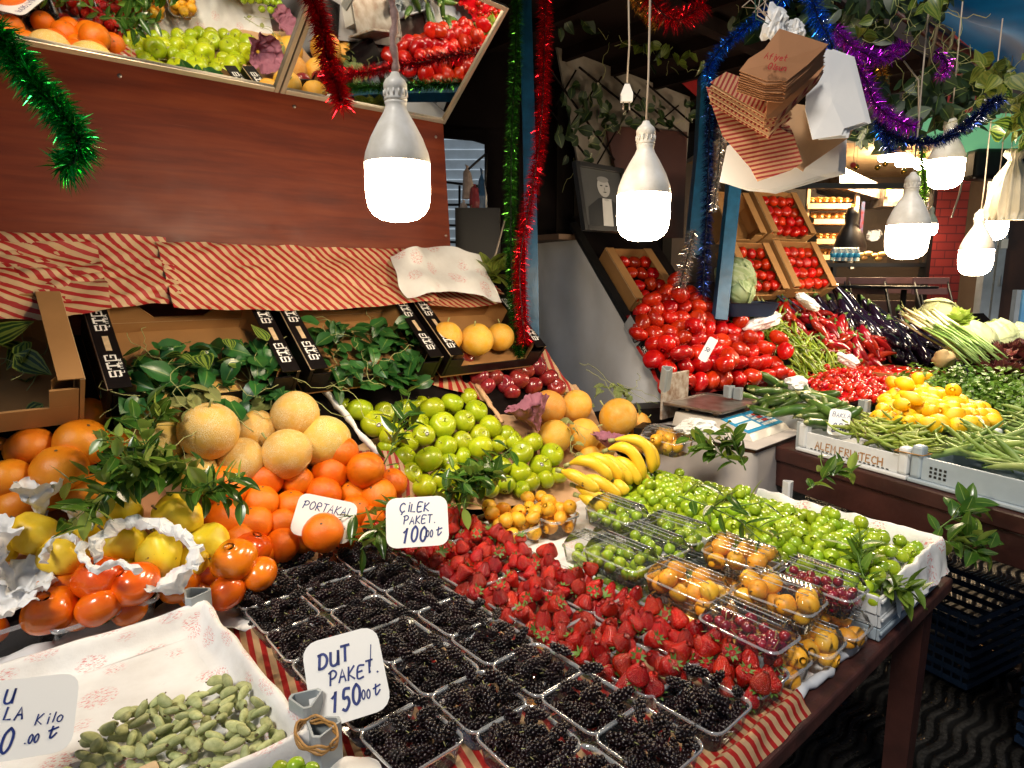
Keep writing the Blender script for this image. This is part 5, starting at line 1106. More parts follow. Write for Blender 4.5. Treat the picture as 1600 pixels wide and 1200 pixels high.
for lo, hi in (((-1.9, 1.722, 1.40), (.640, 1.745, 2.19)),):
    x0, y0, z0 = lo; x1, y1, z1 = hi; o.add([(x0,y0,z0),(x1,y0,z0),(x1-.045,y0,z1),(x0,y0,z1)], [(0, 1, 2, 3)], 0, None, [(0, 0), (2.54, 0), (2.5, .79), (0, .79)]); o.add([(x0,y1,z0),(x1,y1,z0),(x1-.045,y1,z1),(x0,y1,z1)], [(3, 2, 1, 0)]); o.add([(x1,y0,z0),(x1,y1,z0),(x1-.045,y1,z1),(x1-.045,y0,z1)], [(0, 1, 2, 3)]); o.add([(x0,y0,z1),(x1-.045,y0,z1),(x1-.045,y1,z1),(x0,y1,z1)], [(0, 1, 2, 3)])
tag(o.obj('veneer_board', M['veneer'], None, False, Mt), 'glossy red-brown wood veneer board behind the cartons', 'board')
# white paper rolls and striped sheets between the fruit heaps
def roll3(pts, r, mt, label, name='paper_roll', cat='paper roll', flat=.6):
    P3 = [SL.hit(x, y, h) for x, y, h in pts]; b = MB(); sm = []
    P_ = [P3[0]]+P3+[P3[-1]]
    for i in range(1, len(P_)-2):
        for k in range(8): t_ = k/8; sm.append(.5*((2*P_[i])+(-P_[i-1]+P_[i+1])*t_+(2*P_[i-1]-5*P_[i]+4*P_[i+1]-P_[i+2])*t_*t_+(-P_[i-1]+3*P_[i]-3*P_[i+1]+P_[i+2])*t_**3))
    sm.append(P3[-1]); b.tube(sm, [r*(.8+.35*noise.noise(p*12)) for p in sm], 12, flat=flat)
    for i in range(len(b.v)): b.v[i] = tuple(crumple(b.v[i], .006, 35))
    return tag(b.obj(name, mt), label, cat)
roll3([(482, 580, .09), (510, 612, .09), (545, 655, .08), (578, 695, .07), (592, 708, .06)], .021, M['printed'], 'white paper roll dividing the melons from the green apples')
roll3([(745, 600, .06), (765, 630, .07), (785, 660, .06)], .017, M['kraft_light'], 'kraft paper edge between the green apples and the mauve tissue')
def slopesheet(pix, mt, label, uw, name='striped_paper_sheet', off=.02, amp=.014, n=22):
    q0, q1, q2, q3 = [SL.hit(x, y, h) for x, y, h in pix]
    def fn(s, t_): p = q0.lerp(q1, s).lerp(q3.lerp(q2, s), t_); return p+SL.n*amp*(noise.noise(p*9)+.4*noise.noise(p*22))
    o = sheet(name, fn, n, n, mt, None, uw); return tag(o, label, 'paper', 'striped paper sheets')
slopesheet([(500, 640, .0), (800, 625, .0), (765, 545, .08), (470, 590, .08)], M['striped2'], 'striped paper sheet between the third carton and the green apples', (.55, .22))
slopesheet([(-30, 690, .01), (170, 680, .01), (150, 600, .05), (-40, 622, .05)], M['striped'], 'striped paper sheet above the grapefruit', (.4, .2))
slopesheet([(640, 590, .07), (770, 630, .05), (690, 535, .05), (655, 540, .06)], M['striped2'], 'folded striped paper between the melon carton and the apples', (.22, .16), off=.05)
slopesheet([(745, 620, .03), (900, 612, .03), (850, 545, .06), (730, 570, .05)], M['striped2'], 'striped paper lying under the dark red apples', (.35, .2))
slopesheet([(560, 860, .0), (660, 770, .03), (615, 705, .07), (530, 700, .0)], M['striped2'], 'striped paper edge between the oranges and the green apples', (.2, .3))
slopesheet([(330, 900, .0), (640, 880, .0), (600, 640, .0), (180, 620, .0)], M['kraft_light'], 'kraft lining under the oranges and netted melons', (.5, .5), 'kraft_lining')
slopesheet([(-60, 900, .0), (320, 880, .0), (190, 640, .0), (-60, 640, .0)], M['kraft_plain'], 'kraft lining under the grapefruit and quinces', (.5, .5), 'kraft_lining')
slopesheet([(640, 800, .0), (1010, 780, .0), (900, 600, .0), (560, 620, .0)], M['kraft_light'], 'kraft lining under the green apples', (.5, .5), 'kraft_lining')
# ---------------------------------------------------------------- sprigs and vines on the fruit
def sp(x0, y0, d0, x1, y1, d1, nl, L, W, label, mt='ficus', **k): return branch('leafy_sprig', at(x0, y0, d0), at(x1, y1, d1), int(nl*1.6), L*1.22, W*1.28, M[mt], label, group='leafy decoration sprigs', **k)
sp(330, 735, 1.62, 170, 735, 1.42, 38, .052, .022, 'large dark green sprig spread between the quinces and the melons', seed=1, sidebr=5)
sp(230, 700, 1.55, 95, 795, 1.33, 26, .05, .021, 'trailing glossy sprig reaching over the leftmost quinces', seed=2, sidebr=3)
sp(300, 720, 1.60, 190, 745, 1.44, 18, .045, .022, 'light green young leaves in the middle of the big sprig', 'light_leaf', seed=51, sidebr=4)
sp(250, 690, 1.58, 160, 690, 1.50, 10, .04, .02, 'pale rolled leaves on the upper left of the big sprig', 'light_leaf', seed=52, sidebr=2)
sp(260, 770, 1.52, 375, 768, 1.50, 20, .05, .02, 'glossy sprig lying across onto the oranges', seed=3, sidebr=3)
sp(228, 690, 1.6, 250, 640, 1.6, 12, .05, .02, 'upright glossy sprig against the biggest netted melon', seed=4, sidebr=2)
sp(600, 725, 1.88, 655, 615, 1.95, 16, .055, .018, 'upright thin-leaved sprig standing in front of the green apples', seed=5, sidebr=2)
sp(640, 775, 1.9, 560, 840, 1.62, 18, .06, .02, 'yellow-green sprig between the two white price cards', seed=6, sidebr=2)
sp(800, 700, 2.05, 690, 775, 1.9, 30, .05, .022, 'dark glossy sprig along the foot of the apple heap', seed=7, sidebr=4)
sp(800, 745, 2.0, 700, 760, 1.9, 14, .045, .02, 'light green young sprig at the foot of the apple heap', 'light_leaf', seed=53, sidebr=3)
sp(700, 770, 1.9, 780, 735, 1.95, 22, .05, .022, 'dense glossy sprig behind the loquat punnet', seed=8, sidebr=4)
sp(1150, 725, 2.0, 1075, 680, 2.05, 12, .052, .024, 'tall glossy sprig standing before the weighing scale', seed=9, sidebr=4)
sp(1165, 735, 1.98, 1140, 665, 2.0, 9, .05, .024, 'upright glossy sprig right in front of the scale keypad', seed=10, sidebr=3)
sp(1060, 775, 1.75, 1210, 825, 1.62, 12, .056, .016, 'long dark sprig lying on the plum clamshell boxes', seed=11, sidebr=3)
sp(1262, 765, 1.92, 1325, 725, 1.95, 10, .046, .022, 'glossy sprig at the back rim of the plum crate', seed=12, sidebr=3)
sp(1458, 845, 1.75, 1545, 848, 1.72, 16, .055, .026, 'leafy sprig hanging out over the far table corner', seed=14, sidebr=3)
sp(1462, 830, 1.8, 1520, 785, 1.82, 10, .055, .024, 'glossy sprig above the far table corner', seed=15, sidebr=2)
sp(1360, 925, 1.5, 1330, 845, 1.6, 14, .055, .018, 'pale green sprig standing beside the cherry box and the plums', seed=16, sidebr=2, mt='parsley')
sp(1355, 910, 1.52, 1430, 925, 1.45, 12, .05, .018, 'pale green sprig lying on the near corner of the plum heap', seed=17, sidebr=2, mt='parsley')
leafheap('wilted_vine', SL, [(270,630),(330,610),(350,650),(285,660)], 12, .05, .035, M['dry_leaf'], 'curled wilted vine on top of the biggest netted melon', 'melon vine', .05, 31, 1, 'wilted melon vines', 5, .16)
leafheap('wilted_vine', SL, [(370,640),(450,600),(440,630),(385,650)], 16, .045, .03, M['dry_leaf'], 'wilted vine between the netted melons and the carton', 'melon vine', .04, 32, 1, 'wilted melon vines', 6, .10)
leafheap('wilted_vine', SLR, [(905,610),(975,600),(1000,655),(930,640)], 26, .05, .035, M['dry_leaf'], 'wilted vine behind the yellow melons', 'melon vine', .05, 33, 1, 'wilted melon vines', 6, .07)
leafheap('wilted_vine', SLR, [(885,660),(900,660),(905,730),(885,730)], 8, .035, .025, M['dry_leaf'], 'thin wilted vine hanging between two yellow melons', 'melon vine', .04, 34, 1, 'wilted melon vines', 3, .12)
sp(745, 450, 2.66, 790, 420, 2.6, 12, .07, .05, 'bright leafy plant behind the melon carton beside the green garland', mt='yellow_leaf', seed=40, sidebr=2)
# strawberries by the card and green garnish
for i, (x, y) in enumerate([(590, 826), (600, 842), (622, 850)]): put('strawberry', P['strawberry'][i % 3], at(x, y, 1.72), tipup(R, None), (.016, .016, .021), 'small strawberry lying left of the strawberry price card', 'strawberry', 'strawberries left of the card')
# ---------------------------------------------------------------- price cards
price_card(507, 810, 1.71, 92, 66, -.16, [(list('PORTAKAL'), -.40, .14, .19, .12), (list('Ç'), -.10, -.14, .2, .12), (['TL'], .28, -.30, .16, .14)], 'white card reading PORTAKAL behind the frontmost orange')
price_card(652, 815, 1.62, 96, 78, .10, [(list('ÇİLEK'), -.28, .20, .17, .16), (list('PAKET.'), -.22, -.04, .15, .15), (list('100'), -.26, -.40, .30, .14), (list('.00'), .09, -.32, .13, .16), (['TL'], .30, -.30, .15, .16)], 'white card reading ÇİLEK PAKET 100.00 behind the strawberries')
price_card(541, 1056, 1.10, 118, 128, .36, [(list('DUT'), -.32, .16, .17, .19), (list('PAKET.'), -.22, -.06, .14, .16), (list('!'), .26, -.02, .24, .05), (list('150'), -.26, -.36, .22, .15), (list('.00'), .10, -.32, .10, .16), (['TL'], .30, -.30, .12, .16)], 'white card reading DUT PAKET 150.00 among the mulberries')
price_card(5, 1125, .88, 190, 118, .26, [(list('U'), -.02, .20, .17, .15), (list('LA'), .0, -.02, .15, .15), (['K','i','l','o'], .22, -.12, .13, .12), (list('0'), .0, -.40, .28, .11), (list('.00'), .16, -.33, .11, .16), (['TL'], .32, -.30, .14, .16)], 'white kilo price card at the left frame edge above the green almonds')
S1box_ = S1box('cork_piece', -.80, -.775, .53, .56, .864, .892, M['cardedge']); tag(S1box_, 'small cork wedge propping the kilo price card', 'cork')
# ================================================================ stall 2 (vegetables)
FZ = S2.flat(1.045); T = S2.slope(1.10, 1.06, .95)
def M2(): return Matrix((S2.U.to_tuple()+(S2.o.x,), S2.V.to_tuple()+(S2.o.y,), (0, 0, 1, 0), (0, 0, 0, 1))).transposed() if False else Matrix(((S2.U.x, S2.V.x, 0, S2.o.x), (S2.U.y, S2.V.y, 0, S2.o.y), (0, 0, 1, 0), (0, 0, 0, 1)))
def S2box(name, u0, u1, v0, v1, z0, z1, mt, parent=None, bev=.003):
    b = MB(); b.box((u0, v0, z0), (u1, v1, z1)); o = b.obj(name, mt, parent, False, M2())
    if bev: md = o.modifiers.new('edge', 'BEVEL'); md.width = bev; md.segments = 2
    return o
t = empty('vegetable_table', Matrix.Identity(4), 'dark red-brown timber table under the vegetable crates', 'table')
S2box('tabletop', -.03, 3.2, -1.2, 1.35, .90, .955, M['brownpaint'], t, .006); S2box('apron', -.02, 0, -1.2, 1.3, .80, .8995, M['brownpaint'], t)
for v in (-.6, .95): S2box('leg', .0, .07, v, v+.07, 0, .7995, M['brownpaint'], t)
rk = empty('vegetable_rack', Matrix.Identity(4), 'sloping dark rack carrying the tomatoes, peppers and aubergines', 'rack')
b = MB(); pr = [(1.05, .9555), (1.05, .99), (2.35, 2.225), (2.35, .9555)]
for ua, ub, vm in ((.01, .50, 2.05), (.5005, 1.45, 1.66), (1.4505, 3.1, 1.42)):
    pr = [(1.05, .9555), (1.05, .99), (vm, .99+.95*(vm-1.05)), (vm, .9555)]; n = 4; b = MB(); b.add([S2.pt(u, v, z) for u in (ua, ub) for v, z in pr], [(0, 1, 2, 3), (7, 6, 5, 4)]+[(i, n+i, n+(i+1) % n, (i+1) % n) for i in range(n)]); b.obj('sloping_bed', M['dark'], rk, False)
b = MB(); sl = [(S2.pt(-.03, v, z)) for v, z in ((1.10, 1.05), (1.30, 1.24), (1.98, 1.885))]; b.tube(sl, .028, 4); b.obj('side_rail', M['iron'], rk, False)
# grey sheet closing the side of the stall
def gs(s, t_):
    v = 1.10+1.30*s; ztop = min(1.80, 1.02+.95*(v-1.10)*1.02); z = .70+(ztop-.70)*t_; p = S2.pt(-.035, v, z); return p+S2.U*.02*noise.noise(p*4)
o = sheet('grey_side_sheet', gs, 30, 24, M['greysheet'], None, (1, 1)); tag(o, 'pale grey sheet closing the side of the vegetable stall below the rail', 'sheet')
# crates at the stall's left end
def crate2(nm, u0, u1, v0, v1, z0, h, mt, label, posts=True, front_text=None, vent=False, low=.72):
    o = empty(nm, Matrix.Identity(4), label, 'crate', 'vegetable crates'); t_ = .008; zt = z0+h*low
    S2box('crate_wall', u0, u0+t_, v0+.03, v1-.03, z0+.014, zt, mt, o, .002); S2box('crate_wall', u1-t_, u1, v0+.03, v1-.03, z0+.014, zt, mt, o, .002)
    S2box('crate_wall', u0+.03, u1-.03, v0, v0+t_, z0+.014, zt, mt, o, .002); S2box('crate_wall', u0+.03, u1-.03, v1-t_, v1, z0+.014, zt, mt, o, .002)
    S2box('crate_floor', u0-.012, u1+.012, v0-.006, v1+.006, z0, z0+.0135, mt, o, .004)
    for a in ((u0-.006, v0-.004), (u0-.006, v1-.031), (u1-.03, v0-.004), (u1-.03, v1-.031)):
        S2box('corner_post', a[0], a[0]+.036, a[1], a[1]+.035, z0+.0137, z0+h, mt, o, .009)
    if front_text:
        Mw = Matrix(((-S2.V.x, 0, -S2.U.x, 0), (-S2.V.y, 0, -S2.U.y, 0), (0, 1, 0, 0), (0, 0, 0, 1))); Mw.translation = S2.pt(u0-.0015, v1-.07, z0+.024)
        b = MB(); write(b, front_text, 0, 0, .026, wf=.62, wt=.17, slant=0, gap=.2, M4=Mw, sm=False); b.obj('lettering', M['brownink'], o, False)
    if vent:
        b = MB(); Mw = Matrix(((-S2.V.x, 0, -S2.U.x, 0), (-S2.V.y, 0, -S2.U.y, 0), (0, 1, 0, 0), (0, 0, 0, 1))); Mw.translation = S2.pt(u0-.0012, v1, 0)
        for k0 in (.055, (v1-v0)-.11):
            for i in range(4):
                for j in range(3): 
                    x, y = k0+i*.014, z0+.028+j*.013; b.add([(x, y, 0), (x+.008, y, 0), (x+.008, y+.008, 0), (x, y+.008, 0)], [(0, 1, 2, 3)], 0, Mw)
        b.obj('vent_holes', M['iron'], o, False)
    else:
        b = MB(); Mw = Matrix(((-S2.V.x, 0, -S2.U.x, 0), (-S2.V.y, 0, -S2.U.y, 0), (0, 1, 0, 0), (0, 0, 0, 1))); Mw.translation = S2.pt(u0-.0012, v1, 0)
        for i in range(int((v1-v0-.10)/.016)): x, y = .05+i*.016, z0+.016; b.add([(x, y, 0), (x+.009, y, 0), (x+.009, y+.004, 0), (x, y+.004, 0)], [(0, 1, 2, 3)], 0, Mw)
        b.obj('vent_slots', M['iron'], o, False)
    return o
crate2('white_crate', .0, .42, .03, .435, .957, .105, M['white_plastic'], 'white plastic crate lettered ALEM FRUiTECH full of broad beans', front_text=list('ALEM')+[' ']+list('FRU')+['i']+list('TECH'))
crate2('grey_crate', .0, .42, -.44, .015, .957, .12, M['grey_plastic'], 'grey-blue plastic crate heaped with flat green beans', vent=True)
def bandround(u, v, z, lab):
    b = MB(); pts = [S2.pt(u, v+.045, z), S2.pt(u, v-.045, z+.004), S2.pt(u+.04, v-.05, z+.006), S2.pt(u+.04, v+.045, z+.003), S2.pt(u, v+.045, z)]; b.tube(pts, .0022, 5); tag(b.obj('rubber_band', M['rubber']), lab, 'rubber band')
bandround(-.010, .025, 1.045, 'brown rubber band joining the white and the grey crate posts')
crate2('green_crate', .46, 1.0, .10, .62, .957, .105, M['green_plastic'], 'dark green plastic crate heaped with lemons')
crate2('white_crate', .46, .85, -.50, .03, .957, .12, M['white_plastic'], 'white plastic crate with pale bean pods at the right frame edge')
crate2('white_crate', .20, .455, .50, .92, .957, .09, M['white_plastic'], 'white plastic crate of courgettes behind the broad beans')
crate2('white_crate', .48, .95, .66, 1.08, .957, .10, M['white_plastic'], 'white plastic crate of cherry tomatoes')
def strew(kind, protos, plane, pix, n, hmax, label, cat, group, seed, ang=None, spread=.5, off=0, poly=None, tip=.15, sc=1.0):
    q = random.Random(seed); poly = poly or plane.poly(pix, off); xs = [p[0] for p in poly]; ys = [p[1] for p in poly]; k = 0; dm = dome(poly, 1, .07)
    while k < n:
        a = q.uniform(min(xs), max(xs)); b = q.uniform(min(ys), max(ys))
        if not inpoly((a, b), poly): continue
        h = off+hmax*dm(a, b)*(k/n)**.7+.004; th = (q.uniform(0, 6.28) if ang is None else q.gauss(ang, spread)); x = plane.ex*math.cos(th)+plane.ey*math.sin(th)+plane.n*q.gauss(0, tip)
        m = frame3((plane.n+Vector((q.gauss(0, .4), q.gauss(0, .4), 0))), x); put(kind, q.choice(protos), plane.pt(a, b, h), m, sc*q.uniform(.85, 1.12), label, cat, group); k += 1
strew('broad_bean', P['bean'], FZ, [(1312,680),(1358,655),(1425,655),(1482,668),(1455,706),(1425,708)], 200, .035, 'broad bean pod heaped in the lettered white crate', 'bean pod', 'broad bean pods', 61, -PI/2+.2, .5, sc=.72)
strew('flat_bean', P['flatbean'], FZ, [(1482,712),(1505,675),(1560,690),(1625,705),(1625,750),(1545,725)], 100, .035, 'flat green bean heaped in the grey crate', 'bean pod', 'flat green beans', 62, -PI/2, .25, sc=1.0)
strew('flat_bean', P['flatbean'], FZ, [(1560,660),(1625,640),(1640,690),(1600,700)], 25, .03, 'pale bean pod in the white crate at the right frame edge', 'bean pod', 'pale bean pods at the frame edge', 63, 0, .8)
strew('courgette', P['zucchini'], FZ, [(1165,628),(1195,603),(1260,618),(1335,645),(1310,672),(1250,662),(1200,650)], 42, .05, 'slim dark green courgette in the white crate beside the scale', 'courgette', 'courgettes beside the scale', 64, -.9, .7)
shell('lemon', P['lemon'], FZ, FZ.poly([(1368,660),(1376,630),(1440,618),(1500,638),(1562,668),(1548,686),(1490,684),(1430,686)]), .036, .04, .15, 'bright yellow lemon heaped in the green crate', 'lemon', 'lemons in the green crate', 65, (.95, .95, 1), lying, 1.75, 80, 8, M['lemon'], 'lemons packed beneath the visible ones')
shell('cherry_tomato', P['cherrytomato'], FZ, FZ.poly([(1252,592),(1300,568),(1350,575),(1405,608),(1378,640),(1330,640),(1275,618)]), .0165, .045, .12, 'small red cherry tomato in the heaped crate', 'cherry tomato', 'cherry tomatoes', 66, spacing=1.95, n=290, extra=12, under=M['cherrytomato'], ulabel='cherry tomatoes packed beneath the visible ones')
# big tomatoes spilling down the rack
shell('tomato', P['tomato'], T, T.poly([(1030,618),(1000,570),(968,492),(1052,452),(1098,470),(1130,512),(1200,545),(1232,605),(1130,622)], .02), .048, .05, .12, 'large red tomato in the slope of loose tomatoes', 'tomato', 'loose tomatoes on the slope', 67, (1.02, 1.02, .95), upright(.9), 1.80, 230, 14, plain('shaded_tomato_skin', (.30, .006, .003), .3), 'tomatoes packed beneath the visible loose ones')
def carton_px(plane, bl, br, tl, label, contents=None, h=.10, black=False, n=20, r=.034, off=0, fill=1.0, seed=1, h2=None):
    A0 = plane.ab(plane.hit(*bl, off)); A1 = plane.ab(plane.hit(*br, off)); A2_ = plane.ab(plane.hit(*tl, off)); pl2 = Plane(plane.pt(0, 0, off-h), plane.ex, plane.ey)
    d = A2_[1]-A0[1]; o = carton(A0[0], A1[0], label, 0, d=d, h=h, plane=pl2, black=black, b0=A0[1], text=None, notch=False)
    if contents:
        q = random.Random(seed); nx = max(3, int((A1[0]-A0[0]-.03)/(2*r))); ny = max(3, int((d-.02)/(2*r)*fill)); sx = (A1[0]-A0[0]-.03)/nx; sy = (d-.02)/max(1, ny/fill)
        for j in range(ny):
            for i in range(nx):
                put('tomato', q.choice(P['tomato']), pl2.pt(A0[0]+.018+sx*(i+.5)+q.gauss(0, .002), A0[1]+.012+sy*(j+.5)+q.gauss(0, .002), h*.62+q.gauss(0, .004)), rot_to(plane.n+Vector((q.gauss(0, .6), q.gauss(0, .6), q.gauss(0, .4))), q.uniform(0, 6)), r*q.uniform(.95, 1.08), 'red tomato packed in rows in '+contents, 'tomato', 'tomatoes packed in '+contents)
    return o
carton_px(T, (992, 468), (1062, 456), (948, 388), 'cardboard carton of tomatoes at the head of the loose tomato slope', 'the carton above the loose tomatoes', .11, off=.07, r=.036, seed=3)
T2 = Plane(S2.pt(0, 1.40, 1.50), S2.U, S2.V*.55+Vector((0, 0, .84)))
carton_px(T2, (1170, 452), (1232, 445), (1135, 378), 'lower left tomato carton beside the blue post', 'the lower left carton beside the blue post', .12, r=.034, seed=4)
carton_px(T2, (1240, 448), (1306, 440), (1204, 376), 'lower right tomato carton beside the shop window', 'the lower right carton by the shop window', .12, r=.034, seed=5)
carton_px(T2, (1138, 362), (1196, 358), (1112, 298), 'empty upper carton showing its bare cardboard floor', None, .12)
carton_px(T2, (1205, 362), (1272, 356), (1174, 296), 'upper tomato carton under the white bags', 'the upper carton under the white bags', .12, r=.034, seed=6)
def erk():
    a0 = T.ab(T.hit(975, 485)); a1 = T.ab(T.hit(1040, 600)); o = empty('black_carton', Matrix.Identity(4), 'black and silver printed carton lying along the rail under the tomatoes', 'carton')
    pl = Plane(S2.pt(-.075, 0, 0), (S2.V*1+Vector((0, 0, .95))).normalized()*-1, (S2.V*-.95+Vector((0, 0, 1))).normalized()); 
    c0 = pl.ab(pl.hit(983, 500)); c1 = pl.ab(pl.hit(1040, 590)); Mt = Matrix.Translation(pl.pt(0, 0, 0)) @ pl.mat().to_4x4()
    x0, x1 = sorted((c0[0], c1[0])); y = (c0[1]+c1[1])/2
    boxobj('box_side', (x0, y-.045, -.16), (x1, y+.03, .012), M['blackcard'], o, Mt); b = MB(); b.box((x0, y-.0435, .0125), (x0+(x1-x0)*.42, y+.0285, .0135)); b.obj('silver_panel', M['silverprint'], o, False, Mt)
    b = MB(); write(b, list('#ERKEY'), x0+(x1-x0)*.46, y-.012, .026, wf=.7, wt=.2, slant=0, gap=.25, M4=Mt @ Matrix.Translation((0, 0, .0145)), sm=False)
    for k in range(5): ribbon(b, [(x0+(x1-x0)*.40, y-.022-.004*k), (x0+(x1-x0)*.85, y-.022-.004*k)], .0018, 0, Mt @ Matrix.Translation((0, 0, .0145)))
    b.obj('lettering', M['whiteink'], o, False)
    b = MB(); write(b, list('TADIM'), x0+(x1-x0)*.12, y-.038, .055, wf=.42, wt=.1, slant=.1, gap=.12, M4=Mt @ Matrix.Translation((0, 0, .0150))); b.obj('script_print', M['blackcard'], o, False)
erk()
strew('green_pepper', P['chili'], T, [(1135,502),(1195,488),(1262,535),(1345,590),(1330,612),(1255,592),(1205,560)], 230, .06, 'thin green pepper in the tangled heap beside the tomatoes', 'pepper', 'thin green peppers', 68, -PI/2, .8, tip=.25, off=.01, sc=1.1)
strew('red_pepper', P['redpepper'], T, [(1205,492),(1255,478),(1320,515),(1385,548),(1372,575),(1295,575),(1240,530)], 95, .07, 'shiny red pointed pepper with green stalk', 'pepper', 'red pointed peppers', 69, -PI/2, .9, tip=.3, off=.01, sc=1.15)
strew('aubergine', P['eggplant'], T, [(1255,470),(1300,462),(1390,505),(1440,520),(1545,575),(1500,590),(1400,555),(1330,520)], 85, .06, 'slim black aubergine laid along the slope', 'aubergine', 'slim black aubergines', 70, -PI/2, .22, off=.01, sc=1.25)
carton_px(S2.flat(1.10), (1418, 602), (1470, 578), (1338, 572), 'low brown carton of pale red tomatoes among the loose vegetables', None, .07) if False else None
def lowcarton():
    pl = S2.flat(1.09); a = [pl.ab(pl.hit(x, y)) for x, y in ((1345, 585), (1425, 612), (1460, 582), (1385, 560))]; c = Vector((sum(p[0] for p in a)/4, sum(p[1] for p in a)/4)); Mt = Matrix.Translation(pl.pt(c.x, c.y, -.07)) @ pl.mat().to_4x4() @ Matrix.Rotation(.0, 4, 'Z')
    w = abs(a[2][0]-a[1][0])*.5+abs(a[3][0]-a[0][0])*.5; d = abs(a[0][1]-a[1][1]); w = .36; d = .34
    o = empty('cardboard_carton', Mt, 'low brown carton of pale tomatoes between the cherry tomatoes and the parsley', 'carton', 'cardboard fruit cartons')
    for nm, lo, hi in (('base', (-w/2, -d/2, 0), (w/2, d/2, .006)), ('side_panel', (-w/2, -d/2, .0065), (-w/2+.008, d/2, .085)), ('side_panel', (w/2-.008, -d/2, .0065), (w/2, d/2, .085)), ('end_panel', (-w/2+.0085, -d/2, .0065), (w/2-.0085, -d/2+.006, .085)), ('end_panel', (-w/2+.0085, d/2-.006, .0065), (w/2-.0085, d/2, .085))): boxobj(nm, lo, hi, M['cardboard'], o, bev=0)
    q = random.Random(4)
    for i in range(4):
        for j in range(4): put('tomato', q.choice(P['tomato']), Mt @ Vector((-w/2+.05+i*.085, -d/2+.05+j*.08, .058)), rot_to((q.gauss(0, .5), q.gauss(0, .5), 1)), .043, 'pale red tomato in the low brown carton', 'tomato', 'tomatoes in the low carton')
lowcarton()
# leafy vegetables
def cabbage(px, py, D, r, mt, label, seed, n=9):
    """round head: overlapping cupped leaves that hug a ball, edges lifting and ruffled"""
    c = at(px, py, D); q = random.Random(seed); b = MB(); b.lathe([(x*r*.9, z*r*.85) for x, z in sph(12)], 20)
    for k in range(n):
        d = Vector((q.gauss(0, 1), q.gauss(0, 1)-.5, q.gauss(0, .7)+.35)).normalized(); m = rot_to(d, q.uniform(0, 6)); R0 = r*(.93+.018*k); vs = []; nr, na = 8, 20; th0 = q.uniform(.8, 1.15); uv = []
        for j in range(nr+1):
            for i in range(na+1):
                t = j/nr; x_ = (i/na-.5)*2; th_ = th0*t*1.6-th0*.8; ps = x_*th0*.85*math.sin(PI*(t*.8+.12))**.5; lift = 1+.16*max(0, abs(x_)-.7)+.22*max(0, t-.8)+.02*math.sin(x_*16)*t; v_ = Vector((math.sin(ps)*math.cos(th_*.5), math.sin(th_), math.cos(ps)*math.cos(th_)))
                v_ = v_.normalized()*R0*lift; vs.append(m @ Vector((v_.x, v_.y, v_.z*.92))+Vector((noise.noise(v_*30), noise.noise(v_*33), noise.noise(v_*36)))*r*.05); uv.append((t, i/na))
        b.add(vs, [(j*(na+1)+i, j*(na+1)+i+1, (j+1)*(na+1)+i+1, (j+1)*(na+1)+i) for j in range(nr) for i in range(na)], 0, None, uv)
    o = b.obj('cabbage_head', mt, None, True, Matrix.Translation(c)); return tag(o, label, 'cabbage')
def head(px, py, D, r, mt, label, n=60, cat='lettuce', W=.9, seed=1, shape=2, up=.5, flat=.8, curl=.4):
    c = at(px, py, D); q = random.Random(seed); b = MB()
    for k in range(n):
        t_ = (k+.5)/n; ph = k*2.4+q.uniform(-.2, .2); el = (1-t_)*1.45+.05; d = Vector((math.cos(ph)*math.cos(el), math.sin(ph)*math.cos(el), math.sin(el)*flat)); s = r*(.55+.55*t_)*q.uniform(.85, 1.15)
        nn = Vector((-math.cos(ph)*math.sin(el), -math.sin(ph)*math.sin(el), math.cos(el)))+Vector((q.gauss(0, .2), q.gauss(0, .2), q.gauss(0, .2)))
        b.leaf(Matrix.Translation(c+d*r*.15) @ frame3(nn, d).to_4x4(), s, s*W, 0, curl*q.uniform(-1.2, .4), q.uniform(-.1, .5), 6, shape)
    for i in range(len(b.v)): b.v[i] = tuple(Vector(b.v[i])-c+Vector((noise.noise(Vector(b.v[i])*40), noise.noise(Vector(b.v[i])*40+Vector((3, 1, 2))), noise.noise(Vector(b.v[i])*40+Vector((1, 5, 2)))))*r*.12)
    core = MB(); core.lathe([(x*r*.62, z*r*.55) for x, z in sph(10)], 14)
    o = b.obj('lettuce_head' if cat == 'lettuce' else 'cabbage_head', mt, None, True, Matrix.Translation(c)); tag(o, label, cat); core.obj('heart', mt, o); return o
head(1490, 505, 3.6, .10, M['lettuce'], 'bright yellow-green curly lettuce behind the spring onions', 90, seed=1)
cabbage(1465, 492, 3.65, .10, M['white_cabbage'], 'pale round cabbage behind the spring onions', 40)
cabbage(1520, 535, 3.45, .11, M['white_cabbage'], 'pale cabbage right of the spring onions', 41)
cabbage(1555, 528, 3.5, .10, M['white_cabbage'], 'pale yellow cabbage behind the dark red lettuce', 42)
cabbage(1590, 530, 3.6, .09, M['white_cabbage'], 'pale cabbage at the right frame edge', 43)
for i, (x, y, d, l) in enumerate([(1545, 575, 3.15, 'left one, nearest the aubergines'), (1590, 565, 3.2, 'one at the right frame edge'), (1565, 595, 3.0, 'lowest one above the parsley')]): head(x, y, d, .12, M['redlettuce'], 'dark red curly lettuce, '+l, 110, seed=10+i)
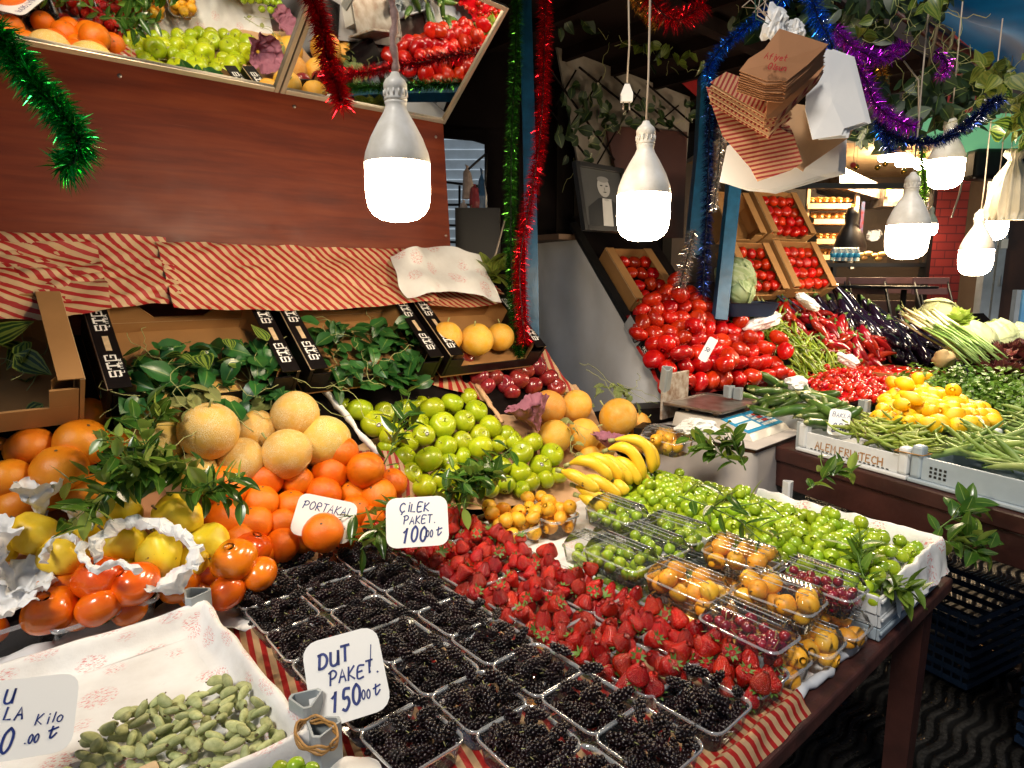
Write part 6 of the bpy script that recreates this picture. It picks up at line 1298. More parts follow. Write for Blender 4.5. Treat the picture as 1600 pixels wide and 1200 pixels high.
for i, (x, y, d) in enumerate([(1445, 600, 3.0), (1480, 605, 2.95), (1515, 600, 2.95), (1550, 620, 2.8), (1590, 605, 2.85), (1530, 640, 2.75), (1580, 645, 2.7), (1465, 620, 2.9), (1500, 628, 2.8), (1610, 630, 2.7)]):
    c = at(x, y, d); q = random.Random(i+70); b = MB(); sb = MB(); b0 = c-Vector((0, 0, .03))
    for k in range(230):
        dr = Vector((q.gauss(0, .7), q.gauss(0, .7), q.uniform(.1, 1))).normalized(); p = b0+dr*.135*q.random()**.4; b.leaf(Matrix.Translation(p-b0) @ frame3(dr+Vector((q.gauss(0, .7), q.gauss(0, .7), .6)), (q.gauss(0, 1), q.gauss(0, 1), q.gauss(0, .5))).to_4x4(), q.uniform(.018, .036), q.uniform(.015, .026), 0, .3, .3, 3, 2)
    for k in range(8): dr = Vector((q.gauss(0, .5), q.gauss(0, .5), 1)).normalized(); sb.tube([(0, 0, 0), dr*.09], .0014, 4)
    o = empty('parsley_bunch', Matrix.Translation(b0), ORD[i]+' bunch of flat parsley counted from the brown carton of pale tomatoes', 'parsley', 'parsley bunches'); b.obj('leaves', M['parsley'], o); sb.obj('stem', M['calyx'], o)
def onions():
    o = empty('spring_onion_bundle', Matrix.Identity(4), 'bundle of spring onions with white roots uppermost and long green leaves', 'spring onions'); q = random.Random(5); gb = MB(); wbm = MB(); rb = MB()
    for k in range(58):
        x0, y0 = 1408+q.uniform(0, 62), 500+q.uniform(-8, 8)-((q.random())*12); D0 = 3.45+q.uniform(-.08, .05); x1, y1 = x0+105+q.uniform(-18, 12), y0+72+q.uniform(-12, 6); D1 = D0-.42; a = at(x0, y0, D0); e = at(x1, y1, D1); m = a.lerp(e, .32)
        wbm.tube([a, a.lerp(m, .3), m], [.007, .0065, .006], 6); gb.tube([m, m.lerp(e, .5)+Vector((0, 0, .012)), e], [.0058, .0055, .002], 6)
        for r_ in range(5): rb.tube([a, a+(a-m).normalized()*.03+Vector((q.gauss(0, .01), q.gauss(0, .01), q.gauss(0, .012)))], .0008, 3)
    wbm.obj('white_shaft', M['onion_white'], o); gb.obj('green_leaves', M['onion_green'], o); rb.obj('roots', M['dry_stalk'], o)
    boxobj('box', (-.25, -.2, -.12), (.25, .1, -.01), M['blackcard'], o, Matrix.Translation(at(1460, 545, 3.35)) @ Matrix.Rotation(-.6, 4, 'Z')) if False else None
onions()
# green cabbage in the blue basket
cabbage(1148, 436, 3.42, .105, M['cabbage'], 'ribbed green cabbage beside the blue post', 31, 12)
cabbage(1158, 458, 3.34, .070, M['cabbage'], 'small pale cabbage below the ribbed one', 32, 8)
bk = empty('blue_basket', Matrix.Translation(at(1165, 478, 3.4)), 'blue plastic basket under the green cabbages', 'basket'); b = MB(); loft(b, [(.22, .22, .03, -.05), (.27, .27, .035, .02), (.28, .28, .035, .02), (.26, .26, .03, .015)]); b.obj('basket_body', M['blue_plastic'], bk, False)
b = MB(); b.tube([T.hit(1215, 462, .05), T.hit(1280, 520, .05)], .008, 4); b.tube([T.hit(1222, 462, .07), T.hit(1278, 500, .07)], .005, 4); tag(b.obj('crate_rail', M['blue_plastic'], None, False), 'blue plastic crate edge between the red peppers and the aubergines', 'crate edge')
wad(1190, 503, 3.35, .20, .07, M['white_plastic_bag'], 'white plastic bag rumpled behind the green peppers', 51, .4, 'plastic bag', 'rumpled white bags'); wad(1262, 472, 3.6, .15, .06, M['white_plastic_bag'], 'white plastic bag behind the first aubergines', 52, .3, 'plastic bag', 'rumpled white bags'); wad(1245, 600, 2.95, .10, .06, M['tissue'], 'white paper between the cherry tomatoes and the loose tomatoes', 53, .5); wad(1325, 563, 3.1, .10, .05, M['tissue'], 'white paper behind the cherry tomatoes', 54, .5)
head(1400, 565, 3.1, .03, M['onion_white'], 'small celeriac root beside the low carton', 14, 'cabbage', seed=90) if False else None
c = at(1475, 560, 3.05); b = MB(); b.lathe([(x*.045, z*.04) for x, z in sph(12)], 18, 0, None, wob(.5, 30, 3)); rt = b.obj('celeriac_root', plain('knobbly_root_skin', (.42, .30, .14), .8, bs=.6, scale=30), None, True, Matrix.Translation(c)); tag(rt, 'knobbly brown celeriac root beside the parsley', 'celeriac')
price_card(1311, 660, 2.32, 30, 42, -.25, [(list('BAKLA'), -.35, .2, .16, .12), (list('250'), -.3, -.35, .3, .12)], 'small white card stuck among the broad beans')
price_card(1106, 546, 2.6, 14, 42, -.55, [(list('50'), -.3, -.1, .16, .14)], 'narrow white card leaning among the loose tomatoes', yaw=.3)
price_card(1513, 668, 2.28, 16, 44, -.75, [(list('80'), -.3, -.1, .14, .14)], 'white card seen edgewise on the flat beans', yaw=-.3)
# ---------------------------------------------------------------- weighing scale on its cloth-covered stand
so = Matrix.Translation((.905, 2.64, 0)) @ Matrix.Rotation(math.radians(43), 4, 'Z')
st = empty('cloth_covered_stand', so, 'stand draped in pale grey cloth beneath the weighing scale', 'stand')
boxobj('stand_top', (-.24, -.24, .957), (.24, .23, .972), M['brownpaint'], st)
def drape(s, t_):
    a = 2*PI*s; w, d = .25+.05*t_, .17+.04*t_; w, d = .245+.04*t_, .24+.03*t_; x = w*max(-1, min(1, 1.35*math.cos(a))); y = -.0+d*max(-1, min(1, 1.35*math.sin(a))); f_ = 1+.05*math.sin(a*9)*t_; return Vector((x*f_, y*f_, .957-.75*t_))
sheet('cloth_drape', drape, 90, 12, M['greycloth'], st)
boxobj('cloth_fold', (-.25, -.25, .9725), (.25, .235, .978), M['greycloth'], st)
sc_ = empty('weighing_scale', so @ Matrix.Translation((0, .0, .979)), 'cream shop weighing scale with a worn steel platter and blue keypad', 'scale')
b = MB(); b.add([(-.16, -.19, 0), (.16, -.19, 0), (.16, .17, 0), (-.16, .17, 0), (-.15, -.17, .022), (.15, -.17, .022), (.15, -.04, .062), (-.15, -.04, .062), (.15, .16, .062), (-.15, .16, .062)], [(0, 3, 2, 1), (0, 1, 5, 4), (4, 5, 6, 7), (7, 6, 8, 9), (1, 2, 8, 6, 5), (0, 4, 7, 9, 3), (2, 3, 9, 8)]); b.obj('scale_body', M['scalebody'], sc_, False)
boxobj('platter', (-.17, -.06, .085), (.17, .21, .092), M['steel'], sc_, None, .004)
for x, y in ((-.1, 0), (.1, 0), (-.1, .13), (.1, .13)): boxobj('platter_foot', (x-.012, y-.012, .0625), (x+.012, y+.012, .0845), M['steel'], sc_)
for lo, hi in (((-.17, -.063, .0925), (.17, -.058, .098)), ((-.17, .207, .0925), (.17, .212, .098)), ((-.173, -.057, .0925), (-.168, .206, .098)), ((.168, -.057, .0925), (.173, .206, .098))): boxobj('platter_rim', lo, hi, M['steel'], sc_, None, 0)
th = math.atan2(.04, .13); Mk = Matrix.Translation((0, -.105, .0425)) @ Matrix.Rotation(th, 4, 'X')
boxobj('keypad_panel', (-.145, -.062, .0006), (.145, .062, .0026), M['keyblue'], sc_, Mk, 0)
for k in range(6):
    for j in range(4): boxobj('key', (.012+k*.020, -.048+j*.024, .0029), (.026+k*.020, -.032+j*.024, .0049), M['redink'] if (k in (2, 3) and j > 0) else M['card'], sc_, Mk, 0)
boxobj('label_plate', (-.125, -.045, .0029), (-.01, .0, .0039), M['card'], sc_, Mk, 0); boxobj('label_plate', (-.125, .012, .0029), (-.01, .045, .0039), M['card'], sc_, Mk, 0)
boxobj('rear_plate', (-.17, .213, .02), (.03, .225, .215), M['rust'], sc_, None, .004)
wad(1090, 668, 2.3, .14, .06, M['printed'], 'crumpled printed paper under the scale', 61, .5, 'paper', 'papers by the scale')
b = MB(); b.box((-.11, -.06, -.10), (.11, .06, .02)); o = b.obj('black_box', M['blackcard'], None, False, Matrix.Translation(at(1018, 640, 2.85)) @ Matrix.Rotation(.3, 4, 'Z')); tag(o, 'small glossy black carton left of the scale', 'box')
b = MB(); b.box((-.10, -.06, -.03), (.10, .06, .0)); o = b.obj('black_tray', M['blackcard'], None, False, Matrix.Translation(at(1035, 668, 2.62)) @ Matrix.Rotation(-.5, 4, 'Z')); tag(o, 'flat black tray in front of the scale', 'tray')
o = link('clamshell_box', CLAM[0], None, TR(at(1040, 705, 2.33), Matrix.Rotation(.6, 3, 'Z'))); tag(o, 'clear box of loquats behind the bananas', 'clamshell box', 'clear clamshell boxes of fruit')
for pn, pm in CLAM[1]: link(pn, pm, o)
for i in range(10): put('loquat', P['loquat'][i % 3], at(1040, 705, 2.33)+Vector((R.uniform(-.05, .05), R.uniform(-.04, .04), R.uniform(.02, .055))), rrot(), .022, 'orange loquat in the clear box behind the bananas', 'loquat', 'loquats behind the bananas')
post(1043, 575, 1.25, .10, .045, M['tube_plastic'], 'grey crate post at the foot of the loose tomatoes', .3, tilt=Matrix.Rotation(.4, 3, 'X')); post(1140, 603, 1.13, .05, .05, M['tube_plastic'], 'grey crate post between the tomatoes and the scale, left one', .3); post(1155, 606, 1.125, .05, .045, M['tube_plastic'], 'grey crate post between the tomatoes and the scale, right one', .6); post(1257, 660, 1.06, .14, .05, M['tube_plastic'], 'grey crate post left of the lettered white crate', .3); post(1352, 625, 1.1, .07, .05, M['tube_plastic'], 'grey crate post between the cherry tomatoes and the lemons', .2)
# blue crates under the table
for i, (u, v, z) in enumerate(((.75, .3, .02), (.6, -.45, .02), (.35, .75, .02))):
    o = empty('blue_crate', M2() @ Matrix.Translation((u, v, z)), ['blue plastic crate in the shade under the vegetable table', 'blue plastic crate under the table toward the street', 'blue plastic crate under the table beside the cloth stand'][i], 'crate', 'blue crates under the table')
    b = MB()
    for k in range(7):
        zz = .01+k*.045; b.box((-.2, -.26, zz), (.2, -.252, zz+.022)); b.box((-.2, .252, zz), (.2, .26, zz+.022)); b.box((-.2, -.2515, zz), (-.192, .2515, zz+.022)); b.box((.192, -.2515, zz), (.2, .2515, zz+.022))
    b.obj('crate_wall', M['blue_plastic'], o, False); b = MB(); b.box((-.19, -.25, 0), (.19, .25, .008)); b.obj('crate_floor', M['blue_plastic'], o, False)
    b = MB(); 
    for k in range(14): a_ = -.24+k*.036; b.box((-.2015, a_, .01), (-.2002, a_+.006, .31)) 
    b.obj('crate_rib', M['blue_plastic'], o, False)
# ================================================================ structures behind, mirror, posts
mtilt = [(.586, 1.72, 2.192), (.586, 1.42, 2.484)]
e = Vector((0, 1.42-1.72, 2.484-2.192)); e_len = e.length
mo = empty('tilted_mirror', Matrix.Identity(4), 'large framed mirror in two panes tilted forward above the veneer board', 'mirror')
def mpane(u0, u1, hgt, nm):
    b = MB(); k = hgt/e_len
    f0, f1 = [(.588-u_)*math.tan(math.radians(10)) for u_ in (u0, u1)]; q0 = S1.pt(u0, 1.712-f0, 2.198-f0*.27); q1 = S1.pt(u1, 1.712-f1, 2.198-f1*.27); upv = (S1.V*e.y+Vector((0, 0, e.z))); ax_ = (q1-q0).normalized(); upv = (upv-ax_*upv.dot(ax_)).normalized()*e_len*k
    q = [q0, q1, q1+upv, q0+upv]
    b.add(q, [(0, 1, 2, 3)]); b.obj(nm, M['mirror'], mo, False)
    n = (q[1]-q[0]).cross(q[3]-q[0]).normalized(); ex = (q[1]-q[0]).normalized(); ey = (q[3]-q[0]).normalized(); W_ = (q[1]-q[0]).length; H_ = (q[3]-q[0]).length; Mt = Matrix.Translation(q[0]) @ Matrix((ex, ey, n)).transposed().to_4x4(); f = .016
    for lo, hi in (((-f, -f, -.015), (0, H_+f, .008)), ((W_, -f, -.015), (W_+f, H_+f, .008)), ((.0003, -f, -.015), (W_-.0003, 0, .0078)), ((.0003, H_, -.015), (W_-.0003, H_+f, .0078))): boxobj('mirror_frame', lo, hi, M['foil'], mo, Mt, .002)
    bb = MB(); bb.add([(x, y, -.016) for x, y in ((-f, -f), (W_+f, -f), (W_+f, H_+f), (-f, H_+f))], [(3, 2, 1, 0)]); bb.obj('mirror_back', M['dark'], mo, False, Mt)
MH = .44
mpane(-1.6, -.118, MH, 'mirror_pane'); mpane(-.082, .588, MH, 'mirror_pane')
# canopy roof over the back of the stalls
ro = empty('stall_canopy', Matrix.Identity(4), 'dark ribbed canopy over the back of both stalls', 'canopy')
S1box('roof_sheet', -2.4, 3.9, .95, 3.4, 2.80, 2.82, M['roof'], ro, 0)
for k in range(16): u = -2.3+k*.4; S1box('roof_beam', u, u+.035, .95, 3.4, 2.74, 2.7995, M['roof'], ro, 0)
S1box('roof_purlin', -2.4, 3.9, 1.30, 1.36, 2.68, 2.7395, M['roof'], ro, 0)
# back wall of dark boards behind the gap
bw = empty('dark_board_wall', Matrix.Identity(4), 'dark board wall behind the posts and the portrait', 'wall')
S1box('wall_boards', 1.60, 3.4, 2.62, 2.65, .0, 2.79, M['dark'], bw, 0)
for k in range(11): u = 1.62+k*.165; S1box('board_batten', u, u+.012, 2.612, 2.6195, .0, 2.79, M['dark'], bw, 0)
S1box('shelf_plank', 1.62, 1.95, 2.1, 2.6115, 1.80, 1.83, plain('dusty_shelf_wood', (.16, .09, .05), .7), bw)
def px2(px, py, D): return at(px, py, D)
def polyobj(name, pix, D, th, mt, label, cat, group=None, uvm=1, parent=None, plane=None):
    """flat board cut to an outline, at its own distance and thickness"""
    P3 = [plane.hit(x, y) if plane else at(x, y, D) for x, y in pix]; c = sum(P3, Vector())/len(P3); n = plane.n if plane else -CF; b = MB(); k = len(P3)
    ex = n.orthogonal() if not plane else plane.ex; ey = n.cross(ex); uv = [((p-c).dot(ex), (p-c).dot(ey)) for p in P3]
    b.v = [tuple(p-c) for p in P3]+[tuple(p-c-n*th) for p in P3]
    area = sum(uv[i-1][0]*uv[i][1]-uv[i][0]*uv[i-1][1] for i in range(k)); b.face(list(range(k)), 0, uv); b.face(list(range(k, 2*k))[::-1], 0, uv[::-1])
    for i in range(k): j = (i+1) % k; b.face((i, k+i, k+j, j), 0, [uv[i], uv[i], uv[j], uv[j]])
    o = b.obj(name, mt, parent, False, Matrix.Translation(c))
    if parent is None: tag(o, label, cat, group)
    return o
W22 = S1.wall(2.17)
polyobj('stained_board', [(870, 72), (1080, 152), (1072, 262), (905, 262)], 0, .012, M['marble'], 'stained grey board hung high behind the ivy trellis', 'board', plane=W22)
W21 = S1.wall(2.13)
polyobj('maroon_board', [(946, 196), (1074, 206), (1068, 372), (988, 372)], 0, .012, M['maroon'], 'dark maroon board behind the second bulb', 'board', plane=W21)
# trellis and ivy leaves in front of the stained board
tr = empty('wire_trellis', Matrix.Identity(4), 'diagonal wooden trellis in front of the stained board', 'trellis'); W20 = S1.wall(2.10)
for (x0, y0, x1, y1) in ((860, 110, 960, 250), (905, 105, 1030, 205), (960, 120, 1075, 215), (862, 175, 930, 262), (1010, 130, 1078, 190), (940, 120, 890, 200), (1000, 140, 930, 262), (1060, 165, 1000, 215), (900, 110, 868, 165)):
    b = MB(); b.tube([W20.hit(x0, y0), W20.hit(x1, y1)], .006, 4); b.obj('trellis_slat', M['dark'], tr, False)
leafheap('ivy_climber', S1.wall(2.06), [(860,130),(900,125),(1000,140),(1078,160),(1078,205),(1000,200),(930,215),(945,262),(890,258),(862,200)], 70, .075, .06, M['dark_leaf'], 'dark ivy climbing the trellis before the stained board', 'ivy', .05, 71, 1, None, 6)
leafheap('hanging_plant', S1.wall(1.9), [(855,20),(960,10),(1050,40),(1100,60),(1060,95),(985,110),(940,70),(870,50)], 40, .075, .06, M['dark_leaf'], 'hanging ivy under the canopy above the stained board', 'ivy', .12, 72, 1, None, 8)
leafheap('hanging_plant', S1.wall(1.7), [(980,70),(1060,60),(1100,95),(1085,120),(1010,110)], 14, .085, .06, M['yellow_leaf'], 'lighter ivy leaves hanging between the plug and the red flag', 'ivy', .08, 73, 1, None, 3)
# red flag with white crescent
fp = [(1050, 42), (1108, 20), (1128, 150), (1106, 166), (1066, 130)]
fl = polyobj('red_flag', fp, 0, .004, M['redcloth'], 'red flag with white crescent hanging under the canopy', 'flag', plane=S1.wall(1.98))
b = MB(); pl = S1.wall(1.972); c = pl.hit(1098, 92); rr = .052; o1 = []; o2 = []
for k in range(25): a = math.radians(60+k*10); o1.append(c+pl.ex*rr*math.cos(a)+pl.ey*rr*math.sin(a)); o2.append(c+pl.ex*(.013+rr*.80*math.cos(a))+pl.ey*rr*.80*math.sin(a))
b.add(o1+o2, [(i, i+1, 26+i-1+0, 25+i) for i in range(24)]); b.obj('crescent', M['card'], fl, False, fl.matrix_world.inverted())
# framed portrait of a man in a dark suit
pf = empty('framed_portrait', Matrix.Identity(4), 'black framed black-and-white portrait of a man in a dark suit', 'picture'); PW = Plane(at(950, 310, 3.12), S2.U*-1 if False else (S1.U), (S1.V*.22+Vector((0, 0, 1))))
q_ = [PW.ab(PW.hit(x, y)) for x, y in ((921, 368), (993, 362), (962, 252), (889, 258))]; w_ = q_[1][0]-q_[0][0]; h_ = q_[3][1]-q_[0][1]
cx_, cy_ = sum(p[0] for p in q_)/4, sum(p[1] for p in q_)/4; w_ = abs(q_[1][0]-q_[0][0]); h_ = abs(q_[3][1]-q_[0][1]); Mp = Matrix.Translation(PW.pt(cx_, cy_, 0)) @ PW.mat().to_4x4()
boxobj('picture_back', (-w_/2, -h_/2, -.012), (w_/2, h_/2, 0), M['iron'], pf, Mp, 0)
for lo, hi in (((-w_/2, -h_/2, .0005), (-w_/2+.025, h_/2, .014)), ((w_/2-.025, -h_/2, .0005), (w_/2, h_/2, .014)), ((-w_/2+.0255, -h_/2, .0005), (w_/2-.0255, -h_/2+.025, .0138)), ((-w_/2+.0255, h_/2-.025, .0005), (w_/2-.0255, h_/2, .0138))): boxobj('frame', lo, hi, M['iron'], pf, Mp, .002)
gr = [plain('print_grey_%d' % i, (v, v, v*.98), .35, var=.12) for i, v in enumerate((.07, .015, .42, .60, .03, .25))]
def blob(cx, cy, rx, ry, z, mt, nm, pts=None):
    b = MB(); v = pts or [(cx+rx*math.cos(2*PI*k/24), cy+ry*math.sin(2*PI*k/24)) for k in range(24)]; b.add([(x, y, z) for x, y in v], [tuple(range(len(v)))]); b.obj(nm, mt, pf, False, Mp)
blob(0, 0, 0, 0, .001, gr[0], 'photograph', [(-w_/2+.02, -h_/2+.02), (w_/2-.02, -h_/2+.02), (w_/2-.02, h_/2-.02), (-w_/2+.02, h_/2-.02)])
blob(0, 0, 0, 0, .002, gr[1], 'printed_suit', [(-w_*.36, -h_*.42), (w_*.38, -h_*.42), (w_*.36, -h_*.12), (w_*.1, .02*h_), (-w_*.1, .0*h_), (-w_*.34, -h_*.15)])
blob(0, 0, 0, 0, .003, gr[3], 'printed_shirt', [(-.03*w_, .0), (.16*w_, .0), (.13*w_, -h_*.42), (-.08*w_, -h_*.42)])
blob(.03*w_, .17*h_, .13*w_, .15*h_, .003, gr[2], 'printed_face'); blob(.03*w_, .285*h_, .12*w_, .045*h_, .0035, gr[5], 'printed_hair')
blob(-.02*w_, .19*h_, .028*w_, .010*h_, .004, gr[4], 'printed_eye'); blob(.09*w_, .19*h_, .028*w_, .010*h_, .004, gr[4], 'printed_eye'); blob(.04*w_, .14*h_, .012*w_, .03*h_, .004, gr[5], 'printed_nose'); blob(.04*w_, .095*h_, .035*w_, .008*h_, .004, gr[4], 'printed_mouth'); blob(.05*w_, -.02*h_, .05*w_, .018*h_, .004, gr[2], 'printed_collar')
# blue posts
def postbar(pts, w, mt, label):
    b = MB(); b.tube([at(*p) for p in pts], w*.72, 4); o = b.obj('painted_post', mt, None, False); return tag(o, label, 'post', 'blue painted posts')
postbar([(819, -40, 2.66), (826, 200, 2.66), (831, 420, 2.66), (833, 560, 2.68)], .050, M['bluepaint'], 'blue post between the green and the red tinsel garland')
postbar([(1104, 120, 3.45), (1098, 240, 3.45), (1082, 400, 3.45)], .075, M['bluepaint'], 'blue post beside the maroon board')
postbar([(1152, 150, 3.3), (1145, 300, 3.3), (1124, 500, 3.3)], .062, M['bluepaint'], 'blue post beside the empty carton')
# window gap with shutter behind, rack and hanging bags
sh = empty('corrugated_shutter', Matrix.Identity(4), 'pale blue corrugated shutter seen through the gap beside the board', 'shutter')
b = MB(); mt = plain('pale_blue_sheet', (.40, .50, .60), .5, var=.2)
c0 = at(670, 415, 6.2); wv = at(785, 415, 6.2)-c0; nrow = 20
for k in range(nrow): z0 = c0.z-.1+k*.09; b.add([c0+Vector((0, 0, z0-c0.z)), c0+wv+Vector((0, 0, z0-c0.z)), c0+wv+Vector((0, -.02, z0-c0.z+.076)), c0+Vector((0, -.02, z0-c0.z+.076)), c0+wv+Vector((0, 0, z0-c0.z+.09)), c0+Vector((0, 0, z0-c0.z+.09))], [(0, 1, 2, 3), (3, 2, 4, 5)])
b.obj('slats', mt, sh, False); 
gp = empty('gap_surround', Matrix.Identity(4), 'dark boarding round the gap beside the veneer board', 'wall')
for i, pix in enumerate([[(640, 190), (760, 200), (765, 226), (738, 218), (690, 214), (640, 212)], [(757, 200), (800, 200), (800, 420), (757, 420)], [(640, -60), (812, -60), (812, 200), (640, 205)]]): 
    P3 = [at(x, y, 3.5) for x, y in pix]; b = MB(); k = len(P3); b.v = [tuple(p) for p in P3]+[tuple(p+Vector((0, .04, 0))) for p in P3]; b.face(list(range(k))); b.face(list(range(k, 2*k))[::-1])
    for i2 in range(k): j = (i2+1) % k; b.face((i2, k+i2, k+j, j))
    b.obj('board_panel', M['dark'], gp, False)
rk = empty('wire_rack', Matrix.Identity(4), 'black wire rack with a small shelf behind the board edge', 'rack')
def bar(x0, y0, x1, y1, D, r=.006, nm='rack_bar', par=None, mt=None, D1=None): b = MB(); b.tube([at(x0, y0, D), at(x1, y1, D1 or D)], r, 6); return b.obj(nm, mt or M['iron'], par)
for l in ((692, 284, 758, 292), (718, 290, 718, 390), (758, 292, 760, 240), (700, 320, 745, 320), (700, 352, 760, 354), (692, 215, 692, 290), (760, 240, 748, 250), (748, 250, 728, 268), (740, 292, 745, 385), (700, 378, 745, 380)): bar(*l, 3.2, par=rk)
b = MB(); b.box((-.12, -.05, -.14), (.09, .08, .13)); o = b.obj('plastic_box', M['blackcard'], None, False, Matrix.Translation(at(752, 370, 3.1))); tag(o, 'black plastic box standing under the wire rack', 'box')
for i, (x, y, w, h, c, l) in enumerate([(730, 285, .05, .16, (.55, .42, .36), 'pink and cream packet hanging at the rack'), (742, 310, .05, .15, (.40, .05, .06), 'red packet hanging at the rack'), (753, 300, .045, .20, (.03, .10, .22), 'dark blue bottle hanging at the rack'), (725, 330, .05, .12, (.6, .5, .45), 'pale packet hanging low at the rack'), (738, 340, .04, .11, (.45, .30, .15), 'brown packet hanging low at the rack')]):
    cc = at(x, y, 3.12); b = MB(); b.lathe([(0, -h/2), (w*.5, -h*.45), (w*.55, -h*.1), (w*.4, h*.3), (w*.1, h*.42), (w*.2, h*.5), (0, h*.5)], 9, 0, None, wob(.4, 12, i)); o = b.obj('hanging_packet', plain('packet_%d' % i if False else 'packet_plastic', c, .35, bs=.4, scale=30, var=.5), None, False, Matrix.Translation(cc)); tag(o, l, 'packet', 'packets hanging at the rack')
cable('electric_cable', [at(788, 345, 2.9), at(775, 395, 2.85), at(757, 440, 2.8), at(750, 452, 2.78)], .004, M['cord'], 'white cord hanging diagonally beside the green garland')
Mv = Matrix(((S1.U.x, S1.V.x, 0, S1.o.x), (S1.U.y, S1.V.y, 0, S1.o.y), (0, 0, 1, 0), (0, 0, 0, 1)))
vb = [o_ for o_ in C.objects if o_.name == 'veneer_board'][0]
for (u_, z_) in ((.56, 2.13), (.60, 1.76), (.0, 2.15), (-.5, 2.15), (-1.0, 2.15)):
    b = MB(); b.lathe([(0, 0), (.006, 0), (.005, .002), (0, .0025)], 10); s_ = link('screw', b.mesh('screw', M['steel']), vb); s_.matrix_parent_inverse = vb.matrix_world.inverted(); s_.matrix_basis = Matrix.Translation(S1.pt(u_, 1.7215, z_)) @ rot_to(-S1.V).to_4x4()
# ---------------------------------------------------------------- lamps
def bulb_proto():
    b = MB(); b.lathe([(.070, .0), (.071, .004), (.0675, .022), (.056, .052), (.040, .082), (.027, .104), (.022, .116), (.0225, .122), (.024, .126), (.0, .126)], 36); hs = b.mesh('housing', M['ceramic'])
    b = MB(); b.lathe([(0, -.122), (.020, -.1215), (.040, -.117), (.055, -.107), (.064, -.094), (.068, -.078), (.0700, -.055), (.0700, -.0005)], 36); df = b.mesh('diffuser', M['bulb'])
    b = MB(); b.lathe([(.021, .1265), (.024, .129), (.025, .131), (.0235, .136), (.0235, .150), (.025, .152), (.025, .162), (.021, .170), (.012, .178), (.008, .186), (0, .187)], 22)
    for k in range(14): a = 2*PI*k/14; b.box((-.0015, -.0262, .137), (.0015, -.0235, .149), 0, Matrix.Rotation(a, 4, 'Z'))
    so_ = b.mesh('lamp_socket', M['ceramic']); return hs, df, so_
BP = bulb_proto()
def bulb(px, py, wpx, label, cordpts=None, mt='cord', cr=.0028, s=1.0, off=False):
    D = .14*F/wpx*s; c = at(px, py, D); c_top = c+Vector((0, 0, .187*s)); o = empty('hanging_bulb', Matrix.Translation(c) @ Matrix.Diagonal((s, s, s, 1)), label, 'light bulb', 'lit hanging bulbs')
    link('housing', BP[0], o); link('diffuser', BP[1], o); link('lamp_socket', BP[2], o)
    pts = [Vector((0, 0, .18)), Vector((.002, 0, .30)), Vector((0, .002, .5)), Vector((-.003, 0, (2.745-c.z)/s))] if not cordpts else cordpts
    b = MB(); b.tube(pts, cr, 7)
    if mt == 'wrapcord':
        b = MB(); n = 60; top = (2.745-c.z)/s; pp = [Vector((.0025*math.sin(i*.9), .0025*math.cos(i*.7), .185+(top-.185)*i/n)) for i in range(n+1)]; b.tube(pp, [.0075+.0018*math.sin(i*2.1) if i < 42 else .004 for i in range(n+1)], 8)
    b.obj('lamp_cord', M[mt], o); return o
# y given is the joint between housing and diffuser
bulb(621, 256, 101, 'big lit bulb on a pink wrapped cable in front of the veneer board', mt='wrapcord')
bulb(1006, 304, 82, 'lit bulb hanging above the tomato carton beside the portrait')
bulb(1419, 352, 60, 'lit bulb hanging before the bakery window')
bulb(1526, 390, 46, 'lit bulb hanging before the red brick column')
bulb(1553, 340, 40, 'lit bulb partly behind the cream bags')
bulb(1479, 250, 50, 'lit bulb seen from below the green awning')
bulb(1454, 346, 16, 'tiny lit bulb inside the bakery window', s=1.6) if False else None
# plug on a cable
pg = empty('hanging_plug', Matrix.Translation(at(979, 150, 2.05)), 'white two-pin plug dangling on a thin cable', 'plug')
b = MB(); b.add([(-.007, -.006, .035), (.007, -.006, .035), (.007, .006, .035), (-.007, .006, .035), (-.019, -.010, .006), (.019, -.010, .006), (.019, .010, .006), (-.019, .010, .006), (-.018, -.010, -.018), (.018, -.010, -.018), (.018, .010, -.018), (-.018, .010, -.018)], [(0, 1, 2, 3), (0, 4, 5, 1), (1, 5, 6, 2), (2, 6, 7, 3), (3, 7, 4, 0), (4, 8, 9, 5), (5, 9, 10, 6), (6, 10, 11, 7), (7, 11, 8, 4), (8, 11, 10, 9)]); b.obj('plug_body', M['card'], pg, False)
for x in (-.010, .010): b = MB(); b.tube([(x, 0, -.0185), (x, 0, -.042)], .0024, 6); b.obj('pin', M['steel'], pg)
b = MB(); b.tube([(0, 0, .034), (.004, 0, .15), (-.003, 0, .30), (.003, 0, .5), (.0, 0, 1.0)], .0028, 6); b.obj('plug_cable', M['cord'], pg)
# ---------------------------------------------------------------- tinsel garlands
tinsel([at(-12, 40, 1.12), at(30, 100, 1.12), at(85, 165, 1.12), at(122, 215, 1.12), at(118, 250, 1.12), at(95, 262, 1.12)], .046, 'green', 'thick green tinsel garland hanging in at the top left corner', 9500, 1, wdt=.0014)
tinsel([at(478, -30, 1.75), at(500, 30, 1.75), at(512, 90, 1.75), at(528, 140, 1.75), at(535, 165, 1.75)], .045, 'red', 'thick red tinsel garland hanging over the mirror', 9500, 2, wdt=.0014)
tinsel([at(808, -30, 2.55), at(806, 80, 2.55), at(800, 200, 2.55), at(798, 330, 2.55), at(800, 440, 2.55), at(812, 560, 2.6)], .038, 'dkgreen', 'dark green tinsel garland wound down the left side of the blue post', 6500, 3)
tinsel([at(852, -30, 2.5), at(850, 100, 2.5), at(843, 220, 2.5), at(825, 330, 2.5), at(812, 420, 2.5), at(820, 535, 2.52)], .042, 'red', 'long red tinsel garland hanging down the blue post', 6500, 4)
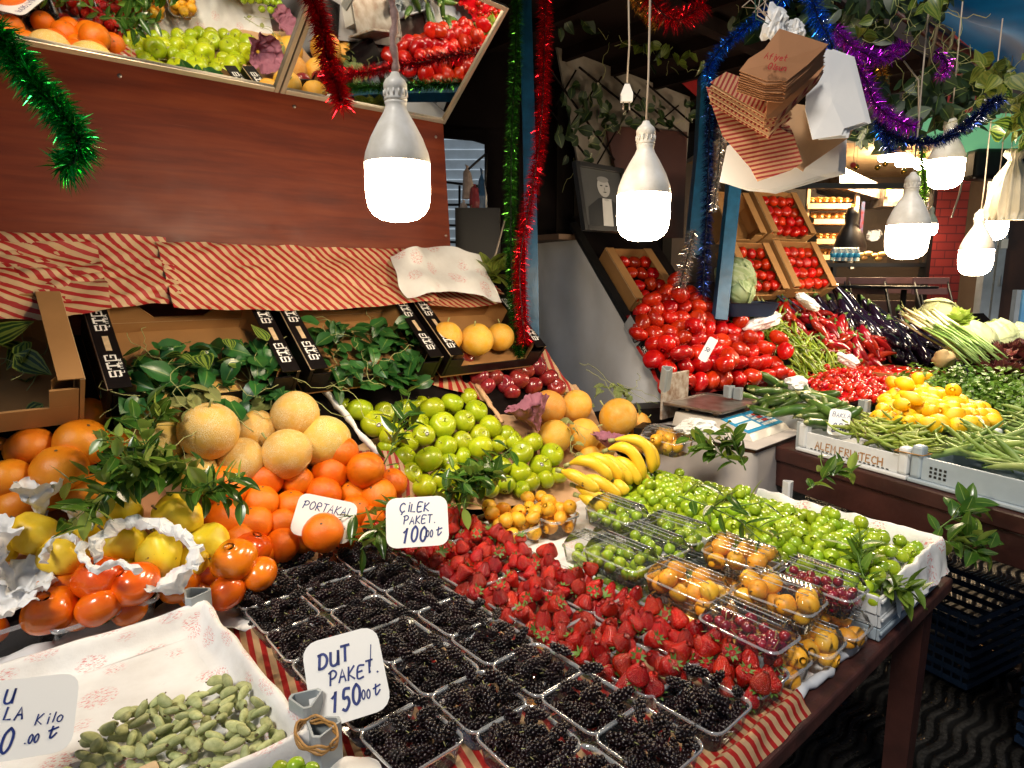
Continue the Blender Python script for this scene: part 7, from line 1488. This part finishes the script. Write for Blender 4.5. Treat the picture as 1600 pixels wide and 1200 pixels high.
tinsel([at(1010, -10, 2.4), at(1040, 25, 2.4), at(1065, 30, 2.4), at(1100, 5, 2.4)], .060, 'red', 'red tinsel garland looped at the top beside the gold one', 5000, 5)
tinsel([at(985, -10, 2.45), at(1010, 20, 2.45), at(1030, 40, 2.45)], .04, 'gold', 'short gold tinsel garland at the top edge', 4000, 6)
tinsel([at(1235, -10, 2.6), at(1150, 55, 2.6), at(1112, 95, 2.6), at(1105, 128, 2.6)], .04, 'blue', 'blue tinsel garland left of the paper bags', 5000, 7)
tinsel([at(1265, -10, 2.3), at(1280, 30, 2.3), at(1300, 70, 2.3), at(1295, 85, 2.3)], .05, 'blue', 'blue tinsel garland right of the paper bags', 5000, 8)
tinsel([at(1305, 45, 2.25), at(1335, 75, 2.25), at(1380, 90, 2.25), at(1412, 70, 2.25)], .040, 'purple', 'purple tinsel garland forming a loop under the ivy', 6500, 9)
tinsel([at(1325, 85, 2.2), at(1350, 120, 2.2), at(1370, 165, 2.2), at(1405, 190, 2.2), at(1430, 198, 2.2)], .042, 'purple', 'purple tinsel garland running down to the hanging string', 6500, 10)
tinsel([at(1460, 80, 2.5), at(1480, 100, 2.5), at(1468, 120, 2.5)], .035, 'purple', 'short purple tinsel tuft hanging from the canopy beam', 5000, 11)
tinsel([at(1370, 185, 2.3), at(1400, 215, 2.3), at(1455, 222, 2.3), at(1505, 200, 2.3), at(1545, 165, 2.3), at(1565, 155, 2.3)], .036, 'navy', 'dark blue tinsel garland sagging beneath the vine leaves', 8000, 12)
tinsel([at(1375, 190, 2.35), at(1385, 220, 2.35), at(1392, 240, 2.35)], .038, 'blue', 'short blue tinsel tuft below the purple garland', 6000, 13)
tinsel([at(1445, 215, 2.6), at(1440, 250, 2.6), at(1445, 290, 2.6), at(1438, 325, 2.6)], .026, 'lime', 'lime green tinsel garland hanging before the bakery window', 7000, 14)
tinsel([at(1376, 100, 2.6), at(1380, 130, 2.6)], .035, 'gold', 'small bronze tinsel tuft between the purple garlands', 5000, 15)
tinsel([at(1112, 100, 3.1), at(1108, 200, 3.1), at(1105, 320, 3.1), at(1098, 460, 3.1)], .045, 'navy', 'dark blue tinsel garland wound down between two blue posts', 5500, 16)
tinsel([at(1128, 190, 2.9), at(1125, 240, 2.9), at(1115, 330, 2.95)], .025, 'silver', 'thin silver tinsel garland behind the paper bags', 5000, 17)
tinsel([at(1085, 360, 3.2), at(1072, 410, 3.2), at(1062, 450, 3.2)], .05, 'silver', 'silver tinsel garland beside the tomato carton', 4500, 18)
# ---------------------------------------------------------------- bundles of bags on a hook
def bags(label, pix, D, n, dx, dy, dD, mts, name='paper_bag_bundle', cat='paper bags', th=.0016, text=None):
    o = empty(name, Matrix.Translation(at(pix[0][0], pix[0][1], D)), label, cat, 'bundles of bags on the hook'); o0 = o.matrix_world.inverted()
    for k in range(n):
        q = random.Random(k+len(pix)); P3 = [at(x+dx*k+q.gauss(0, 1.0), y+dy*k+q.gauss(0, 1.0), D+dD*k) for x, y in pix]; c = sum(P3, Vector())/len(P3); b = MB(); N = len(P3)
        nn = -CF; vf = [p+nn*.012*noise.noise(p*9) for p in P3]; ex = (P3[1]-P3[0]).normalized(); ey = nn.cross(ex); uv = [((p-c).dot(ex), (p-c).dot(ey)) for p in P3]
        b.v = [tuple(p) for p in vf]+[tuple(p-nn*th) for p in vf]+[tuple(c+nn*.004), tuple(c-nn*th)]
        for i in range(N): j = (i+1) % N; b.face((i, j, 2*N), 0, [uv[i], uv[j], (0, 0)]); b.face((N+j, N+i, 2*N+1), 0, [uv[j], uv[i], (0, 0)]); b.face((i, N+i, N+j, j), 0, [uv[i], uv[i], uv[j], uv[j]])
        b.obj('paper_bag' if 'paper' in name else 'plastic_bag', mts[k % len(mts)], o, False, o0)
    if text:
        c = at(text[0], text[1], D-.024); Mw = o0 @ Matrix.Translation(c) @ frame3(-CF, CR*math.cos(text[2])+CU*math.sin(text[2])).to_4x4(); b = MB()
        write(b, list('Afiyet'), -.034, .003, .016, wf=.55, wt=.17, slant=.3, gap=.12, M4=Mw); write(b, list('Olsun'), -.022, -.022, .016, wf=.55, wt=.17, slant=.3, gap=.12, M4=Mw); b.obj('lettering', M['redink'], o, False)
    return o
bags('white plastic bags hanging lowest behind the striped paper bags', [(1137, 228), (1180, 200), (1310, 210), (1309, 268), (1282, 275), (1250, 284), (1200, 298), (1160, 294), (1124, 284)], 1.98, 5, 3, 1, .006, [M['white_plastic_bag']], 'plastic_bag_bundle', 'plastic bags')
bags('brown paper bags slanting down to the right below the white bags', [(1200, 170), (1262, 185), (1333, 200), (1326, 216), (1258, 262), (1215, 240)], 1.93, 4, 1, -3, .006, [M['kraft_light']])
bags('plain light brown paper bags in the middle of the bundle', [(1218, 160), (1262, 165), (1270, 215), (1246, 262), (1190, 222), (1180, 180)], 1.90, 4, 3, 2, .006, [M['kraft_light']])
bags('striped paper bags lowest in the bundle, pointing down', [(1108, 152), (1170, 175), (1238, 212), (1252, 255), (1235, 268), (1184, 284), (1172, 262), (1128, 212)], 1.86, 5, -1, -4, .006, [M['striped3']])
bags('striped paper bags in the middle of the bundle, edges fanned out', [(1110, 128), (1135, 112), (1200, 135), (1240, 152), (1215, 170), (1205, 182), (1160, 158)], 1.79, 9, -.3, 4.2, .005, [M['striped3'], M['kraft_light']])
bags('brown paper bags with red edges fanned out at the right of the bundle', [(1200, 150), (1250, 118), (1290, 100), (1280, 118), (1215, 182), (1196, 184)], 1.77, 5, -.6, 3.4, .005, [M['kraft_plain'], M['striped3']])
bags('stack of plain brown paper bags printed Afiyet Olsun on top of the bundle', [(1219, 44), (1293, 68), (1262, 100), (1228, 128), (1222, 128), (1196, 128), (1155, 112), (1170, 92), (1195, 75)], 1.70, 10, -.5, 3.6, .004, [M['kraft_plain']], text=(1214, 96, -.12))
bags('smooth white plastic bags hanging right of the brown paper bags', [(1262, 108), (1292, 75), (1325, 88), (1352, 190), (1318, 203), (1314, 212), (1268, 217), (1258, 170)], 1.82, 3, 5, 1, .006, [M['white_plastic_bag']], 'plastic_bag_bundle', 'plastic bags')
wad(1212, 38, 1.78, .06, .09, M['white_plastic_bag'], 'crumpled white bag handles gathered at the hook', 81, .6, 'plastic bag', 'gathered bag handles'); wad(1240, 48, 1.80, .05, .05, M['white_plastic_bag'], 'small white bag knot right of the hook', 82, .6, 'plastic bag', 'gathered bag handles')
for i in range(9):
    q = random.Random(i+5); b = MB(); x = 1195+q.uniform(-25, 25); pts = [at(1212, 42, 1.78), at(x, 20+q.uniform(-10, 10), 1.78+q.uniform(-.05, .05)), at(x+q.uniform(-30, 10), 5+q.uniform(-10, 20), 1.8), at(1215+q.uniform(-25, 25), -30, 1.8)]; b.tube(pts, .0013, 5)
    tag(b.obj('string', M['green_plastic'] if i % 3 == 0 else M['cord']), 'thin string tying the bag bundle to the canopy', 'string', 'strings above the bag bundle')
# cream bags at the right
cbag = at(1580, 300, 2.7); b = MB(); b.lathe([(0, -.11), (.05, -.115), (.062, -.08), (.055, .0), (.045, .06), (.022, .11), (.016, .13), (.03, .15), (.026, .17), (0, .165)], 40, 0, None, lambda q: Vector((q.x*1.3*(1+.22*math.sin(14*math.atan2(q.y, q.x))), q.y*(1+.22*math.sin(14*math.atan2(q.y, q.x))), q.z)))
o = b.obj('plastic_bag_bundle', M['cream_bag'], None, True, Matrix.Translation(cbag)); tag(o, 'bundle of cream plastic bags hanging at the right frame edge', 'plastic bags'); cable('string', [at(1580, 245, 2.7), at(1582, 215, 2.7), at(1580, 150, 2.7)], .0015, M['iron'], 'string holding the cream plastic bags', parent=None)
# ---------------------------------------------------------------- canopy greenery, tarpaulin, beams
m_tp, n_t, b_t, o_t = newmat('blue_tarpaulin_cloth'); setc(b_t.inputs['Base Color'], (.006, .09, .22)); b_t.inputs['Roughness'].default_value = .7; b_t.inputs['Specular IOR Level'].default_value = .1; t_t = n_t.nodes.new('ShaderNodeBsdfTranslucent'); n_t.links.new(ramp(n_t, noisen(n_t, coords(n_t, rnd=False), 1.6, 3), [(.35, (.004, .05, .14)), (.7, (.01, .20, .42))]), t_t.inputs[0]); x_t = n_t.nodes.new('ShaderNodeMixShader'); x_t.inputs[0].default_value = .5; n_t.links.new(b_t.outputs[0], x_t.inputs[1]); n_t.links.new(t_t.outputs[0], x_t.inputs[2]); n_t.links.new(x_t.outputs[0], o_t.inputs[0])
tp = MB(); P4 = [at(1290, -160, 4.2), at(1420, 10, 5.0), at(1530, 105, 5.2), at(1640, 130, 4.6), at(1700, -100, 3.2), at(1500, -260, 3.0)]
def tarp(s, t_):
    a = at(1250, -150, 4.6).lerp(at(1600, 145, 4.6), s); b_ = at(1560, -260, 2.6).lerp(at(1800, 60, 2.6), s); p = a.lerp(b_, t_); return p+Vector((0, 0, .10*math.sin(s*9)*math.sin(PI*t_)+.05*math.sin(t_*11)))
o = sheet('blue_tarpaulin', tarp, 30, 20, m_tp, None); tag(o, 'blue tarpaulin roof above the right side of the street', 'tarpaulin')
bm_ = empty('canopy_beam', Matrix.Identity(4), 'rusty brown beam along the edge of the canopy under the tarpaulin', 'beam'); bar(1330, -30, 1545, 105, 3.6, .028, 'beam_bar', bm_, M['maroon'], 3.6); bar(1400, 20, 1540, 120, 3.4, .014, 'beam_bar', bm_, M['maroon'])
for (x0, y0, x1, y1) in ((1468, 25, 1450, 110), (1490, 50, 1480, 95), (1530, 100, 1500, 120), (1440, 20, 1430, 70)): bar(x0, y0, x1, y1, 2.9, .008, 'hanging_stick', bm_, M['stalk'])
cable('string', [at(1412, 95, 2.5), at(1435, 125, 2.5), at(1436, 200, 2.5)], .003, M['cord'], 'pale knotted string hanging among the vine leaves')
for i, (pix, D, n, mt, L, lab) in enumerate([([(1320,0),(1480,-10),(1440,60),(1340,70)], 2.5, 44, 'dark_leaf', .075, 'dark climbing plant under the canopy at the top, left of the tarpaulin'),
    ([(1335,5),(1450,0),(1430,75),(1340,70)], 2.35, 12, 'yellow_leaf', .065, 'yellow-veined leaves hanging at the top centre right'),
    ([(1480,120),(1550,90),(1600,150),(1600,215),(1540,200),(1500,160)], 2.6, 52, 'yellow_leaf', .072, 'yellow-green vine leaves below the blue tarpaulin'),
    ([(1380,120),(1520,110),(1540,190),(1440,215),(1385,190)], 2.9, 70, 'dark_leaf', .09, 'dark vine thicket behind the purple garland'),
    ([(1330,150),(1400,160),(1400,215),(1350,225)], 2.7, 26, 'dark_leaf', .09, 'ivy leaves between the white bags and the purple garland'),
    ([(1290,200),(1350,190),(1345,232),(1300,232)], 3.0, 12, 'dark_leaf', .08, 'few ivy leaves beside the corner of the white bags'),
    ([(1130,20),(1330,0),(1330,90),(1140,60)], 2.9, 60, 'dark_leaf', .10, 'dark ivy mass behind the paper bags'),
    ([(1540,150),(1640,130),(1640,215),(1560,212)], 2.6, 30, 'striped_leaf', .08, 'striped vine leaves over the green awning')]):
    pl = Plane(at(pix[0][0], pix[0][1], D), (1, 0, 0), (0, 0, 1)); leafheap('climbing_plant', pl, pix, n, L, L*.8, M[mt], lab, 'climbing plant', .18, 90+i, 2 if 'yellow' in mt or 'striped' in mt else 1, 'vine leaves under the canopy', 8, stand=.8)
# ================================================================ shop across the passage
YW = 7.0
def fx(px): return (px-800)*YW/ (F/math.cos(0))*1.0
def wp(px, py, Y=YW): r = ray(px, py); return CAM+r*(Y/r.y)
fc = empty('bakery_facade', Matrix.Identity(4), 'dark framed bakery shop front across the passage', 'facade')
def ybox(name, x0, y0, x1, y1, Y, th, mt, parent=None, bev=0, Y2=None):
    a = wp(x0, y1, Y); c = wp(x1, y0, Y); b = MB(); b.box((a.x, Y, a.z), (c.x, Y+th, c.z)); return b.obj(name, mt, parent, False)
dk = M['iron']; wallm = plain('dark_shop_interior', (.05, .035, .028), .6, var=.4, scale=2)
ybox('upper_frame', 1180, 286, 1466, 294, 7.0, .08, dk, fc); ybox('lower_frame', 1180, 411, 1456, 417, 7.0, .08, dk, fc); ybox('side_frame', 1456, 150, 1474, 560, 6.98, .12, dk, fc); ybox('frame_post', 1296, 417.5, 1302, 560, 7.0, .06, dk, fc)
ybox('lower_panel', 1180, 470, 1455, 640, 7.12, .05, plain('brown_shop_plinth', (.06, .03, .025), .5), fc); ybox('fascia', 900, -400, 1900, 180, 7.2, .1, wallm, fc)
gl = MB(); a = wp(1180, 411); c = wp(1456, 294); gl.box((a.x, 7.03, a.z), (c.x, 7.036, c.z)); gl.obj('window_pane', clearmat('shop_glass', (.98, .98, .97), .0, .0, .02, 1.2), fc, False)
shp = empty('shop_interior', Matrix.Identity(4), 'interior walls of the bakery', 'shop interior'); 
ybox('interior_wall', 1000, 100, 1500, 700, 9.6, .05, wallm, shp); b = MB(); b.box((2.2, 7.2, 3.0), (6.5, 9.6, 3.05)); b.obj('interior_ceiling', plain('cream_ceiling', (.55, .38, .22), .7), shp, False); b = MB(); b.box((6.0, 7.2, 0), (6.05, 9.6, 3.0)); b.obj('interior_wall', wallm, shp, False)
hd = empty('oven_hood', Matrix.Identity(4), 'grey steel oven hood inside the bakery window', 'hood'); b = MB(); P3 = [wp(1312, 258, 8.0), wp(1400, 300, 8.0), wp(1400, 318, 8.0), wp(1312, 292, 8.0)]; b.v = [tuple(p) for p in P3]+[tuple(p+Vector((0, .6, 0))) for p in P3]; b.face((0, 1, 2, 3)); b.face((7, 6, 5, 4)); [b.face((i, 4+i, 4+(i+1) % 4, (i+1) % 4)) for i in range(4)]; b.obj('hood_body', M['steel'], hd, False)
ybox('hood_box', 1380, 292, 1412, 322, 7.9, .4, M['steel'], hd); ybox('green_notice', 1384, 290, 1395, 307, 7.86, .01, plain('lime_paper', (.35, .55, .05), .6), hd)
# bread shelves
bs_ = empty('bread_shelf', Matrix.Identity(4), 'wooden bread shelves inside the bakery window', 'shelf'); ply = plain('pale_plywood', (.66, .46, .26), .6)
for i, (y, x0, x1) in enumerate(((342, 1272, 1332), (373, 1276, 1322), (398, 1285, 1330), (318, 1262, 1330))): ybox('shelf_board', x0, y, x1, y+8, 8.0, .02, ply, bs_); ybox('shelf_base', x0, y+6, x1, y+8, 8.021, .35, ply, bs_)
ybox('shelf_post', 1258, 290, 1263, 420, 8.05, .05, ply, bs_); ybox('shelf_post', 1334, 290, 1340, 420, 8.05, .05, M['silverprint'], bs_)
loaf = (lambda b: (b.lathe([(0, -1), (.3, -.9), (.46, -.5), (.5, 0), (.46, .5), (.3, .9), (0, 1)], 12), b.mesh('bread_loaf', skin('bread_crust', (.62, .30, .08), (.74, .44, .15), .5, 2, .01, .2, .2, 8)))[1])(MB())
k = 0
for y, x0, x1, n in ((336, 1268, 1330, 11), (368, 1278, 1322, 9), (312, 1266, 1330, 12), (322, 1264, 1340, 12), (393, 1274, 1300, 5)):
    for i in range(n):
        px = x0+(x1-x0)*(i+.5)/n; put('bread_loaf', (loaf, []), wp(px, y, 8.12+.06*(i % 2)), rot_to((0, 1, .25), R.uniform(0, 6)), R.uniform(.055, .068), 'golden bread roll on the bakery shelf', 'bread', 'bread on the bakery shelves'); k += 1
for i, (x, y, r_) in enumerate([(1345, 398, .05), (1356, 396, .055), (1367, 399, .05), (1378, 397, .055), (1350, 403, .045), (1372, 404, .05)]): put('bread_loaf', (loaf, []), wp(x, y, 7.5), rot_to((1, .2, .1)), r_, 'small pale roll in the tray at the window', 'bread', 'rolls in the window tray')
tb = ybox('roll_tray', 1336, 402, 1386, 411, 7.5, .25, M['stalk']); tag(tb, 'dark round tray of rolls at the bakery window', 'tray')
for i in range(9): b = MB(); b.lathe([(0, 0), (.03, .002), (.032, .10), (.02, .13), (.012, .15), (0, .152)], 10); o = b.obj('water_bottle', clearmat('bottle_plastic', (.5, .8, .95), .1, .2) if i == 0 else bpy.data.materials['bottle_plastic'], None, True, Matrix.Translation(wp(1301+i*4.6, 408, 7.4+.05*(i % 2)))); tag(o, 'small water bottle with blue label on the window ledge', 'bottle', 'water bottles on the window ledge'); b = MB(); b.lathe([(.0325, .04), (.0335, .041), (.0335, .085), (.0325, .086)], 10); b.obj('label', M['keyblue'], o)
o = ybox('drinks_poster', 1341, 315, 1352, 385, 7.6, .02, plain('blue_drink_poster', (.02, .22, .45), .4, c2=(.30, .03, .03), scale=12)); tag(o, 'narrow blue and red poster inside the bakery', 'poster')
b = MB(); b.lathe([(0, 0), (.16, .02), (.18, .22), (.12, .40), (.07, .48), (.08, .58), (.05, .66), (0, .67)], 16); o = b.obj('dark_sack', M['blackcard'], None, True, Matrix.Translation(wp(1325, 415, 7.7))); tag(o, 'dark rounded sack standing behind the water bottles', 'sack')
bulb(1454, 350, 20, 'small warm bulb glowing inside the bakery window', s=.9) 
for (x, y) in ((1400, 255), (1420, 262), (1445, 250)): pass
# pendant lamps inside the shop (lit)
for i, (x, y) in enumerate(((1395, 250), (1423, 258), (1452, 262))):
    o = empty('shop_lamp', Matrix.Translation(wp(x, y, 7.55)), ['left', 'middle', 'right'][i]+' flat lamp glowing under the bakery ceiling', 'lamp', 'flat bakery ceiling lamps'); b = MB(); b.lathe([(0, 0), (.14, .0), (.15, .02), (.15, .045)], 20); b.obj('lamp_diffuser', M['bulb2'], o); b = MB(); b.lathe([(.151, .0455), (.12, .08), (.03, .11), (0, .115)], 20); b.obj('lamp_shade', M['ceramic'], o); b = MB(); b.tube([(0, 0, .11), (0, 0, .6)], .005, 5); b.obj('lamp_cord', M['iron'], o)
for i, (x, y, c) in enumerate(((1333, 258, 'redink'), (1338, 261, 't_gold'), (1383, 256, 't_gold'), (1371, 262, 't_gold'), (1412, 268, 't_gold'), (1458, 291, 'redink'))):
    b = MB(); b.lathe([(r_*.022, z*.022) for r_, z in sph(8)], 12); o = b.obj('bauble', M[c], None, True, Matrix.Translation(wp(x, y, 5.5))); tag(o, ('red' if c == 'redink' else 'gold')+' bauble hanging before the bakery window', 'bauble', ('red' if c == 'redink' else 'gold')+' baubles'); b = MB(); b.tube([(0, 0, .02), (0, 0, .3)], .002, 4); b.obj('thread', M['cord'], o)
# brick column and door
b = MB(); a = wp(1470, 700, 6.9); c = wp(1528, -300, 6.9); b.add([(a.x, 6.9, 0), (c.x, 6.9, 0), (c.x, 6.9, 6), (a.x, 6.9, 6), (a.x, 7.3, 0), (a.x, 7.3, 6)], [(0, 1, 2, 3), (4, 0, 3, 5)], 0, None, [(0, 0), (.42, 0), (.42, 6), (0, 6), (-.4, 0), (-.4, 6)]); o = b.obj('brick_column', M['brick'], None, False); tag(o, 'red painted brick column between the bakery window and the door', 'column')
dr = empty('shop_door', Matrix.Identity(4), 'dark brown shop door with aluminium frame and long steel handle', 'door'); alu = plain('aluminium', (.50, .56, .62), .35, metal=.4)
x0 = wp(1529, 500, 6.85).x; x1 = x0+.10; b = MB(); b.box((x0, 6.85, 0), (x1, 6.95, 3)); b.obj('door_frame', alu, dr, False); b = MB(); b.box((x1+.03, 6.86, 0), (x1+.11, 6.94, 3)); b.obj('door_frame', alu, dr, False)
b = MB(); b.box((x1+.111, 6.88, 0), (x1+1.3, 6.92, 3)); b.obj('door_leaf', plain('brown_door', (.10, .045, .03), .3, c2=(.05, .025, .02), scale=3), dr, False)
bar(1552, 378, 1567, 378, 6.8, .012, 'handle', dr, alu); bar(1549, 441, 1563, 441, 6.8, .012, 'handle', dr, alu); bar(1566, 373, 1561, 447, 6.78, .018, 'handle', dr, alu); 
o = ybox('door_sticker', 1564, 373, 1576, 388, 6.84, .004, M['card'], dr)
o = empty('blue_sign', Matrix.Identity(4), 'blue poster stand at the right frame edge', 'sign'); ybox('sign_face', 1590, 453, 1640, 530, 5.5, .03, plain('blue_sign_print', (.01, .17, .55), .35, c2=(.25, .55, .75), scale=2), o); ybox('sign_frame', 1587, 453, 1589.5, 530, 5.49, .05, alu, o)
b = MB(); pA = [wp(1462, 196, 6.2), wp(1700, 180, 6.2), wp(1700, 258, 6.6), wp(1500, 238, 6.6)]; 
def awn(s, t_): a = wp(1400, 176, 5.6).lerp(wp(1720, 178, 5.6), s); c = wp(1488, 239, 6.7).lerp(wp(1720, 262, 6.7), s); return a.lerp(c, t_)
m_aw, n_a, b_a, o_a = newmat('green_awning_cloth'); setc(b_a.inputs['Base Color'], (.25, .72, .42)); b_a.inputs['Roughness'].default_value = .7; tl = n_a.nodes.new('ShaderNodeBsdfTranslucent'); setc(tl.inputs[0], (.25, .80, .45)); mxx = n_a.nodes.new('ShaderNodeMixShader'); mxx.inputs[0].default_value = .6; n_a.links.new(b_a.outputs[0], mxx.inputs[1]); n_a.links.new(tl.outputs[0], mxx.inputs[2]); n_a.links.new(mxx.outputs[0], o_a.inputs[0])
o = sheet('green_awning', awn, 12, 8, m_aw); tag(o, 'pale green awning over the shop door', 'awning')
b = MB(); b.box((-.35, -.1, -.14), (.35, .1, .14)); o = b.obj('wall_unit', M['blackcard'], None, False, Matrix.Translation(wp(1572, 258, 6.4))); md = o.modifiers.new('edge', 'BEVEL'); md.width = .04; md.segments = 3; tag(o, 'dark rounded box mounted above the shop door', 'wall box')
cable('electric_cable', [wp(1512, 238, 6.3), wp(1500, 300, 6.3), wp(1487, 340, 6.3)], .008, M['cord'], 'white cord hanging beside the brick column')
for i, (xa, ya, xb, yb) in enumerate(((1484, 335, 1470, 362),)): pass
# café chairs and tables
def chair(px, D, label, spin=0, w=.38):
    c = at(px, 560, D); o = empty('folding_chair', Matrix.Translation((c.x, c.y, .725)) @ Matrix.Rotation(spin, 4, 'Z'), label, 'chair', 'folding café chairs'); wd = plain('mauve_brown_slat', (.22, .10, .09), .5) if 'mauve_brown_slat' not in bpy.data.materials else bpy.data.materials['mauve_brown_slat']
    for z in (.70, .80): boxobj('back_slat', (-w/2, .16, z), (w/2, .18, z+.065), wd, o, None, .004)
    boxobj('seat', (-w/2, -.2, .445), (w/2, .16, .465), M['keyblue'] if False else plain('grey_green_seat', (.16, .24, .24), .5) if 'grey_green_seat' not in bpy.data.materials else bpy.data.materials['grey_green_seat'], o, None, .004)
    for sx in (-1, 1):
        b = MB(); b.tube([(sx*w*.46, -.22, 0), (sx*w*.46, .185, .86)], .011, 6); b.obj('leg', M['iron'], o); b = MB(); b.tube([(sx*w*.43, .22, 0), (sx*w*.43, -.17, .45)], .011, 6); b.obj('leg', M['iron'], o)
chair(1358, 6.4, 'folding café chair with two mauve slats, left of the small table', 0); chair(1462, 6.3, 'folding café chair with two mauve slats before the brick column', .1); chair(1413, 6.7, 'folding café chair half hidden behind the third bulb', 0); chair(1300, 6.7, 'folding café chair behind the right tomato carton', .1)
for px, D, l in ((1402, 6.1, 'small dark round café table between two folding chairs'), (1335, 6.6, 'dark café table against the bakery window')):
    c = at(px, 560, D); o = empty('cafe_table', Matrix.Translation((c.x, c.y, .79)), l, 'table', 'café tables'); b = MB(); b.lathe([(0, .70), (.26, .70), (.27, .71), (.27, .722), (0, .725)], 24); b.obj('tabletop', M['iron'], o); b = MB(); b.tube([(0, 0, .02), (0, 0, .69)], .025, 8); b.obj('leg', M['iron'], o); b = MB(); b.lathe([(0, 0), (.2, .0), (.2, .015), (.03, .03)], 16); b.obj('base', M['iron'], o)
b = MB(); b.box((1.9, 5.4, .002), (9, 8.4, .722)); tag(b.obj('raised_pavement', pavemat(False), None, False), kind='structure')
# plain dark buildings close the view behind the stalls
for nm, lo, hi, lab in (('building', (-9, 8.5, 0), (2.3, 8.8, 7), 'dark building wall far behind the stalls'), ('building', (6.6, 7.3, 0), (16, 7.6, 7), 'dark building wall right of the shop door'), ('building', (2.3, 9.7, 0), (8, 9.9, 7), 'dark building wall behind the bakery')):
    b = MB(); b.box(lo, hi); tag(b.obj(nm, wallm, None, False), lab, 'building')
